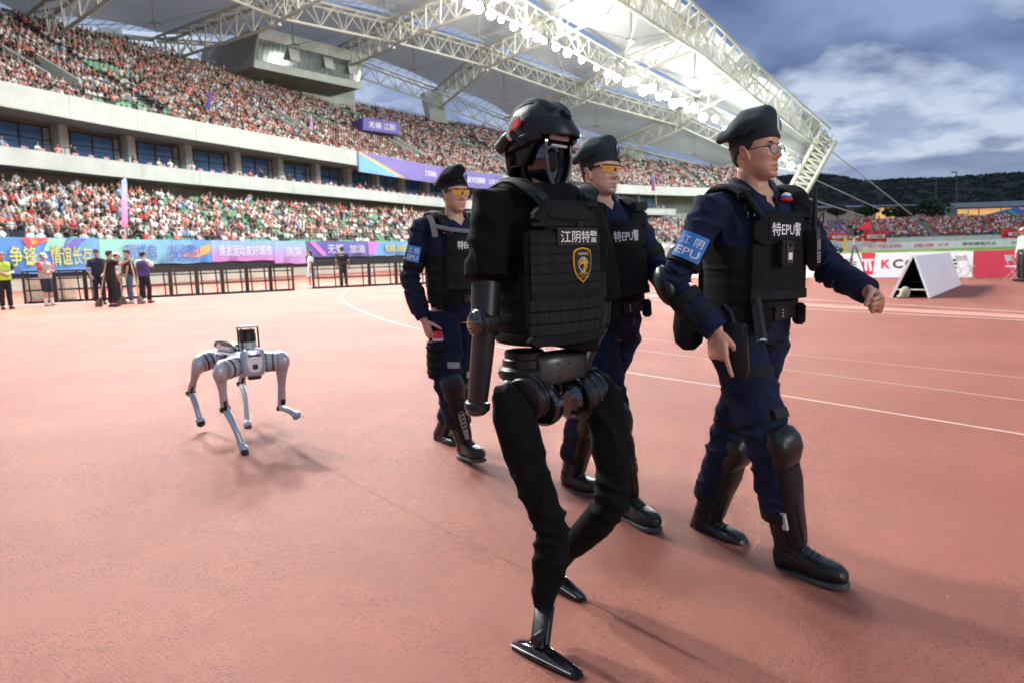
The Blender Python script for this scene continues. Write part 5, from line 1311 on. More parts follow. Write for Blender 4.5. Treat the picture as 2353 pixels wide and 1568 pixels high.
def open_neck(me, J, depth=.085, wid=.75):
    # lay the shirt back from the open throat
    co = getco(me); Ls = np.array((J['shL'] - J['shR']).normalized()); up = np.array((J['neck'] - J['pelvis']).normalized()); F_ = np.cross(Ls, up); q = co - np.array(J['neck'])
    u, l, f = q @ up, np.abs(q @ Ls), q @ F_; k = np.clip((u + depth - l / wid * .9) / .012, 0, 1) * (f > 0)
    setco(me, co - (F_[None] * .045 * k[:, None] + up[None] * .01 * k[:, None]))
def officer(J, label, text, voxel, tone, eyewear, beret_m, knees=('R', 'L'), elbows=('R', 'L'), hands=None, stripes=False, seed=0., neck_open=.045, group='police officers marching with the robots'):
    base = V((J['pelvis'].x, J['pelvis'].y, 0)); g = empty('person', base, label=label, cat='person', group=group)
    me, HM = body_mesh(J, voxel, hands=hands, tone=tone); skinobj('body', me, M_SKIN, g)
    face_bits(HM, g); hair_shell(HM, g); beret(HM, g, beret_m)
    (sport_glasses if eyewear == 'sport' else round_glasses)(HM, g)
    sm_ = sleeve_trunk(J, max(.006, voxel * 1.6), seed=seed); open_neck(sm_, J, neck_open); skinobj('shirt', sm_, M_NAVY, g)
    skinobj('trousers', trousers(J, max(.006, voxel * 1.6), seed=seed + 3), M_NAVY, g)
    v, pn, F_, Ls, up = vest(J, g, text)
    collar(J, g, M_NAVY, F_, Ls, up); belt(J, g, F_, Ls, up)
    for sd in 'RL': boot(J, sd, g)
    for sd, sg in (('R', -1), ('L', 1)):                           # cargo pockets with flaps on the outer thighs
        hp, kn = J['hip' + sd], J['kn' + sd]; ax_ = (hp - kn).normalized(); ou = (Ls * sg - ax_ * ax_.dot(Ls * sg)).normalized(); fw_ = ou.cross(ax_) * sg; c_ = hp.lerp(kn, .60)
        pk = Panel(c_ + ou * .090, ax_.cross(ou), ax_, .10); q_ = pk.slab(-.075, .075, -.085, .075, -.01, .012, 10); me_ = q_.build('cargo_pocket', M_NAVY, g, bevel=.004)
        pk.slab(-.080, .080, .045, .090, .008, .018, 10).build('pocket_flap', M_NAVY, me_, bevel=.004)
    kg = {sd: knee_guard(J, sd, g, stripes=stripes) for sd in knees}
    for sd in elbows: elbow_guard(J, sd, g)
    return g, HM, pn, F_, Ls, up, kg

HEAD_DIR = (.63, -.77)
# ---------------- nearest officer: round glasses, left fist swinging forward, right hand at the holster
J1 = joints(dict(pelvis=(1722, 748, 2.86), neck=(1730, 440, 2.86), head=(1736, 350, 2.84), shR=(1632, 482, 2.76), shL=(1822, 482, 2.97), elR=(1545, 652, 2.72), wrR=(1644, 757, 2.62), elL=(1905, 622, 2.86), wrL=(1990, 668, 2.64),
    hipR=(1684, 775, 2.81), knR=(1770, 1022, 2.66), anR=(1812, 1262, 2.71), toeR=(1902, 1330, 2.57), hipL=(1757, 775, 2.94), knL=(1672, 1022, 2.98), anL=(1616, 1196, 3.16), toeL=(1680, 1253, 3.02)), (.63, -.77, 0), (.66, -.75), .06)
J1['headS'] = (1.02, .97, 1.0)
hR = (P(1652, 830, 2.60) - J1['wrR']).normalized(); hL = (P(2022, 698, 2.56) - J1['wrL']).normalized()
o1, HM1, pn1, F1, L1, U1, K1 = officer(J1, 'officer in round glasses and beret striding at the right, left fist forward', '特EPU警', .0031, (.56, .31, .195), 'round', M_BERET, elbows=('R',), seed=1.3, neck_open=.09,
    hands=dict(R=dict(d=hR, palm=V((.75, .55, -.1)), curl=(5, 66, 70, 72), thumb=(.5, 40), size=1.06), L=dict(d=hL, palm=V((-.55, -.6, -.45)), curl=(80, 84, 86, 88), thumb=(.35, 55), spread=1.5)))
def cuff(J, sd, parent, r=.050):
    el, wr = J['el' + sd], J['wr' + sd]; a = (wr - el).normalized(); c = el.lerp(wr, .93); u = a.orthogonal().normalized(); w = a.cross(u)
    b = MB(); b.loft([(c - a * .03, u * r * .96, w * r * .96), (c - a * .028, u * r * 1.04, w * r * 1.04), (c + a * .02, u * r, w * r), (c + a * .024, u * r * .9, w * r * .9)], 22); b.build('cuff', M_NAVY, parent)
for sd in 'RL': cuff(J1, sd, o1)
# sleeve patch
def sleeve_patch(o, a, b_, c, d, parent):
    a, b_, c, d = [V(q) for q in (a, b_, c, d)]; ctr = (a + b_ + c + d) / 4; ax = (b_ - a).normalized(); ay = (a - d).normalized(); n = ax.cross(ay).normalized()
    pp = Panel(ctr, ax, ay, .09); w, h = (b_ - a).length, (a - d).length
    sl = pp.slab(-w / 2, w / 2, -h / 2, h / 2, -.006, .002, 8); po = sl.build('sleeve_patch', M_BLUEP, parent, smooth=True)
    lettering('江 阴', None, ax, ay, w * .78, h * .34, M_WHITE, po, off=.0032, bold=.008, fn=lambda u, v, of: pp(u, v + h * .20, of))
    lettering('EPU', None, ax, ay, w * .80, h * .30, M_WHITE, po, off=.0032, bold=.012, fn=lambda u, v, of: pp(u, v - h * .23, of))
sleeve_patch(None, P(1563, 524, 2.690), P(1628, 549, 2.640), P(1604, 609, 2.630), P(1545, 583, 2.680), o1)
# gear on the vest: body camera, radio with aerial, shoulder lamps, ring
def vbox(pn, u, v, off, sz, name, m, parent, bevel=.004, rot=0.):
    c = pn(u, v, off); a = u / pn.rad; n = (pn.ax * math.sin(a) + pn.n * math.cos(a)).normalized(); rt = pn.ay.cross(n); up = pn.ay
    if rot: up, rt = (up * math.cos(rot) + rt * math.sin(rot)), (rt * math.cos(rot) - up * math.sin(rot))
    b = MB(); b.box(c, sz, Matrix((rt, n, up)).transposed()); return b.build(name, m, parent, bevel=bevel), c, n, rt, up
cam_b, c, n, rt, up = vbox(pn1, -.030, -.022, .045, (.056, .028, .092), 'body_camera', M_PLAST, o1)
b = MB(); b.box(c + n * .016 + rt * .008, (.036, .004, .078), Matrix((rt, n, up)).transposed()); b.build('camera_face', mat('smoky_face', (.05, .04, .035), .15), cam_b, bevel=.002)
b = MB(); b.tube([c + n * .014 + up * .030 + rt * .010, c + n * .022 + up * .030 + rt * .010], .008, 12); b.build('camera_lens', mat('lens_dark', (.01, .01, .015), .05), cam_b)
b = MB(); b.box(c + n * .019 - up * .012 + rt * .008, (.018, .002, .026), Matrix((rt, n, up)).transposed()); b.build('camera_sticker', M_WHITE, cam_b, smooth=False)
rd, c, n, rt, up = vbox(pn1, .128, -.005, .052, (.058, .036, .150), 'radio', M_PLAST, o1, .005, rot=-.12)
b = MB(); b.tube([c + up * .066 + rt * .008, c + up * .105 + rt * .010, c + up * .225 + rt * .016], [.010, .0095, .0075], 10); b.build('aerial', M_PLAST, rd)
b = MB(); b.box(c + n * .0185 + up * .012, (.040, .002, .040), Matrix((rt, n, up)).transposed()); b.build('radio_screen', mat('screen_pinkish', (.16, .11, .10), .15), rd, smooth=False)
for i in range(4):
    for k in range(3):
        b = MB(); b.box(c + n * .0185 - up * (.020 + i * .011) + rt * (k - 1) * .013, (.008, .002, .006), Matrix((rt, n, up)).transposed()); b.build('radio_key', mat('key_grey', (.45, .46, .46), .4), rd, smooth=False)
b = MB(); b.tube(catmull([c + up * .06 - rt * .012, c + up * .13 + rt * .05 + n * .02, c + up * .02 + rt * .075, c - up * .05 + rt * .06]), .0022, 6); b.build('radio_cable', M_PLAST, rd)
shoulder_lamp(P(1806, 455, 2.80), F1, U1, o1)
b = MB(); b.box(P(1706, 448, 2.72), (.050, .026, .036), Matrix((L1, F1, U1)).transposed()); sl_ = b.build('strobe_light', M_PLAST, o1, bevel=.006)
b = MB(); b.box(P(1706, 448, 2.72) + F1 * .014 + U1 * .0, (.036, .004, .022), Matrix((L1, F1, U1)).transposed()); b.build('strobe_lens', M_GREYP, sl_, bevel=.002)
b = MB(); q = [P(1726, 492, 2.70) + (L1 * math.cos(a) + U1 * math.sin(a)) * .018 for a in np.linspace(0, 6.283, 16)]; b.tube(q, .003, 6); b.build('snap_ring', M_SILV, o1)
b = MB(); b.box(P(1722, 478, 2.705), (.05, .018, .03), Matrix((L1, F1, U1)).transposed()); b.build('strap_clip', M_PLAST, o1, bevel=.004)
# holster on the right thigh, baton sleeve at the belt, pouch at the hip
tdir = (J1['knR'] - J1['hipR']).normalized(); hup = V((-.05, .05, 1)).normalized()
hc = P(1693, 795, 2.60); hn = V((-.62, -.78, 0)).normalized(); hx = hup.cross(hn)
b = MB(); secs = [(hc + hup * .085, hx * .030, hn * .020, .5), (hc + hup * .08, hx * .038, hn * .024, .5), (hc, hx * .040, hn * .024, .5), (hc - hup * .09 + hx * .006, hx * .034, hn * .022, .5), (hc - hup * .118 + hx * .008, hx * .022, hn * .016, .6)]
b.loft(secs, 20); ho = b.build('holster', M_PLAST, o1)
b = MB(); b.box(hc + hx * .034 - hup * .01 + hn * .008, (.016, .020, .175), Matrix((hx, hn, hup)).transposed()); b.build('holster_rail', M_CARB, ho, bevel=.004)
b = MB(); b.tube([hc + hup * .08 - hx * .01, hc + hup * .125 - hx * .022, hc + hup * .150 - hx * .045], [.020, .018, .016], 10, flat=.8); b.build('pistol_grip', M_PLAST, ho)
b = MB(); c2 = J1['hipR'].lerp(J1['knR'], .38); ux = tdir.orthogonal().normalized(); uy = tdir.cross(ux); b.loft([(c2 - tdir * .02, ux * .098, uy * .098), (c2 - tdir * .019, ux * .104, uy * .104), (c2 + tdir * .019, ux * .103, uy * .103), (c2 + tdir * .02, ux * .097, uy * .097)], 24); b.build('thigh_strap', M_VEST2, ho)
bp0, bp1 = P(1736, 688, 2.68), P(1750, 786, 2.60)
b = MB(); b.tube([bp0, bp0.lerp(bp1, .95)], [.022, .021], 14); bo = b.build('baton_sleeve', M_PLAST, o1); b = MB(); b.tube([bp0.lerp(bp1, .95), bp1], [.019, .019], 14); b.build('baton_tip', M_SILV, bo)
pc = P(1582, 752, 2.86); b = MB(); b.loft([(pc + V((0, 0, .075)), L1 * .030, F1 * .030), (pc + V((0, 0, .06)), L1 * .055, F1 * .050, .8), (pc, L1 * .062, F1 * .055, .8), (pc - V((0, 0, .06)), L1 * .052, F1 * .048, .8), (pc - V((0, 0, .088)), L1 * .025, F1 * .025)], 20); b.build('hip_bag', M_VEST, o1)
# loop of flap on the left thigh pocket
kg, fw, lat, leg = K1['R']
for m, t, wdt, sh in ((M_REFL, .62, .012, -.058), (M_YEL, .55, .005, -.046)):
    b = MB(); b.box(J1['knR'].lerp(J1['anR'], t) + fw * .052 + lat * sh * -1 * (-1 if lat.x > 0 else 1), (wdt, .02, .07), Matrix((lat, fw, leg)).transposed()); b.build('reflective_mark', m, kg, smooth=False)

# ---------------- middle officer: yellow glasses, half hidden by the humanoid robot
J2 = joints(dict(pelvis=(1396, 735, 3.45), neck=(1378, 470, 3.45), head=(1380, 396, 3.43), shR=(1302, 505, 3.34), shL=(1452, 500, 3.56), elR=(1262, 640, 3.34), wrR=(1310, 735, 3.24), elL=(1512, 622, 3.46), wrL=(1556, 690, 3.26),
    hipR=(1364, 758, 3.39), knR=(1402, 960, 3.26), anR=(1440, 1150, 3.32), toeR=(1490, 1205, 3.16), hipL=(1428, 758, 3.52), knL=(1340, 955, 3.60), anL=(1310, 1090, 3.82), toeL=(1352, 1128, 3.67)), (.63, -.77, 0), (.64, -.77), .03)
J2['headS'] = (.98, 1.07, .98)
o2, HM2, pn2, F2, L2, U2, K2 = officer(J2, 'officer in yellow glasses partly behind the black humanoid robot', '特EPU警', .0036, (.62, .38, .27), 'sport', M_BERET, seed=4.1, elbows=('R', 'L'),
    hands=dict(R=dict(d=V((.3, -.2, -1)), palm=V((.7, .6, 0)), curl=(30, 35, 38, 40)), L=dict(d=V((.5, -.6, -.5)), palm=V((-.6, -.5, -.4)), curl=(75, 80, 82, 84), thumb=(.35, 55))))
b = MB(); q0, q1 = P(1462, 645, 3.38), P(1446, 745, 3.38); b.tube([q0, q0.lerp(q1, .5), q1], [.016, .020, .021], 12); bo = b.build('baton', M_PLAST, o2); b = MB(); b.box(q0.lerp(q1, .72), (.05, .03, .05)); b.build('baton_clip', M_PLAST, bo, bevel=.004)
b = MB(); b.box(P(1470, 475, 3.40), (.085, .03, .04), Matrix((L2, F2, U2)).transposed()); b.build('strobe_light', M_PLAST, o2, bevel=.008)

# ---------------- rear officer: yellow glasses, right hand on a red can in the thigh pouch
J3 = joints(dict(pelvis=(1050, 706, 4.52), neck=(1043, 506, 4.52), head=(1045, 446, 4.50), shR=(968, 522, 4.42), shL=(1110, 520, 4.66), elR=(944, 640, 4.46), wrR=(974, 735, 4.36), elL=(1140, 640, 4.70), wrL=(1150, 720, 4.58),
    hipR=(1018, 724, 4.44), knR=(1030, 884, 4.30), anR=(1066, 1018, 4.38), toeR=(1096, 1052, 4.22), hipL=(1078, 724, 4.60), knL=(1062, 884, 4.66), anL=(1012, 1000, 4.90), toeL=(1046, 1028, 4.74)), (.63, -.77, 0), (.56, -.83), .0)
J3['headS'] = (1., .94, 1.03)
o3, HM3, pn3, F3, L3, U3, K3 = officer(J3, 'officer in yellow glasses walking at the back, hand on a red can', '特EPU警', .0044, (.58, .34, .22), 'sport', M_BERETK, stripes=True, seed=7.7,
    hands=dict(R=dict(d=(P(990, 776, 4.33) - J3['wrR']), palm=V((.75, .5, 0)), curl=(14, 16, 18, 20), thumb=(.7, 10)), L=dict(d=V((0, -.2, -1)), palm=V((-.7, -.6, 0)), curl=(25, 28, 30, 32))))
sleeve_patch(None, P(937, 562, 4.345), P(967, 568, 4.325), P(960, 606, 4.325), P(930, 598, 4.345), o3)
tpc = P(1004, 826, 4.30); b = MB(); b.loft([(tpc + V((0, 0, .115)), L3 * .050, F3 * .045, .8), (tpc + V((0, 0, .11)), L3 * .056, F3 * .052, .8), (tpc, L3 * .060, F3 * .055, .7), (tpc - V((0, 0, .105)), L3 * .055, F3 * .050, .7), (tpc - V((0, 0, .115)), L3 * .04, F3 * .04, .8)], 22); tp = b.build('thigh_pouch', M_VEST, o3)
for dz in (-.07, -.02, .03, .08):
    b = MB(); b.loft([(tpc + V((0, 0, dz - .012)), L3 * .057, F3 * .052, .75), (tpc + V((0, 0, dz - .010)), L3 * .0625, F3 * .0575, .75), (tpc + V((0, 0, dz + .010)), L3 * .0625, F3 * .0575, .75), (tpc + V((0, 0, dz + .012)), L3 * .057, F3 * .052, .75)], 20); b.build('pouch_band', M_VEST2, tp)
cc_ = tpc + V((.012, 0, .115)); b = MB(); b.tube([cc_, cc_ + V((0, 0, .03)), cc_ + V((0, 0, .055)), cc_ + V((0, 0, .062))], [.034, .034, .028, .018], 18); cn = b.build('red_can', M_RED, o3)
b = MB(); b.tube([cc_ + V((0, 0, .002)), cc_ + V((0, 0, .016))], .0345, 18); b.build('can_label', M_WHITE, cn)
shoulder_lamp(P(1030, 533, 4.36), F3, U3, o3)
b = MB(); b.tube(catmull([P(985, 495, 4.36), P(994, 515, 4.33), P(1000, 545, 4.32)]), .020, 10, up=F3, flat=.22); b.build('grey_strap', mat('grey_webbing', (.15, .155, .155), .8), o3)
b = MB(); b.tube(catmull([P(1000, 520, 4.33), P(1040, 528, 4.33), P(1085, 532, 4.40)]), .013, 10, up=F3, flat=.3); b.build('sternum_strap', MATS['grey_webbing'], o3)
# ================================================================ HUMANOID ROBOT in black clothes, vest and helmet
M_RCLOTH = mat('black_knit', (.0055, .0065, .0065), .95, spec=.12, var=.15, vscale=20, bump=.35, bscale=300, bdist=.001)
M_RMET = mat('black_anodised', (.009, .0095, .010), .36, metal=.1, spec=.45, bump=.05, bscale=150)
M_RGLOSS = mat('black_gloss', (.007, .008, .010), .07, spec=.7, coat=.6)
M_RSAT = mat('satin_graphite', (.013, .0135, .014), .42, metal=.2, spec=.4)
M_RGREY = mat('pale_grey_shell', (.42, .45, .46), .3)
M_GOLD = mat('gold_thread', (.72, .36, .03), .5); M_PATCHK = mat('patch_black', (.014, .014, .015), .8, bump=.3, bscale=500, bdist=.0005)
M_HELM = mat('helmet_matt', (.008, .0105, .012), .55, var=.3, vscale=30, bump=.4, bscale=180, bdist=.001)
rb_ = empty('humanoid_robot', G(1245, 1490), label='black humanoid robot in helmet, shirt and police vest leading the walk', cat='robot')
RF, RL, RU = V((.63, -.77, 0)).normalized(), V((.77, .63, 0)).normalized(), V((0, 0, 1))
JR = {k: P(*v) for k, v in dict(pelvis=(1262, 800, 2.40), neck=(1262, 428, 2.40), shR=(1130, 480, 2.28), shL=(1350, 496, 2.53), elR=(1124, 640, 2.24), wrR=(1100, 900, 2.20), elL=(1372, 690, 2.54), wrL=(1325, 860, 2.50), hipR=(1190, 860, 2.32), hipL=(1330, 860, 2.48)).items()}
JR['chest'] = (JR['shR'] + JR['shL']) / 2; JR['F'] = RF
# shirt: boxy trunk, wide short sleeves
mb = MB(); mb.loft([(q[0], q[1] * 1.03, q[2] * 1.06, q[3]) for q in torso_secs(JR, hipw=.165, waist=.168, chest=.205, deep=.135)[2:-1]], 32)
for sd in 'RL':
    sh, el = JR['sh' + sd], JR['el' + sd]; mb.tube([JR['chest'].lerp(sh, .5), sh, sh.lerp(el, .5), el], [.072, .078, .074, .080], 22)
me = remesh(mb, .006, 2, .5)
wrinkle(me, .006, 9., [(JR['shR'], V((1, 0, .5)), .16, .006, 9), (JR['elR'], V((0, 0, 1)), .14, .009, 9), (P(1200, 640, 2.2), V((.6, 0, 1)), .16, .010, 8), (P(1250, 770, 2.25), V((.3, 0, 1)), .14, .008, 11)], 3.3)
skinobj('shirt', me, M_RCLOTH, rb_)
# padded collar of the vest
b = MB(); ring = []
for a in np.linspace(R(55), R(305), 20): ring.append(JR['neck'] + RF * (math.cos(a) * .115 - .010) + RL * math.sin(a) * .145 + RU * (-.018 + .018 * math.cos(a / 1.0 - math.pi)))
b.tube(ring, [.030] + [.040] * 18 + [.030], 12, round_=True); b.build('padded_collar', M_VEST, rb_)
b = MB(); b.tube([q + RU * .012 + (q - JR['neck']).normalized() * .028 for q in ring], .016, 8, round_=True); b.build('collar_mesh_edge', M_VEST2, rb_)
# vest
vg = empty_part('tactical_vest', rb_)
rp = Panel(P(1304, 615, 2.235), RL, RU, .40)
pe, nk = JR['pelvis'], JR['neck']
def rsec(t, k=1.):
    w = float(np.interp(t, [0., .35, .6, .8], [.186, .192, .204, .205])); return (pe.lerp(nk, t), RL * w * k, RF * (.158 if t < .7 else .150) * k, .8)
b = MB(); b.loft([rsec(.05, .88), rsec(.06, .96), rsec(.2), rsec(.34), rsec(.47), rsec(.475, .92)], 40); cbm = b.build('cummerbund', M_VEST, vg, angle=60)
for t in (.10, .22, .34):
    b = MB(); b.rings([[rsec(t + dt, 1 + kk)[0] + rsec(t, 1 + kk)[1] * math.copysign(abs(math.cos(a)) ** .8, math.cos(a)) + rsec(t, 1 + kk)[2] * math.copysign(abs(math.sin(a)) ** .8, math.sin(a)) for a in np.linspace(0, 2 * math.pi, 44, endpoint=False)] for dt, kk in ((-.022, .0), (-.021, .018), (.021, .018), (.022, .0))], cap=False); b.build('webbing_row', M_VEST2, cbm, angle=60)
b = rp.slab(-.150, .145, -.190, .115, -.03, .024, 12); fpn = b.build('front_panel', M_VEST, vg, bevel=.008)
b = rp.slab(-.130, .130, .112, .205, -.03, .022, 12, corner=.045); b.build('upper_flap', M_VEST, fpn, bevel=.006)
b = rp.slab(-.085, .085, .146, .186, .022, .027, 10, corner=.02); b.build('loop_panel', mat('loop_black', (.006, .006, .007), .95, bump=.5, bscale=600), fpn, bevel=.002)
b = rp.slab(-.140, .140, .126, .136, .024, .029, 12); b.build('seam_band', M_VEST2, fpn, bevel=.002)
b = rp.slab(.010, .040, .124, .140, .028, .036, 3); b.build('strap_keeper', M_PLAST, fpn, bevel=.003)
for i in range(6):                                     # stitched webbing rows
    v0 = .086 - i * .0295; b = rp.slab(-.145, .140, v0 - .0125, v0 + .0125, .0238, .0262, 14); rw = b.build('webbing_row', M_VEST2, fpn, bevel=.0015)
    for k in range(6):
        u = -.125 + k * .047; b = rp.slab(u - .0012, u + .0012, v0 - .0125, v0 + .0125, .0260, .0268, 1); b.build('stitch', M_VEST, rw, smooth=False)
for i, v0 in enumerate((-.112, -.150, -.186)):
    b = rp.slab(-.153, .148, v0 - .0165, v0 + .0165, .026, .033, 14); rw = b.build('webbing_band', M_VEST2, fpn, bevel=.002)
    for k in range(8):
        u = -.13 + k * .037; b = rp.slab(u - .001, u + .001, v0 - .017, v0 + .017, .0327, .0337, 1); b.build('stitch', M_VEST, rw, smooth=False)
b = rp.slab(-.154, .150, -.235, -.204, -.02, .026, 12, corner=.02); b.build('hem_flap', M_VEST, fpn, bevel=.006)
b = rp.slab(.118, .140, -.198, -.172, .033, .036, 2); b.build('maker_tag', M_SLOT, fpn, bevel=.001)
# name patch
nu, nv = .026, .094
b = rp.slab(nu - .088, nu + .088, nv - .028, nv + .028, .028, .033, 10); npn = b.build('name_patch', M_PATCHK, fpn, bevel=.002)
lettering('江阴特警', None, RL, RU, .156, .037, M_WHITE, npn, off=.0345, bold=.006, fn=lambda u, v, o: rp(u + nu, v + nv, o))
# shield badge with an eagle head
bu, bv = .034, .008
SH = [(-.052, .060), (-.035, .070), (0, .076), (.035, .070), (.052, .060), (.056, .040), (.055, .0), (.048, -.030), (.034, -.055), (0, -.080), (-.034, -.055), (-.048, -.030), (-.055, .0), (-.056, .040)]
BK = .70
def shield(k, o0, o1, m, name, parent):
    k = k * BK
    b = MB(); n = len(SH); b.add([rp(bu + x * k, bv + y * k, o0) for x, y in SH] + [rp(bu + x * k, bv + y * k, o1) for x, y in SH], [tuple(range(n, 2 * n))] + [(i, (i + 1) % n, n + (i + 1) % n, n + i) for i in range(n)]); return b.build(name, m, parent, smooth=False)
bdg = shield(1.0, .027, .0325, M_GOLD, 'shield_badge', fpn); shield(.915, .0325, .0335, M_PATCHK, 'badge_field', bdg)
def disc(pts, off, m, name, parent=bdg):
    b = MB(); b.add([rp(bu + x * BK, bv + y * BK, off) for x, y in pts], [tuple(range(len(pts)))]); return b.build(name, m, parent, smooth=False)
disc([(.031 * math.cos(a) * (1 if math.sin(a) > 0 else 1 - .22 * -math.sin(a)), .002 + .031 * math.sin(a) * (1 if math.sin(a) > 0 else 1.18)) for a in np.linspace(0, 6.283, 32, endpoint=False)], .0342, M_WHITE, 'emblem_ring')
disc([(.028 * math.cos(a) * (1 if math.sin(a) > 0 else 1 - .22 * -math.sin(a)), .002 + .028 * math.sin(a) * (1 if math.sin(a) > 0 else 1.18)) for a in np.linspace(0, 6.283, 32, endpoint=False)], .0347, M_PATCHK, 'emblem_field')
disc([(-.014, .020), (-.004, .027), (.008, .026), (.018, .018), (.023, .006), (.021, -.012), (.012, -.024), (.002, -.031), (-.006, -.024), (.000, -.012), (.004, -.002), (-.004, .004), (-.014, .002), (-.021, -.004), (-.024, .004), (-.021, .012)], .0352, M_GOLD, 'eagle_head')
for k in range(4):
    pts = []; r0 = .010 + k * .0055
    for a in np.linspace(R(-75), R(20), 10): pts.append((.001 + r0 * math.cos(a), -.006 + r0 * math.sin(a) * 1.15))
    for a in np.linspace(R(20), R(-75), 10): pts.append((.001 + (r0 - .0016) * math.cos(a), -.006 + (r0 - .0016) * math.sin(a) * 1.15))
    disc(pts, .0356, M_PATCHK, 'feather_line')
disc([(-.010, .011), (-.004, .015), (.003, .013), (-.003, .010)], .0356, M_PATCHK, 'eagle_eye')
def btxt(s, x, y, w, h, m, bold=0.01): lettering(s, None, RL, RU, w * BK, h * BK, m, bdg, off=.0345, bold=bold, fn=lambda u, v, o: rp(bu + x * BK + u, bv + y * BK + v, o))
btxt('特', -.026, .0475, .013, .014, M_GOLD); btxt('SWAT', 0, .0475, .036, .011, M_WHITE); btxt('警', .026, .0475, .013, .014, M_GOLD)
btxt('江阴突击队', 0, -.040, .062, .013, M_GOLD); btxt('江阴', -.012, -.0545, .017, .007, M_GOLD); btxt('★', .0, -.0545, .006, .006, M_RED); btxt('公安', .012, -.0545, .017, .007, M_GOLD)
# shoulder straps with buckles
for sg, p0, p1, p2 in ((-1, (1180, 418, 2.30), (1222, 440, 2.22), (1262, 478, 2.215)), (1, (1340, 430, 2.42), (1350, 445, 2.33), (1352, 478, 2.27))):
    q = [P(*p0), P(*p1), P(*p2)]; n_ = RF; b = MB(); b.tube(catmull([q[0] - RF * .12 - RU * .02, q[0], q[1], q[2]], per=5), .030, 10, up=(RF * .6 + RU * .8), flat=.25); st = b.build('shoulder_strap', M_VEST2, vg)
    c = q[1].lerp(q[2], .45); dr = (q[2] - q[1]).normalized(); b = MB(); b.box(c + (RF * .6 + RU * .5) * .010, (.050, .014, .034), Matrix((dr.cross(RF + RU).normalized(), (RF + RU).normalized(), dr)).transposed()); b.build('buckle', M_PLAST, st, bevel=.004)
# ---- head and helmet
HD = V((.74, -.67, -.02)).normalized(); HM_ = M4(P(1246, 334, 2.385), frame3(HD, (0, 0, 1)) @ Matrix.Diagonal((.86, .84, .95))); H3 = HM_.to_3x3()
def hl(x, y, z): return HM_ @ V((x, y, z))
b = MB(); b.tube([JR['neck'] - RU * .05, hl(-.02, 0, -.10)], [.055, .048], 16); b.build('neck', M_RMET, rb_)
hd = empty_part('head', rb_)
b = MB(); secs = []
for x, w, h, z in ((-.105, .030, .050, .0), (-.100, .055, .085, -.005), (-.07, .078, .115, -.012), (-.02, .088, .130, -.018), (.04, .086, .128, -.022), (.075, .080, .122, -.024), (.080, .070, .112, -.024), (.050, .066, .106, -.024), (.045, .02, .03, -.024)):
    secs.append((hl(x, 0, z - .01), H3 @ V((0, w, 0)), H3 @ V((0, 0, h)), .92))
b.loft(secs, 40); b.build('head_shell', M_RGLOSS, hd)
b = MB(); rim = [hl(.078, .076 * math.sin(a), -.034 + .118 * math.cos(a)) for a in np.linspace(R(95), R(265), 24)]; b.tube(rim, .0065, 8, round_=True); b.build('face_rim', mat('rim_grey', (.06, .065, .065), .45), hd)
b = MB(); b.box(hl(.090, -.012, .014), (.016, .110, .016), H3); b.build('sensor_bar', mat('sensor_white', (.55, .58, .56), .3), hd, bevel=.004)
b = MB(); b.box(hl(.088, -.012, -.012), (.014, .096, .008), H3); b.build('sensor_bar', MATS['sensor_white'], hd, bevel=.003)
b = MB(); b.ell(hl(.030, 0, -.055), H3 @ V((.03, 0, 0)), H3 @ V((0, .045, 0)), H3 @ V((0, 0, .05)), 16, 10); b.build('inner_camera', M_SLOT, hd)
b = MB(); b.box(hl(.050, .035, -.040), (.012, .004, .03), H3); b.build('inner_bracket', M_RSAT, hd, bevel=.001)
hg = empty_part('helmet', rb_); b = MB(); n = 48; rs = []
for t in (-1.0, -.72, -.45, -.2, 0, .1, .2, .3, .42, .52, .62, .71, .8, .87, .93, .97, 1.0):
    r = []
    for k in range(n):
        a = 2 * math.pi * k / n; ca, sa = math.cos(a), math.sin(a)
        low = .030 if ca > .55 else (.030 - .105 * min(1, (.55 - ca) / .5))      # front cut high, sides and nape low
        z = low + (t + 1) / 1.0 * 0 if t < -1 else None
        if t <= 0: zz = low + (.045 - low) * (t + 1); k_ = 1.0 - .04 * (-t)
        else: zz = .045 + .098 * math.sin(t * math.pi / 2); k_ = max(.02, math.cos(t * math.pi / 2)) ** .85
        q = V((-.008 + (.128 if ca > 0 else .130) * ca * k_, .112 * sa * k_, zz)); q = q * (1 + (.045 * noise.noise(q * 26) + .03 * noise.noise(q * 60)) * (t > 0)); r.append(HM_ @ q)
    rs.append(r)
b.rings(rs); b.build('helmet_shell', M_HELM, hg, angle=60)
b = MB(); rim = []
for k in range(n + 1):
    a = 2 * math.pi * k / n; ca, sa = math.cos(a), math.sin(a); low = .030 if ca > .55 else (.030 - .105 * min(1, (.55 - ca) / .5)); rim.append(HM_ @ V((-.008 + .130 * ca, .114 * sa, low)))
b.tube(rim, .006, 8); b.build('helmet_rim', M_PLAST, hg)
b = MB(); rs = []                                       # peaked brow with a deep visor
for a in np.linspace(R(-82), R(82), 22):
    ca, sa = math.cos(a), math.sin(a); ext = .036 * max(0, ca) ** .5
    rs.append([hl(-.008 + .126 * ca, .112 * sa, .034), hl(-.008 + (.126 + ext) * ca, (.112 + ext * .5) * sa, .018), hl(-.008 + (.128 + ext) * ca, (.114 + ext * .5) * sa, .030), hl(-.008 + .128 * ca, .114 * sa, .078)])
b.rings(rs); b.build('brow_guard', M_PLAST, hg, angle=50)
b = MB(); b.box(hl(.112, 0, .088), (.022, .042, .040), H3 @ Matrix.Rotation(R(-40), 3, 'Y')); b.build('front_shroud', M_RMET, hg, bevel=.006)
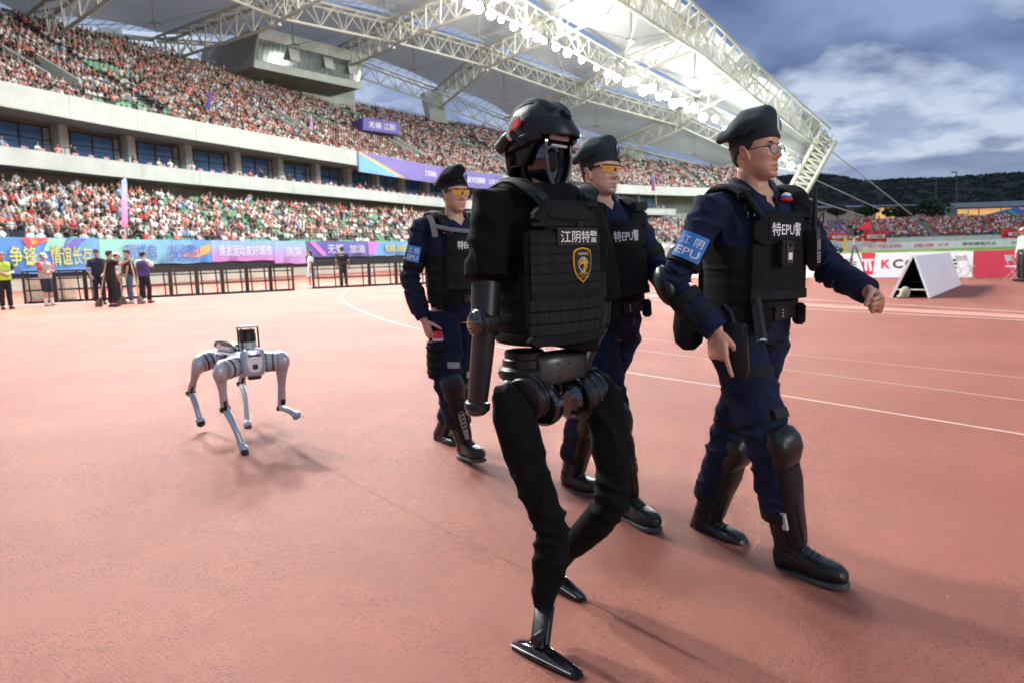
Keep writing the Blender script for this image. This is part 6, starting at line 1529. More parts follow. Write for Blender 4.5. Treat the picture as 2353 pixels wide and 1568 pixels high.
for y0 in (-.045, .045):
    b = MB(); q = [hl(-.01 + .112 * math.cos(a), y0, .046 + .088 * math.sin(a)) for a in np.linspace(R(35), R(145), 14)]; b.tube(q, .016, 8, up=H3 @ V((0, 1, 0)), flat=.9); b.build('cover_seam', M_HELM, hg)
for sg in (1, -1):
    b = MB(); pts = [hl(.075, .100 * sg, .022), hl(.03, .118 * sg, .010), hl(-.03, .121 * sg, -.004), hl(-.085, .096 * sg, -.012)]; b.tube(catmull(pts, per=4), .013, 8, up=H3 @ V((0, 0, 1)), flat=1.4); b.build('side_rail', M_PLAST, hg)
    b = MB(); pts = [hl(-.02, .100 * sg, -.045), hl(-.03, .082 * sg, -.10), hl(-.01, .060 * sg, -.135)]; b.tube(pts, .010, 8, flat=.5); b.build('chin_strap', M_VEST2, hg)
b = MB(); b.tube([hl(-.115, -.112, -.010), hl(-.060, -.136, .012), hl(-.035, -.140, .020)], [.020, .021, .022], 14); lt_ = b.build('helmet_lamp', M_PLAST, hg)
b = MB(); b.tube([hl(-.036, -.140, .0195), hl(-.026, -.141, .0235)], [.022, .018], 14); b.build('lamp_lens', mat('lamp_chrome', (.75, .76, .75), .12, metal=1.), lt_)
b = MB(); b.tube([hl(.01, -.128, .0), hl(.012, -.142, .0)], .016, 14); b.build('dial', M_PLAST, hg)
b = MB(); b.poly([P(1192, 268, 2.315), P(1176, 282, 2.33), P(1172, 296, 2.325), P(1184, 296, 2.305), P(1195, 284, 2.30)], V((.3, 1, 0)), .012); b.build('red_flag_patch', M_RED, hg, smooth=False)
b = MB(); b.tube(catmull([hl(.02, -.02, .146), hl(.030, -.045, .130), hl(.026, -.055, .108), hl(.030, -.062, .090)]), .0028, 6); b.build('white_cord', M_WHITE, hg)
b = MB(); b.tube(catmull([hl(-.075, .105, -.03), hl(-.10, .06, -.085), hl(-.105, 0, -.095), hl(-.10, -.06, -.085), hl(-.075, -.105, -.03)]), .018, 8, up=H3 @ V((0, 0, 1)), flat=1.6); b.build('nape_pad', M_HELM, hg)
b = MB(); b.poly([hl(.005, -.055, -.118), hl(.085, -.030, -.150), hl(.092, -.030, -.160), (hl(.012, -.055, -.138))], H3 @ V((0, -1, .3)), .014); b.build('tan_strap', mat('tan_leather', (.30, .16, .07), .6), hg, smooth=False)
# ---- arms
def cyl(c, ax, r, h, m, name, parent, n=26, lip=.004, rings_=0):
    c, ax = V(c), V(ax).normalized(); b = MB(); b.tube([c - ax * h / 2, c - ax * (h / 2 - lip), c + ax * (h / 2 - lip), c + ax * h / 2], [r - lip, r, r, r - lip], n); o = b.build(name, m, parent)
    for i in range(rings_):
        q = c + ax * h * (-.32 + .64 * i / max(1, rings_ - 1)); b = MB(); b.tube([q - ax * .0045, q - ax * .003, q + ax * .003, q + ax * .0045], [r - .001, r + .0025, r + .0025, r - .001], n, cap=False); b.build('groove_ring', M_RGLOSS, o)
    return o
ag = empty_part('arm', rb_); e0 = P(1118, 655, 2.24); e1 = P(1114, 742, 2.20); e2 = P(1096, 935, 2.19)
b = MB(); b.tube([e0, e0.lerp(e1, .5), e1], [.048, .046, .042], 18); b.build('upper_arm', M_RSAT, ag)
cyl(e1 + RF * .0, RL, .045, .075, M_RMET, 'elbow_motor', ag, rings_=2)
fc = e1 - RL * .043; b = MB(); b.tube([fc - RL * .004, fc, fc + RL * .008], [.032, .037, .040], 22); ec = b.build('elbow_cover', M_RGLOSS, ag)
for a in np.linspace(0, 6.283, 9)[:-1]:
    b = MB(); b.ell(fc - RL * .005 + RF * .022 * math.cos(a) + RU * .022 * math.sin(a), RL * .002, RF * .0025, RU * .0025, 8, 5); b.build('bolt', M_RSAT, ec)
fd_ = (e2 - e1).normalized(); b = MB(); b.loft([(e1 - fd_ * .02, RL * .028, RF * .036, .8), (e1 + fd_ * .06, RL * .030, RF * .039, .75), (e1.lerp(e2, .6), RL * .028, RF * .037, .75), (e2 - fd_ * .02, RL * .026, RF * .034, .8)], 24); b.build('forearm', M_RMET, ag)
cyl(e2 - fd_ * .005, fd_, .040, .026, M_RMET, 'wrist_ring', ag)
b = MB(); b.ell(e2 + fd_ * .010, fd_ * .018, RL * .034, RF * .036, 18, 10); b.build('wrist_cap', M_RGLOSS, ag)
ag2 = empty_part('arm', rb_); b = MB(); b.tube([P(1375, 680, 2.55), P(1372, 745, 2.53)], [.045, .042], 16); b.build('upper_arm', M_RSAT, ag2)
b = MB(); b.tube([P(1372, 745, 2.53), P(1350, 790, 2.50), P(1325, 862, 2.45)], [.040, .036, .030], 16); b.build('forearm', M_RMET, ag2)
# ---- waist and hips
wg = empty_part('waist', rb_)
w0 = P(1205, 838, 2.33); cyl(w0 + RU * .035, RU, .066, .030, M_RSAT, 'yaw_disc', wg); cyl(w0 + RU * .010, RU, .073, .034, M_RMET, 'yaw_motor', wg, rings_=1); cyl(w0 - RU * .022, RU, .086, .045, M_RSAT, 'yaw_housing', wg, lip=.010)
for a in np.linspace(R(150), R(330), 6):
    b = MB(); b.ell(w0 - RU * .022 + V((math.cos(a), math.sin(a), 0)) * .086, (.004, 0, 0), (0, .004, 0), (0, 0, .004), 8, 6); b.build('bolt', M_SLOT, wg)
c0, c1 = P(1222, 852, 2.30), P(1326, 832, 2.40); ax = (c1 - c0).normalized(); sd_ = ax.cross(RU).normalized(); u2 = sd_.cross(ax)
b = MB(); b.loft([(c0, sd_ * .045, u2 * .050, .55), (c0 + ax * .004, sd_ * .050, u2 * .056, .55), (c1 - ax * .004, sd_ * .046, u2 * .050, .55), (c1, sd_ * .040, u2 * .044, .55)], 28); bx_ = b.build('battery_case', mat('battery_grey', (.060, .063, .062), .36, metal=.45), wg, angle=60)
b = MB(); b.loft([(c1, sd_ * .044, u2 * .048, .55), (c1 + ax * .012, sd_ * .042, u2 * .044, .55), (c1 + ax * .016, sd_ * .030, u2 * .034, .6)], 24); b.build('case_cap', M_RMET, bx_)
nfront = sd_ if sd_.y < 0 else -sd_
for t, v in ((.18, -.25), (.38, .4), (.38, -.1), (.38, -.5), (.62, .3), (.82, -.2)):
    b = MB(); b.ell(c0.lerp(c1, t) + nfront * .0485 + u2 * .05 * v, ax * .0035, nfront * .002, u2 * .0035, 8, 5); b.build('bolt', M_SLOT, bx_)
hR_, hL_ = P(1246, 925, 2.27), P(1330, 905, 2.42)
haR = (RL * .92 - RF * .28).normalized(); haL = (RL * .95 + RU * .10).normalized()
cyl(P(1215, 915, 2.25), haR, .073, .085, M_RMET, 'hip_motor', wg, rings_=3, lip=.006); cyl(P(1250, 930, 2.26), haR, .066, .045, M_RGLOSS, 'hip_motor_cap', wg, lip=.010)
cyl(P(1345, 905, 2.43), haL, .074, .105, M_RMET, 'hip_motor', wg, rings_=3, lip=.006); cyl(P(1302, 915, 2.38), haL, .064, .050, M_RGLOSS, 'hip_motor_cap', wg, lip=.012)
b = MB(); b.ell(P(1180, 888, 2.28), (.042, 0, 0), (0, .03, 0), (0, 0, .032), 18, 10); b.build('hip_shell', M_RGREY, wg)
b = MB(); b.box(P(1250, 880, 2.36), (.055, .03, .05)); b.build('hip_bracket', M_RGREY, wg, bevel=.008)
b = MB(); b.tube([P(1225, 865, 2.32), P(1222, 905, 2.30)], [.040, .036], 16); b.build('pelvis_post', M_RMET, wg)
b = MB(); b.loft([(P(1235, 890, 2.34), RL * .03, RU * .03), (P(1290, 895, 2.40), RL * .04, RU * .045), (P(1340, 890, 2.46), RL * .03, RU * .03)], 16); b.build('pelvis_beam', M_RMET, wg)
for q in (((1262, 858, 2.33), (1282, 878, 2.32), (1288, 900, 2.33), (1270, 912, 2.31)), ((1300, 860, 2.36), (1328, 872, 2.36), (1334, 890, 2.37), (1318, 905, 2.36))):
    b = MB(); b.tube(catmull([P(*w) for w in q]), .006, 8); b.build('cable', M_PLAST, wg)
b = MB(); b.tube([P(1330, 835, 2.42), P(1352, 870, 2.46)], .007, 8); b.build('tie_rod', M_RSAT, wg)
# ---- trouser legs, shanks, feet
def rleg(pts, rad, nm, seed, folds):
    mb = MB(); mb.tube([P(*q) for q in pts], rad, 24, round_=True); me = remesh(mb, .006, 2, .5); wrinkle(me, .0045, 10., folds, seed); return skinobj(nm, me, M_RCLOTH, rb_)
rleg([(1165, 918, 2.23), (1178, 950, 2.215), (1205, 1050, 2.20), (1240, 1140, 2.19), (1268, 1215, 2.19), (1266, 1285, 2.22), (1256, 1335, 2.235), (1250, 1378, 2.245)], [.054, .070, .067, .059, .057, .064, .052, .040], 'trouser_leg', 1.1,
     [(P(1278, 1225, 2.15), V((.5, 0, 1)), .09, .010, 17), (P(1255, 1235, 2.22), V((-.6, .2, 1)), .07, .010, 19), (P(1200, 1060, 2.19), V((1, .3, .35)), .20, .006, 13), (P(1235, 1140, 2.17), V((-.5, 0, 1)), .11, .007, 10), (P(1260, 1310, 2.2), V((1, .2, .3)), .12, .006, 14), (P(1170, 915, 2.22), V((1, 0, 0)), .08, .006, 24), (P(1250, 1385, 2.24), V((1, 0, .2)), .05, .004, 30)])
rleg([(1362, 880, 2.47), (1385, 910, 2.45), (1398, 1000, 2.40), (1408, 1090, 2.36), (1408, 1150, 2.36), (1370, 1200, 2.44), (1320, 1250, 2.54)], [.054, .070, .066, .059, .057, .060, .044], 'trouser_leg', 5.1,
     [(P(1405, 1150, 2.34), V((.6, 0, 1)), .10, .010, 15), (P(1395, 1000, 2.38), V((1, .3, .3)), .20, .006, 13), (P(1402, 1080, 2.36), V((-.5, .2, 1)), .11, .007, 10), (P(1375, 890, 2.45), V((1, 0, 0)), .08, .006, 24)])
b = MB(); q = [P(1338, 1160, 2.36) + V((math.cos(a) * .012, 0, math.sin(a) * .008)) for a in np.linspace(0, 12.5, 24)]
def rfoot(heel, toe, shin_top, ank, nm):
    g = empty_part(nm, rb_); heel, toe = V(heel), V(toe); d = (toe - heel).normalized(); u = V((0, 0, 1)); lat = d.cross(u).normalized(); u = lat.cross(d); ln = (toe - heel).length
    b = MB(); secs = []
    for t, w, h in ((0, .010, .005), (.02, .017, .012), (.12, .021, .018), (.30, .026, .032), (.48, .028, .031), (.70, .025, .020), (.92, .020, .012), (1.0, .017, .007)):
        secs.append((heel + d * t * ln + u * (h / 2 + .012), lat * w, u * h / 2, .55))
    b.loft(secs, 20); b.build('foot_shell', M_RGLOSS, g, angle=50)
    b = MB(); b.loft([(heel + d * t * ln + u * .006, lat * w, u * .007, .4) for t, w in ((0, .012), (.03, .022), (.3, .030), (.7, .029), (.97, .023), (1.02, .014))], 16); b.build('foot_sole', M_RMET, g)
    b = MB(); b.tube([heel + d * (t * ln) + u * (.016 + .006 * math.sin(t * 3)) - lat * -.0 + (lat if lat.dot(V((0, -1, 0))) > 0 else -lat) * (.022 + .008 * math.sin(t * 3.1)) for t in np.linspace(.03, .95, 10)], .002, 6); b.build('foot_trim', M_RGREY, g)
    a = (ank - shin_top).normalized(); b = MB(); b.loft([(shin_top, lat * .020, d * .032, .6), (shin_top.lerp(ank, .5), lat * .019, d * .030, .6), (ank - a * .01, lat * .017, d * .028, .6), (ank + a * .012, lat * .012, d * .020, .7)], 20); sk = b.build('shank', M_RSAT, g, angle=60)
    b = MB(); b.tube([shin_top.lerp(ank, .1) + d * .034, ank + d * .036], .008, 10); b.build('push_rod', M_RMET, sk)
    cyl(ank + u * .010, lat, .019, .044, M_RMET, 'ankle_pin', g)
    for t in (.35, .55, .75):
        b = MB(); b.ell(shin_top.lerp(ank, t) + d * .018 + (lat if lat.y < 0 else -lat) * .0185, (.002, 0, 0), (0, .002, 0), (0, 0, .0035), 8, 6); b.build('bolt', M_SLOT, sk)
fa, fb = G(1182, 1482, .0), G(1330, 1556, .0)
rfoot(fa, fb, P(1252, 1375, 2.245), fa.lerp(fb, .40) + V((0, 0, .055)), 'foot')
ta = G(1338, 1380, .0); fh = ta - V((.63, -.77, 0)) * .25 + V((0, 0, .03)); rfoot(fh, ta, P(1325, 1245, 2.53), fh.lerp(ta, .38) + V((0, 0, .055)), 'foot')

# ================================================================ ROBOT DOG
M_DOG = mat('dog_alloy', (.44, .45, .47), .34, metal=.3, spec=.5, var=.06, vscale=10); M_DOGW = mat('dog_white', (.62, .63, .64), .35, spec=.5); M_DOGB = mat('dog_bluegrey', (.36, .40, .47), .28, metal=.35)
M_DOGK = mat('dog_black', (.012, .012, .013), .35); M_DOGRUB = mat('dog_rubber', (.010, .010, .010), .75)
dog = empty('robot_dog', G(540, 1015), label='silver four-legged robot dog trotting on the red track with a lidar', cat='robot')
DFr, DRe = P(578, 833, 4.86), P(512, 818, 5.52); DF = (DFr - DRe).normalized(); DU = V((0, 0, 1)); DU = (DU - DF * DU.dot(DF)).normalized(); DL = DU.cross(DF)
def dp(f, l, u): return DRe.lerp(DFr, f) + DL * l + DU * u
b = MB(); b.loft([(dp(-.05, 0, 0), DL * .06, DU * .05, .6), (dp(0, 0, 0), DL * .085, DU * .068, .6), (dp(.5, 0, .0), DL * .092, DU * .072, .6), (dp(.92, 0, 0), DL * .085, DU * .068, .6), (dp(1.0, 0, 0), DL * .065, DU * .05, .6)], 26); bd = b.build('trunk', M_DOGW, dog, angle=60)
b = MB(); b.box(dp(.42, 0, .085), (.42, .15, .035), Matrix((DF, DL, DU)).transposed()); b.build('top_deck', M_DOGW, bd, bevel=.008)
b = MB(); b.box(dp(.45, 0, .108), (.36, .11, .018), Matrix((DF, DL, DU)).transposed()); b.build('deck_rail', M_DOGK, bd, bevel=.004)
b = MB(); b.tube(catmull([dp(.08, -.06, .09), dp(.15, -.062, .118), dp(.45, -.06, .128), dp(.72, -.06, .116), dp(.80, -.06, .09)]), .013, 10); b.build('carry_handle', M_DOGK, bd)
b = MB(); b.box(dp(.38, -.100, .005), (.16, .006, .075), Matrix((DF, DL, DU)).transposed()); stk = b.build('purple_sticker', mat('purple_print', (.10, .07, .42), .5), bd, smooth=False)
lettering('特警', dp(.38, -.104, .005), DF, DU, .10, .045, M_WHITE, stk, off=.001)
b = MB(); b.box(dp(.60, -.102, .03), (.10, .02, .05), Matrix((DF, DL, DU)).transposed()); b.build('side_cover', M_DOGK, bd, bevel=.006)
# head plate
b = MB(); hc = dp(1.06, 0, .01); b.loft([(hc - DF * .05, DL * .080, DU * .090, .55), (hc - DF * .0, DL * .082, DU * .098, .5), (hc + DF * .025, DL * .074, DU * .092, .5), (hc + DF * .032, DL * .060, DU * .078, .55)], 28); hdg = b.build('face_plate', M_DOGB, dog, angle=50)
b = MB(); q = [(-.050, .035), (.050, .035), (.052, .0), (.040, -.050), (.020, -.066), (-.020, -.066), (-.040, -.050), (-.052, .0)]; b.poly([hc + DF * .031 + DL * x + DU * y for x, y in q], DF, .004); b.build('face_panel', M_DOGW, hdg, smooth=False)
b = MB(); b.box(hc + DF * .034 + DU * .046, (.010, .080, .014), Matrix((DF, DL, DU)).transposed()); b.build('face_lamp_slot', M_DOGK, hdg, bevel=.002)
b = MB(); b.box(hc + DF * .036 - DU * .030, (.012, .034, .034), Matrix((DF, DL, DU)).transposed()); b.build('face_camera', M_DOGK, hdg, bevel=.004)
b = MB(); b.loft([(hc - DU * .10, DL * .05, DF * .03, .6), (hc - DU * .118 - DF * .01, DL * .04, DF * .025, .6)], 16); b.build('chin_guard', M_DOGK, hdg)
# lidar tower
lg = empty_part('lidar_tower', dog); lc = dp(.93, 0, .10)
cyl(lc + DU * .020, DU, .058, .045, M_DOG, 'lidar_base', lg); cyl(lc + DU * .075, DU, .056, .070, M_DOGK, 'lidar_drum', lg); cyl(lc + DU * .118, DU, .054, .018, M_DOGK, 'lidar_cap', lg)
b = MB(); q = [(.085, -.060), (.085, .060), (.0, .078), (-.075, .050), (-.085, 0), (-.075, -.050), (.0, -.078)]; b.poly([lc + DU * .140 + DF * x + DL * y for x, y in q], DU, .014); b.build('lidar_roof', M_DOGW, lg, bevel=.004, smooth=True)
for x, y in ((.07, -.055), (.07, .055), (-.065, -.045), (-.065, .045)):
    b = MB(); b.tube([lc + DF * x + DL * y - DU * .02, lc + DF * x + DL * y + DU * .142], .006, 8); b.build('guard_post', M_DOGK, lg)
# legs
def dog_leg(front, side, hip, kn, ft, blue):
    g = empty_part('leg', dog); hip, kn, ft = V(hip), V(kn), V(ft); inn = dp(1.0 if front else .0, .07 * side, -.005) - (DF * .05 if front else DF * -.03)
    ax = (hip - inn).normalized()
    b = MB(); b.tube([inn, inn.lerp(hip, .25), inn.lerp(hip, .26), inn.lerp(hip, .55), inn.lerp(hip, .56), inn.lerp(hip, .80)], [.062, .066, .070, .070, .066, .070], 24); mo = b.build('hip_motor', M_DOG, g, angle=50)
    for t in (.30, .40, .62):
        q = inn.lerp(hip, t); b = MB(); b.tube([q - ax * .004, q + ax * .004], .0725, 24, cap=True); b.build('motor_band', M_DOGB if t == .40 else M_DOGK, mo)
    dn = (kn - hip); mb = MB(); mb.ell(hip - ax * .01, ax * .062, DU * .074, DF * .072, 20, 12)
    mb.tube([hip - DU * .02, hip.lerp(kn, .30), hip.lerp(kn, .55), hip.lerp(kn, .82), kn], [.050, .035, .026, .030, .025], 18, round_=True, up=DF, flat=1.0); me = remesh(mb, .008, 3, .5); skinobj('thigh', me, M_DOG, g)
    cyl(kn, ax, .020, .070, M_DOGK, 'knee_pin', g)
    d = (ft - kn).normalized(); bow = (DF - d * DF.dot(d)).normalized() * .030
    pts = catmull([kn, kn.lerp(ft, .25) + bow, kn.lerp(ft, .55) + bow * .9, kn.lerp(ft, .82), ft - d * .03], per=4); n = len(pts)
    b = MB(); b.tube(pts, [float(np.interp(i / (n - 1), [0, .3, .55, .8, 1], [.026, .023, .019, .024, .034])) for i in range(n)], 16, up=DF, flat=.8, round_=True); b.build('calf', M_DOGB if blue else M_DOGW, g)
    mb = MB(); b = MB(); b.ell(ft - d * .004, ax * .034, d * .030, DF * .042, 16, 10); b.build('rubber_foot', M_DOGRUB, g)
    b = MB(); q = hip.lerp(kn, .90); b.box(q + (DF * .03), (.014, .03, .07), Matrix((DF, ax, (kn - hip).normalized())).transposed()); b.build('knee_linkage', M_DOGK, g, bevel=.003)
dog_leg(True, -1, P(505, 852, 4.70), P(517, 938, 4.78), P(563, 1038, 4.66) , True)
dog_leg(True, 1, P(647, 828, 4.98), P(647, 936, 5.06), P(686, 955, 4.86), True)
dog_leg(False, -1, P(455, 836, 5.36), P(438, 900, 5.46), P(462, 972, 5.34), True)
dog_leg(False, 1, P(568, 812, 5.66), P(554, 880, 5.74), P(570, 980, 5.42), False)
# ================================================================ BANNERS ON THE FRONT WALL
WN = LOW_N0 - .10
def wcol(x): return col_s(x, WN, 2.0, 5)
b = sweep([(WN + .05, .70), (WN + .05, 1.60)], 10); b.build('painted_recess', mat('recess_paint', (.02, .021, .022), .9), stand, smooth=False)  # dark gap below the banners, painted as a flat strip on the wall
def wbanner(x0, x1, z0, z1, cA, cB, label, texts=(), strokes=(), vert=False):
    """cA -> cB printed gradient (left to right, or bottom to top)"""
    s0, s1 = wcol(x0), wcol(x1); g = empty('wall_banner', S(s0, WN, 0), label=label, cat='banner', group='banners along the front wall'); b = MB(); ss = np.linspace(s0 + .02, s1 - .02, 26); rs = []; n = len(ss)
    for s in ss:
        w = .008 * math.sin(s * 2.7) + .006 * math.sin(s * 7.1); rs.append([S(s, WN - .02 + w, z0 + .04 * math.sin(s * 1.9)), S(s, WN - .03, (z0 + z1) / 2), S(s, WN - .02, z1), S(s, WN + .01, z1), S(s, WN + .01, z0)])
    b.rings(rs); o = b.build('banner_cloth', mat('printed_cloth', (.5, .5, .5), .7, attr='Col', var=.06, vscale=1.5), g); me = o.data; co = getco(me); col = np.ones((len(co), 4), np.float32)
    A0, A1 = S(s0, WN, 0), S(s1, WN, 0); d = np.array(A1 - A0, np.float32); t = ((co - np.array(A0, np.float32)) @ d) / float(d @ d)
    if vert: t = (co[:, 2] - z0) / (z1 - z0)
    t = np.clip(t, 0, 1)
    for i in range(3): col[:, i] = cA[i] * (1 - t) + cB[i] * t
    a = me.color_attributes.new('Col', 'FLOAT_COLOR', 'POINT'); a.data.foreach_set('color', col.ravel())
    def mp(sc, zc): return lambda u, v, of: S(sc + u, WN - .07 - of, zc + v)
    for pts, m in strokes:
        b = MB(); q = []
        k = len(pts)
        for i in range(k):
            a0, a1 = pts[i], pts[(i + 1) % k]
            for j in range(6): tt = j / 6; q.append(S(s0 + (s1 - s0) * (a0[0] * (1 - tt) + a1[0] * tt), WN - .075, z0 + (z1 - z0) * (a0[1] * (1 - tt) + a1[1] * tt)))
        b.add(q, [tuple(range(len(q)))]); b.build('brush_stroke', m, o, smooth=False)
    for txt, t0, t1, v0, v1, m, m2 in texts:
        L_ = s1 - s0; w = L_ * (t1 - t0); h = (z1 - z0) * (v1 - v0); sc = s0 + L_ * (t0 + t1) / 2; zc = z0 + (z1 - z0) * (v0 + v1) / 2
        if m2: lettering(txt, None, (1, 0, 0), (0, 0, 1), w * 1.03, h * 1.06, m2, o, off=.03, bold=.018, fn=mp(sc, zc), name='letter_outline')
        lettering(txt, None, (1, 0, 0), (0, 0, 1), w, h, m, o, off=.05, bold=.004, fn=mp(sc, zc))
YLW = mat('ink_yellow', (.72, .75, .10), .6); BLU = mat('ink_blue', (.05, .14, .55), .6); WHT = mat('ink_white', (.78, .79, .82), .6); ORG = mat('ink_orange', (.85, .40, .10), .6); RDK = mat('ink_coral', (.75, .09, .12), .6); GRN = mat('ink_mint', (.30, .66, .52), .6); PRP = mat('ink_violet', (.16, .16, .52), .6); PNK = mat('ink_pink', (.62, .22, .60), .6); LBL = mat('ink_sky', (.22, .48, .80), .6)
wbanner(-90, 226, .95, 2.95, (.07, .22, .62), (.16, .42, .78), 'blue banner with yellow characters and coral brush marks at the left', (('争锋', .30, .50, .22, .76, YLW, BLU), ('情谊长存', .60, .93, .20, .76, YLW, BLU)),
    (([(.40, .98), (.60, .98), (.52, .80), (.44, .72)], RDK), ([(.46, .98), (.62, .98), (.56, .86), (.47, .80)], ORG), ([(.60, .98), (.80, .98), (.66, .62), (.55, .60)], GRN), ([(.74, .98), (.90, .98), (.76, .55), (.66, .45)], PRP)))
wbanner(228, 484, 1.3, 2.9, (.30, .66, .50), (.10, .30, .74), 'green to blue banner with an orange brush mark behind the men', (('高燃启', .18, .44, .22, .84, BLU, WHT), ('战必胜!', .55, .86, .15, .84, BLU, WHT)), (([(.66, .30), (.82, .62), (.98, .84), (.99, .56), (.95, .40), (.80, .22)], ORG),))
wbanner(485, 630, 1.35, 2.9, (.60, .22, .56), (.22, .46, .82), 'pink and blue banner with white script above the gated barrier', (('焕发运动友好城市', .10, .95, .25, .78, WHT, None),), vert=True)
wbanner(631, 703, 1.0, 2.9, (.62, .24, .58), (.24, .50, .84), 'short pink and blue banner ending at the gap in the barriers', (('风采', .35, .85, .30, .72, WHT, None),), vert=True)
wbanner(704, 846, 1.5, 2.9, (.12, .12, .40), (.16, .16, .46), 'dark violet banner with white characters behind the black-clad guard', (('无锡', .30, .56, .22, .80, WHT, None), ('加油', .66, .92, .22, .80, WHT, None)), (([(.02, .98), (.12, .98), (.30, .10), (.22, .05)], PNK),))
wbanner(847, 1010, 1.5, 2.9, (.20, .44, .80), (.10, .30, .70), 'blue banner with yellow characters beside the rear officer', (('锡城联赛', .20, .80, .22, .80, YLW, BLU),), (([(.0, .98), (.14, .98), (.06, .10), (.0, .10)], PNK),))
wbanner(1412, 1545, 1.4, 2.8, (.55, .62, .70), (.66, .70, .76), 'pale banner low on the wall between the two nearer officers', (('江阴加油', .1, .9, .25, .75, BLU, None),))
# ================================================================ CROWD BARRIERS
M_BAR = mat('barrier_black', (.014, .014, .015), .5, bump=.2, bscale=40)
def barrier_mesh(w, h=1.16):
    fr = MB()
    for x in (-w / 2 + .03, w / 2 - .03): fr.box((x, 0, h / 2), (.085, .06, h))
    fr.box((0, 0, h - .025), (w - .175, .06, .06)); fr.box((0, 0, .05), (w - .175, .06, .08))
    md = MB(); md.box((0, 0, h * .40), (w - .18, .05, .06)); md.box((0, 0, h * .74), (w - .18, .04, .05))
    br = []
    for x in (-w * .28, w * .30):
        q = MB(); q.hexa([(x - .025, .03, .03), (x + .025, .03, .03), (x + .025, .08, .03), (x - .025, .08, .03)], [(x - .065, .03, h - .05), (x - .015, .03, h - .05), (x - .015, .08, h - .05), (x - .065, .08, h - .05)]); br.append(q.mesh('brace'))
    pl = MB(); pl.box((0, .42, .015), (w * .8, .75, .03))
    out = [fr.mesh('barrier_frame'), md.mesh('mid_rail'), *br, pl.mesh('base_plate')]
    for m in out: m.materials.append(M_BAR)
    return out
def barrier_row(A, B_, n, where):
    A, B_ = V(A), V(B_); w = (B_ - A).length / n; ms = barrier_mesh(w); a = math.atan2(B_.y - A.y, B_.x - A.x)
    for i in range(n):
        c = A.lerp(B_, (i + .5) / n); g = empty('crowd_barrier', c, a, label=f'black steel crowd barrier, {nth(i + 1)} from the left of the {where}', cat='barrier', group='crowd barriers along the track')
        for nm, me in zip(('frame', 'mid_rail', 'brace', 'brace', 'base_plate'), ms):
            o = bpy.data.objects.new(nm, me); COL.objects.link(o); o.parent = g
barrier_row(G(57, 699), G(676, 668), 10, 'longer run')
barrier_row(G(719, 664), G(911, 655), 3, 'shorter run past the gap'); barrier_row(G(911, 655), G(1060, 649), 3, 'run behind the rear officer')
# concrete block and dark heap at the foot of the wall, left
b = MB(); c = G(72, 693); b.box(c + V((0, 1.2, .42)), (1.6, .8, .84)); b.build('concrete_block', mat('block_beige', (.42, .38, .30), .9, var=.2, vscale=3), None, bevel=.03, smooth=True, label='beige concrete block at the left end of the barriers', cat='block')
# ================================================================ PEOPLE ALONG THE BARRIER
def stand_pose(pos, yaw, k=1., R_=((-.02, -.26, 1.16), (.05, -.27, .90)), L_=((-.02, .26, 1.16), (.05, .27, .90)), step=.0, lean=0., head_yaw=0., head_pitch=0.):
    """local x forward, y left; arm = (elbow, wrist)"""
    c, s = math.cos(yaw), math.sin(yaw)
    def T(x, y, z): x = x + lean * z; return V((pos[0] + (x * c - y * s) * k, pos[1] + (x * s + y * c) * k, z * k))
    J = dict(pelvis=T(0, 0, .95), neck=T(.0, 0, 1.47), head=T(.03, 0, 1.62), shR=T(0, -.18, 1.40), shL=T(0, .18, 1.40), elR=T(*R_[0]), wrR=T(*R_[1]), elL=T(*L_[0]), wrL=T(*L_[1]), hipR=T(0, -.09, .90), hipL=T(0, .09, .90),
             knR=T(.03 + step, -.10, .49), anR=T(step * .6, -.11, .09), toeR=T(step * .6 + .15, -.13, .03), knL=T(.03 - step, .10, .49), anL=T(-step * 1.2, .11, .09), toeL=T(-step * 1.2 + .15, .13, .03))
    J['chest'] = (J['shR'] + J['shL']) / 2; J['F'] = V((c, s, 0)); hy = yaw + head_yaw; J['headR'] = frame3(V((math.cos(hy), math.sin(hy), head_pitch)), (0, 0, 1)); J['k'] = k
    return J
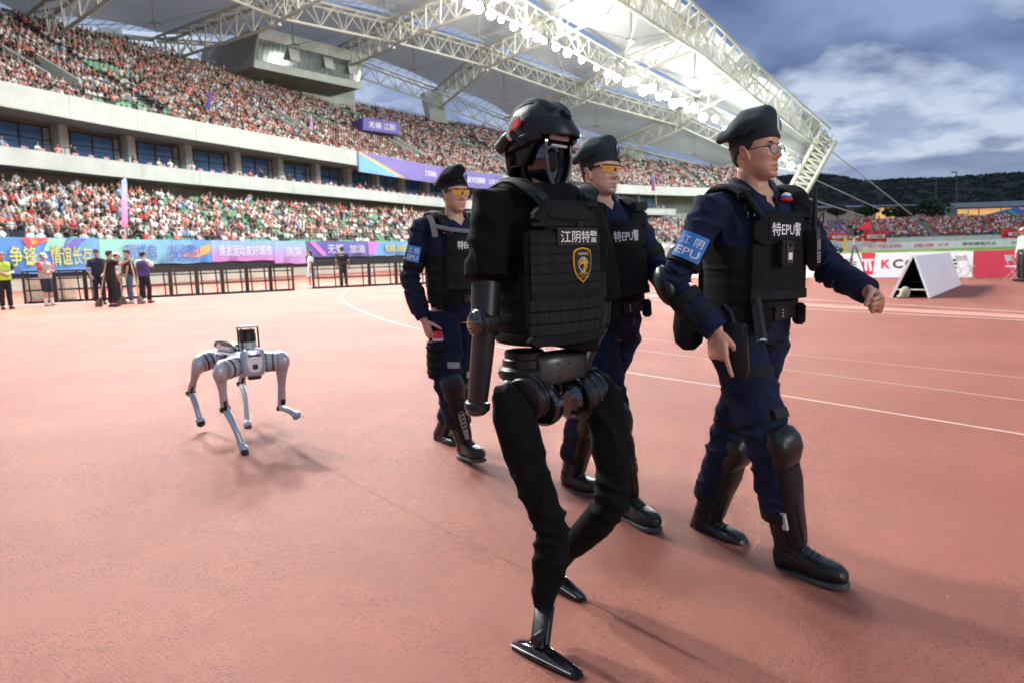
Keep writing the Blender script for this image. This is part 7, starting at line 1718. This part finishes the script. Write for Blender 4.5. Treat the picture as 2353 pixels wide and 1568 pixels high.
def bystander(pos, yaw, label, shirt, trouser, hat=None, short=None, shorts=False, k=1., vest_m=None, skirt=False, hair=True, shoe=None, long_hair=False, sleeve_m=None, **pose):
    J = stand_pose(pos, yaw, k, **pose); g = empty('person', (pos[0], pos[1], 0), label=label, cat='person', group='people standing along the barriers')
    d0 = dict(curl=(25, 28, 30, 32)); hands = {sd: dict(d=(J['wr' + sd] - J['el' + sd]), palm=V((0, 0, -1)) if abs((J['wr' + sd] - J['el' + sd]).normalized().z) < .7 else -J['F'], **d0) for sd in 'RL'}
    me, HM = body_mesh(J, .011, hands=hands, tone=(.50, .29, .19)); skinobj('body', me, M_SKIN, g)
    if hair: hair_shell(HM, g, front=.06, off=.012)
    if long_hair:
        b = MB(); b.loft([(HM @ V((-.03, 0, .06)), HM.to_3x3() @ V((.08, 0, 0)), HM.to_3x3() @ V((0, .085, 0))), (HM @ V((-.07, 0, -.05)), HM.to_3x3() @ V((.05, 0, 0)), HM.to_3x3() @ V((0, .075, 0))), (HM @ V((-.08, 0, -.15)), HM.to_3x3() @ V((.03, 0, 0)), HM.to_3x3() @ V((0, .06, 0)))], 14); b.build('long_hair', M_HAIR, g)
    if vest_m:
        mb = MB(); mb.loft([(q[0], q[1] * 1.08, q[2] * 1.12, q[3]) for q in torso_secs(J, k, k, hipw=.19, waist=.18, chest=.20, deep=.138)[1:-2]], 28); me = remesh(mb, .014, 2); wrinkle(me, .006, 9, [], 1.); vo = skinobj('vest', me, vest_m, g)
    skinobj('shirt', sleeve_trunk(J, .014, k, short=short, amp=.006, arm=(.072, .068, .056, .054, .046)), sleeve_m or shirt, g)
    if skirt:
        b = MB(); b.loft([(J['pelvis'] + V((0, 0, .06)), V((.14, 0, 0)), V((0, .12, 0))), (J['pelvis'] - V((0, 0, .2)), V((.2, 0, 0)), V((0, .17, 0))), (J['pelvis'] - V((0, 0, .42)), V((.22, 0, 0)), V((0, .19, 0)))], 22); b.build('skirt', trouser, g)
    else:
        J2 = dict(J)
        if shorts:
            for sd in 'RL': J2['an' + sd] = J['kn' + sd].lerp(J['an' + sd], .10)
        skinobj('trousers', trousers(J2, .014, amp=.006, r=(.098, .090, .080, .074, .070), end=.95), trouser, g)
    for sd in 'RL':
        b = MB(); an = J['an' + sd]; fd = foot_dir(J, sd); l = V((-fd.y, fd.x, 0)); u = V((0, 0, 1)); o0 = an - V((0, 0, .09 * k)) - fd * .07
        b.loft([(o0 + u * .03, l * .02, u * .02), (o0 + fd * .03 + u * .045, l * .040, u * .045, .7), (o0 + fd * .13 + u * .042, l * .042, u * .042, .7), (o0 + fd * .22 + u * .030, l * .046, u * .030, .7), (o0 + fd * .27 + u * .022, l * .026, u * .02)], 14); b.build('shoe', shoe or mat('shoe_black', (.02, .02, .02), .6), g)
    if hat:
        R3 = HM.to_3x3(); b = MB(); n = 24; b.rings([[HM @ (hs(2 * math.pi * q / n, .035, .012)) for q in range(n)], [HM @ hs(2 * math.pi * q / n, .07, .016) for q in range(n)], [HM @ hs(2 * math.pi * q / n, .10, .016) for q in range(n)], [HM @ hs(2 * math.pi * q / n, .112, .016) for q in range(n)]]); ho = b.build('cap', hat, g)
        b = MB(); b.loft([(HM @ V((.06, 0, .040)), R3 @ V((0, .070, 0)), R3 @ V((0, 0, .006))), (HM @ V((.11, 0, .038)), R3 @ V((0, .066, 0)), R3 @ V((0, 0, .006))), (HM @ V((.155, 0, .028)), R3 @ V((0, .040, 0)), R3 @ V((0, 0, .004)))], 14); b.build('cap_peak', hat, ho)
    return g, J, HM
C_ = lambda n, c, **k: mat('cloth_' + n, c, .85, var=.12, vscale=10, **k)
BLK, NVY2, GRY, RED2, WHT2, JEAN, HIV, PURP, LGR = C_('black', (.014, .014, .016)), C_('navy', (.015, .02, .045)), C_('grey', (.40, .41, .42)), C_('red', (.60, .03, .04)), C_('white', (.72, .72, .72)), C_('jeans', (.06, .11, .20)), mat('hi_vis', (.50, .85, .05), .7, emit=.0), C_('purple', (.06, .06, .20)), C_('lightgrey', (.38, .40, .44))
def gp(x, y): q = G(x, y); return (q.x, q.y)
# 1 steward in a hi-vis vest
g1, Ja, _ = bystander(gp(16, 711), R(-35), 'steward in a yellow-green reflective vest at the left edge', BLK, BLK, vest_m=HIV, short=.75, k=1.02, R_=((.05, -.26, 1.14), (.26, -.12, 1.12)), L_=((.05, .26, 1.14), (.26, .08, 1.10)))
for z in (1.05, 1.20):
    b = MB(); c = Ja['pelvis'].lerp(Ja['neck'], (z - .95) / .52); b.loft([(c - V((0, 0, .02)), V((.215, 0, 0)), V((0, .175, 0)), .8), (c + V((0, 0, .02)), V((.215, 0, 0)), V((0, .175, 0)), .8)], 24); b.build('reflective_band', M_REFL, g1)
# 2 youth in red and grey, arms folded, white socks
g2, Jb, HMb = bystander(gp(114, 703), R(-18), 'young man in red and grey shirt and shorts, arms folded, leaning on the barrier', GRY, mat('cloth_darkshort', (.02, .025, .045), .8), hat=mat('cap_cream', (.62, .56, .42), .8), short=.8, shorts=True, k=1.0, sleeve_m=RED2, vest_m=GRY, R_=((.08, -.24, 1.12), (.22, .02, 1.16)), L_=((.08, .24, 1.12), (.24, -.02, 1.12)), lean=-.06, head_pitch=-.35, shoe=mat('shoe_cream', (.60, .57, .48), .7))
for sd in 'RL': b = MB(); b.tube([Jb['an' + sd], Jb['an' + sd].lerp(Jb['kn' + sd], .42)], [.050, .058], 14); b.build('sock', WHT2, g2)
# 3 policeman with a tool, 4 man in black pointing, 5 white cap, 6 man in jeans, 7 man in purple waistcoat
bystander(gp(232, 700), R(-60), 'policeman in navy shirt and cap holding a long wooden handle', NVY2, NVY2, hat=NVY2, short=.8, k=1.04, R_=((.02, -.27, 1.15), (.16, -.20, .93)), L_=((.04, .26, 1.15), (.22, .14, .98)))
bystander(gp(260, 705), R(62), 'man in black T-shirt seen from behind, right arm stretched to his right', BLK, BLK, short=.75, k=1.0, R_=((.12, -.36, 1.30), (.22, -.62, 1.42)), L_=((.05, .24, 1.15), (.22, .05, 1.05)))
bystander(gp(276, 699), R(20), 'person in a white cap half hidden between two men in black', WHT2, NVY2, hat=mat('cap_white', (.75, .75, .73), .8), short=.8, k=.97)
bystander(gp(303, 697), R(200), 'man in black T-shirt and blue jeans leaning on a broom handle', BLK, JEAN, short=.7, k=1.03, R_=((.10, -.24, 1.18), (.24, -.10, 1.32)), L_=((.0, .28, 1.14), (.06, .27, .90)), head_pitch=-.2, shoe=mat('shoe_cream2', (.55, .55, .52), .7))
bystander(gp(336, 697), R(75), 'man in purple waistcoat over white sleeves, back turned', PURP, BLK, vest_m=PURP, sleeve_m=WHT2, short=.8, k=.98, R_=((.14, -.26, 1.22), (.30, -.10, 1.34)), step=.06)
# 8 woman at the gap, 9 guard behind the barrier
bystander(gp(717, 662), R(190), 'woman in white top and grey skirt walking through the barrier gap', WHT2, LGR, short=.7, skirt=True, k=.97, long_hair=True, step=.10, shoe=WHT2, R_=((.08, -.24, 1.16), (.26, -.10, 1.22)))
g9, J9, _ = bystander(gp(790, 660), R(95), 'guard in black uniform and cap standing inside the barrier, back turned', BLK, BLK, hat=BLK, short=.8, k=1.05)
lettering('SECURITY', J9['chest'] - J9['F'] * .145 + V((0, 0, -.03)), J9['F'].cross(V((0, 0, 1))), (0, 0, 1), .24, .05, WHT2, g9, off=.01)
# 10 woman in a pink cap at the right edge, 11-12 two people in white far behind the officers
bystander(gp(2346, 648), R(175), 'woman in pink cap and pale jacket at the right edge beside the boards', mat('cloth_pale', (.55, .56, .50), .8), BLK, hat=mat('cap_pink', (.72, .35, .35), .8), long_hair=True, k=.95)
bystander(gp(1527, 640), R(80), 'person in white shirt far behind, left of the near officer\'s elbow', WHT2, NVY2, short=.75, k=1.04); bystander(gp(1548, 637), R(70), 'person in grey-white shirt beside the elbow of the near officer', mat('cloth_offwhite', (.6, .62, .63), .8), BLK, short=.75, k=1.0)
# brooms and shovel
M_WOOD = mat('pale_wood', (.50, .36, .20), .7, var=.15, vscale=8); M_BROOM = mat('broom_brown', (.09, .05, .035), .9, bump=.6, bscale=60)
def broom(x0, y0, x1, y1, d0, d1, label, head=True):
    a, c = P(x0, y0, d0), P(x1, y1, d1); g = empty('broom', (c.x, c.y, 0), label=label, cat='broom', group='long-handled brooms'); dr = (c - a).normalized(); e = a + dr * ((a.z - .30) / -dr.z); b = MB(); b.tube([a, e], .017, 8); b.build('handle', M_WOOD, g)
    b = MB(); b.loft([(e, V((.04, 0, 0)), V((0, .03, 0))), (e + dr * .10, V((.09, 0, 0)), V((0, .05, 0)), .7), (e + dr * .28, V((.11, 0, 0)), V((0, .06, 0)), .7)], 14); b.build('bristles', M_BROOM, g)
dA = G(230, 705).y
broom(243, 604, 229, 690, dA - .4, dA - .5, 'broom with brown head held by the policeman'); broom(300, 600, 322, 690, dA + .4, dA - .2, 'broom with long pale handle held by the man in jeans'); broom(274, 628, 283, 694, dA + .6, dA + .4, 'broom with thin handle between the two men in black')
# ================================================================ BOARDS ON THE NEAR TOUCHLINE
q0, q1, q2 = G(1560, 640), G(2234, 639), G(2500, 636)
def board(a, c, m, label, texts=()):
    d = (c - a).normalized(); n = V((d.y, -d.x, 0)); h = .94; b = MB(); b.hexa([a + V((0, 0, .02)), c + V((0, 0, .02)), c - n * .10 + V((0, 0, .02)), a - n * .10 + V((0, 0, .02))], [a + V((0, 0, h)), c + V((0, 0, h)), c - n * .10 + V((0, 0, h)), a - n * .10 + V((0, 0, h))])
    o = b.build('advert_board', m, None, smooth=False, label=label, cat='board', group='advertising boards by the track'); return o, d, n
M_BRD2 = mat('board_bright', (.82, .83, .85), .45); M_PINKRED = mat('board_red', (.78, .07, .12), .45)
o, d, n = board(q0, q1 - (q1 - q0).normalized() * .01, M_BRD2, 'long white advertising board with coffee lettering beside the track')
def at_board(x, y):  # point on the board plane under picture position
    r = ray(x, y); t = (q0 - V((0, 0, CAM_H))).dot(n) / r.dot(n); return V((0, 0, CAM_H)) + r * t
def bl(txt, x0, x1, y0, y1, m, bold=.02):
    a, c, e = at_board(x0, y1), at_board(x1, y1), at_board(x0, y0); lettering(txt, (a + c) / 2 + (e - a) / 2, d, (0, 0, 1), (c - a).length, (e - a).length, m, o, off=.006, bold=bold)
bl('咖', 1893, 1925, 598, 622, M_INK); bl('啡', 1932, 1968, 598, 622, M_INK); bl('K', 2024, 2046, 597, 617, M_INKR, .03); bl('C', 2050, 2074, 596, 617, M_INK, .03); bl('O', 2078, 2102, 596, 617, M_INK, .03); bl('F', 2108, 2127, 596, 617, M_INK, .03); bl('F', 2133, 2152, 596, 617, M_INK, .03); bl('E', 2158, 2176, 596, 617, M_INK, .03); bl('E', 2182, 2198, 596, 617, M_INK, .03)
def bpoly(pts, m, name, off): b = MB(); b.add([at_board(x, y) + n * off for x, y in pts], [tuple(range(len(pts)))]); b.build(name, m, o, smooth=False)
bpoly([(1978, 584), (1980, 581), (2009, 581), (2012, 585), (2009, 591), (2005, 631), (1984, 632), (1982, 618), (1980, 592)], M_INKR, 'red_cup', .006)
bpoly([(1979, 596), (2006, 595), (2006, 600), (1980, 601)], M_BRD2, 'cup_band', .010); bpoly([(1986, 600), (1992, 600), (1992, 622), (1985, 624)], M_BRD2, 'cup_ribbon', .010); bpoly([(1994, 600), (2000, 600), (2004, 622), (1997, 624)], M_BRD2, 'cup_ribbon', .010)
o2_, d2, n2 = board(q1 + (q2 - q1).normalized() * .01, q2, M_PINKRED, 'plain red advertising board at the right edge')
bb = MB(); bb.hexa([q1 + n * .01, q1 + d * .05 + n * .01, q1 + d * .05, q1], [q1 + n * .01 + V((0, 0, .985)), q1 + d * .05 + n * .01 + V((0, 0, .985)), q1 + d * .05 + V((0, 0, .985)), q1 + V((0, 0, .985))])
# ---- folded A-frame board on its side with a sandbag
af = empty('a_frame_board', G(2090, 690), label='white folding A-frame board standing on the track with a sandbag inside', cat='board')
M_AF = mat('board_gloss', (.80, .80, .82), .35)
A_ = G(2132, 686); B2 = G(2050, 684); Cc = G(2205, 656); ap = P(2098, 590, (A_.y + B2.y) / 2 + .05); apz = ap.z
bkv = Cc - A_; bkv.z = 0; ap2 = ap + bkv
for nm, f0, m in (('printed_panel', A_, M_AF), ('rear_panel', B2, M_AF)):
    nn = ((ap - f0).cross(bkv)).normalized(); nn = nn if nn.z > 0 else -nn; b = MB(); b.poly([f0, f0 + bkv, ap2, ap], nn, .045 if nm == 'printed_panel' else .06); po = b.build(nm, m, af, smooth=False)
    b = MB(); b.poly([f0 - nn * .004, f0 + bkv - nn * .004, ap2 - nn * .004, ap - nn * .004], -nn, .004); b.build('panel_back', M_SLOT, po, smooth=False)
    if nm == 'printed_panel':
        for i in range(6):
            c = f0.lerp(ap, .22 + .09 * i) + bkv * (.46 + .05 * i % .3) + nn * .050; lettering('▪ ▪▪ ▪', c, bkv, ap - f0, bkv.length * .35, .018, mat('faint_print', (.62, .60, .58), .5), po, off=.003)
b = MB(); b.tube([A_.lerp(ap, .20), B2.lerp(ap, .20)], .018, 8); b.build('cross_bar', M_STEEL, af)
b = MB(); b.tube([A_.lerp(ap, .38) + bkv * .05, B2.lerp(ap, .38) + bkv * .05], .012, 6); b.build('hinge_strut', M_PLAST, af)
sbm = MB(); sc_ = G(2084, 686) + V((0, .12, 0)); sbm.ell(sc_ + V((0, 0, .12)), (.11, 0, .05), (0, .10, 0), (-.03, 0, .14), 18, 12); sbm.ell(sc_ + V((-.10, -.02, .04)), (.09, 0, 0), (0, .07, 0), (0, 0, .05), 14, 8); me = remesh(sbm, .015, 2); wrinkle(me, .010, 12, [], 3.); so = skinobj('sandbag', me, mat('sandbag_cloth', (.36, .36, .26), .9, bump=.4, bscale=80), None, label='small olive sandbag weighing down the A-frame board', cat='sandbag')
# ---- folding chairs
M_CHW = mat('chair_cream', (.62, .61, .55), .5); M_CHL = mat('chair_tube', (.45, .46, .46), .35, metal=.5)
def fold_chair(pos, yaw, label):
    g = empty('folding_chair', pos, yaw, label=label, cat='chair', group='folding chairs by the boards')
    def add(b, nm, m): me = b.mesh(nm); me.materials.append(m); q = bpy.data.objects.new(nm, me); COL.objects.link(q); q.parent = g
    b = MB(); b.box((0, 0, .44), (.40, .40, .03)); add(b, 'seat', M_CHW); b = MB(); b.loft([((-.19, 0, .62), (0, .20, 0), (.012, 0, 0), .5), ((-.23, 0, .80), (0, .21, 0), (.012, 0, 0), .5)], 14); add(b, 'backrest', M_CHW)
    for y in (.21, -.21):
        b = MB(); b.tube([(.20, y, 0), (-.10, y, .50), (-.23, y, .82)], .012, 6); add(b, 'leg', M_CHL); b = MB(); b.tube([(-.24, y * .9, 0), (.16, y * .9, .44)], .012, 6); add(b, 'leg', M_CHL)
fold_chair(G(1948, 647), R(-100), 'cream folding chair in front of the coffee lettering'); fold_chair(G(2216, 641), R(-80), 'cream folding chair at the end of the white board'); fold_chair(G(2330, 644), R(-60), 'cream folding chair beside the woman at the right edge')
# ---- camera on a tall tripod
tg = empty('camera_tripod', G(1962, 650), label='broadcast camera on a tall tripod before the boards', cat='camera'); c = G(1962, 652); tp_ = P(1962, 560, c.y)
for a in (R(90), R(210), R(330)): b = MB(); b.tube([tp_, V((c.x + .45 * math.cos(a), c.y + .45 * math.sin(a), 0.))], [.022, .016], 8); b.build('leg', M_PLAST, tg)
b = MB(); b.tube([tp_ - V((0, 0, .3)), tp_ + V((0, 0, .20))], .035, 10); b.build('column', M_CHL, tg); b = MB(); hc2 = tp_ + V((0, 0, .36)); b.box(hc2, (.22, .42, .22)); cb_ = b.build('camera_body', M_PLAST, tg, bevel=.02); b = MB(); b.tube([hc2 + V((0, -.2, 0)), hc2 + V((0, -.45, 0))], [.07, .085], 14); b.build('camera_lens', M_PLAST, cb_); b = MB(); b.box(hc2 + V((-.12, .1, .18)), (.14, .12, .12)); b.build('viewfinder', M_PLAST, cb_, bevel=.01)
# ---- parked cars and a yellow post at the far corner
def car(x, y, d, m, label):
    c = P(x, y, d); g = empty('parked_car', (c.x, c.y, 0), R(-70), label=label, cat='car', group='cars parked at the far corner')
    def add(b, nm, mm, par=None, sm=True): me = b.mesh(nm); me.materials.append(mm); me.polygons.foreach_set('use_smooth', [sm] * len(me.polygons)); q = bpy.data.objects.new(nm, me); COL.objects.link(q); q.parent = par or g; return q
    b = MB(); b.loft([((-2.2, 0, .62), (0, .80, 0), (0, 0, .28), .45), ((-2.1, 0, .62), (0, .88, 0), (0, 0, .36), .4), ((1.2, 0, .62), (0, .9, 0), (0, 0, .36), .4), ((2.0, 0, .56), (0, .84, 0), (0, 0, .30), .45), ((2.25, 0, .5), (0, .7, 0), (0, 0, .2), .5)], 20); add(b, 'body', m)
    b = MB(); b.loft([((-.4, 0, .95), (1.7, 0, 0), (0, .82, 0), .4), ((-.45, 0, 1.45), (1.05, 0, 0), (0, .66, 0), .4), ((-.45, 0, 1.52), (.9, 0, 0), (0, .58, 0), .4)], 20); add(b, 'cabin', M_GLASS)
    for sx in (-1.35, 1.40):
        for sy in (-.86, .86):
            b = MB(); b.tube([(sx, sy - .1, .33), (sx, sy + .1, .33)], .33, 18); w = add(b, 'wheel', M_DOGRUB); b = MB(); b.tube([(sx, sy - .11, .33), (sx, sy + .11, .33)], .18, 14); add(b, 'rim', M_CHL, w)
    for sy in (-.6, .6): b = MB(); b.ell((2.16, sy, .66), (.08, 0, 0), (0, .18, 0), (0, 0, .09), 10, 6); add(b, 'headlight', mat('headlight', (.8, .82, .85), .1))
car(1888, 562, 118, mat('car_grey', (.10, .14, .16), .2, coat=.5), 'grey car parked at the far corner of the ground'); car(1908, 562, 122, mat('car_dark', (.02, .025, .035), .2, coat=.5), 'dark car parked just right of the grey car')
g = empty('yellow_post', P(1941, 570, 110), label='short yellow post standing right of the parked cars', cat='post'); c = P(1941, 566, 110); b = MB(); b.tube([V((c.x, c.y, 0)), V((c.x, c.y, 2.4))], .22, 10); b.build('post', mat('post_yellow', (.75, .45, .05), .6), g); b = MB(); b.box((c.x, c.y, .08), (.7, .7, .16)); b.build('post_base', M_CONC, g, smooth=False)
bpy.data.scenes.remove(TMP)
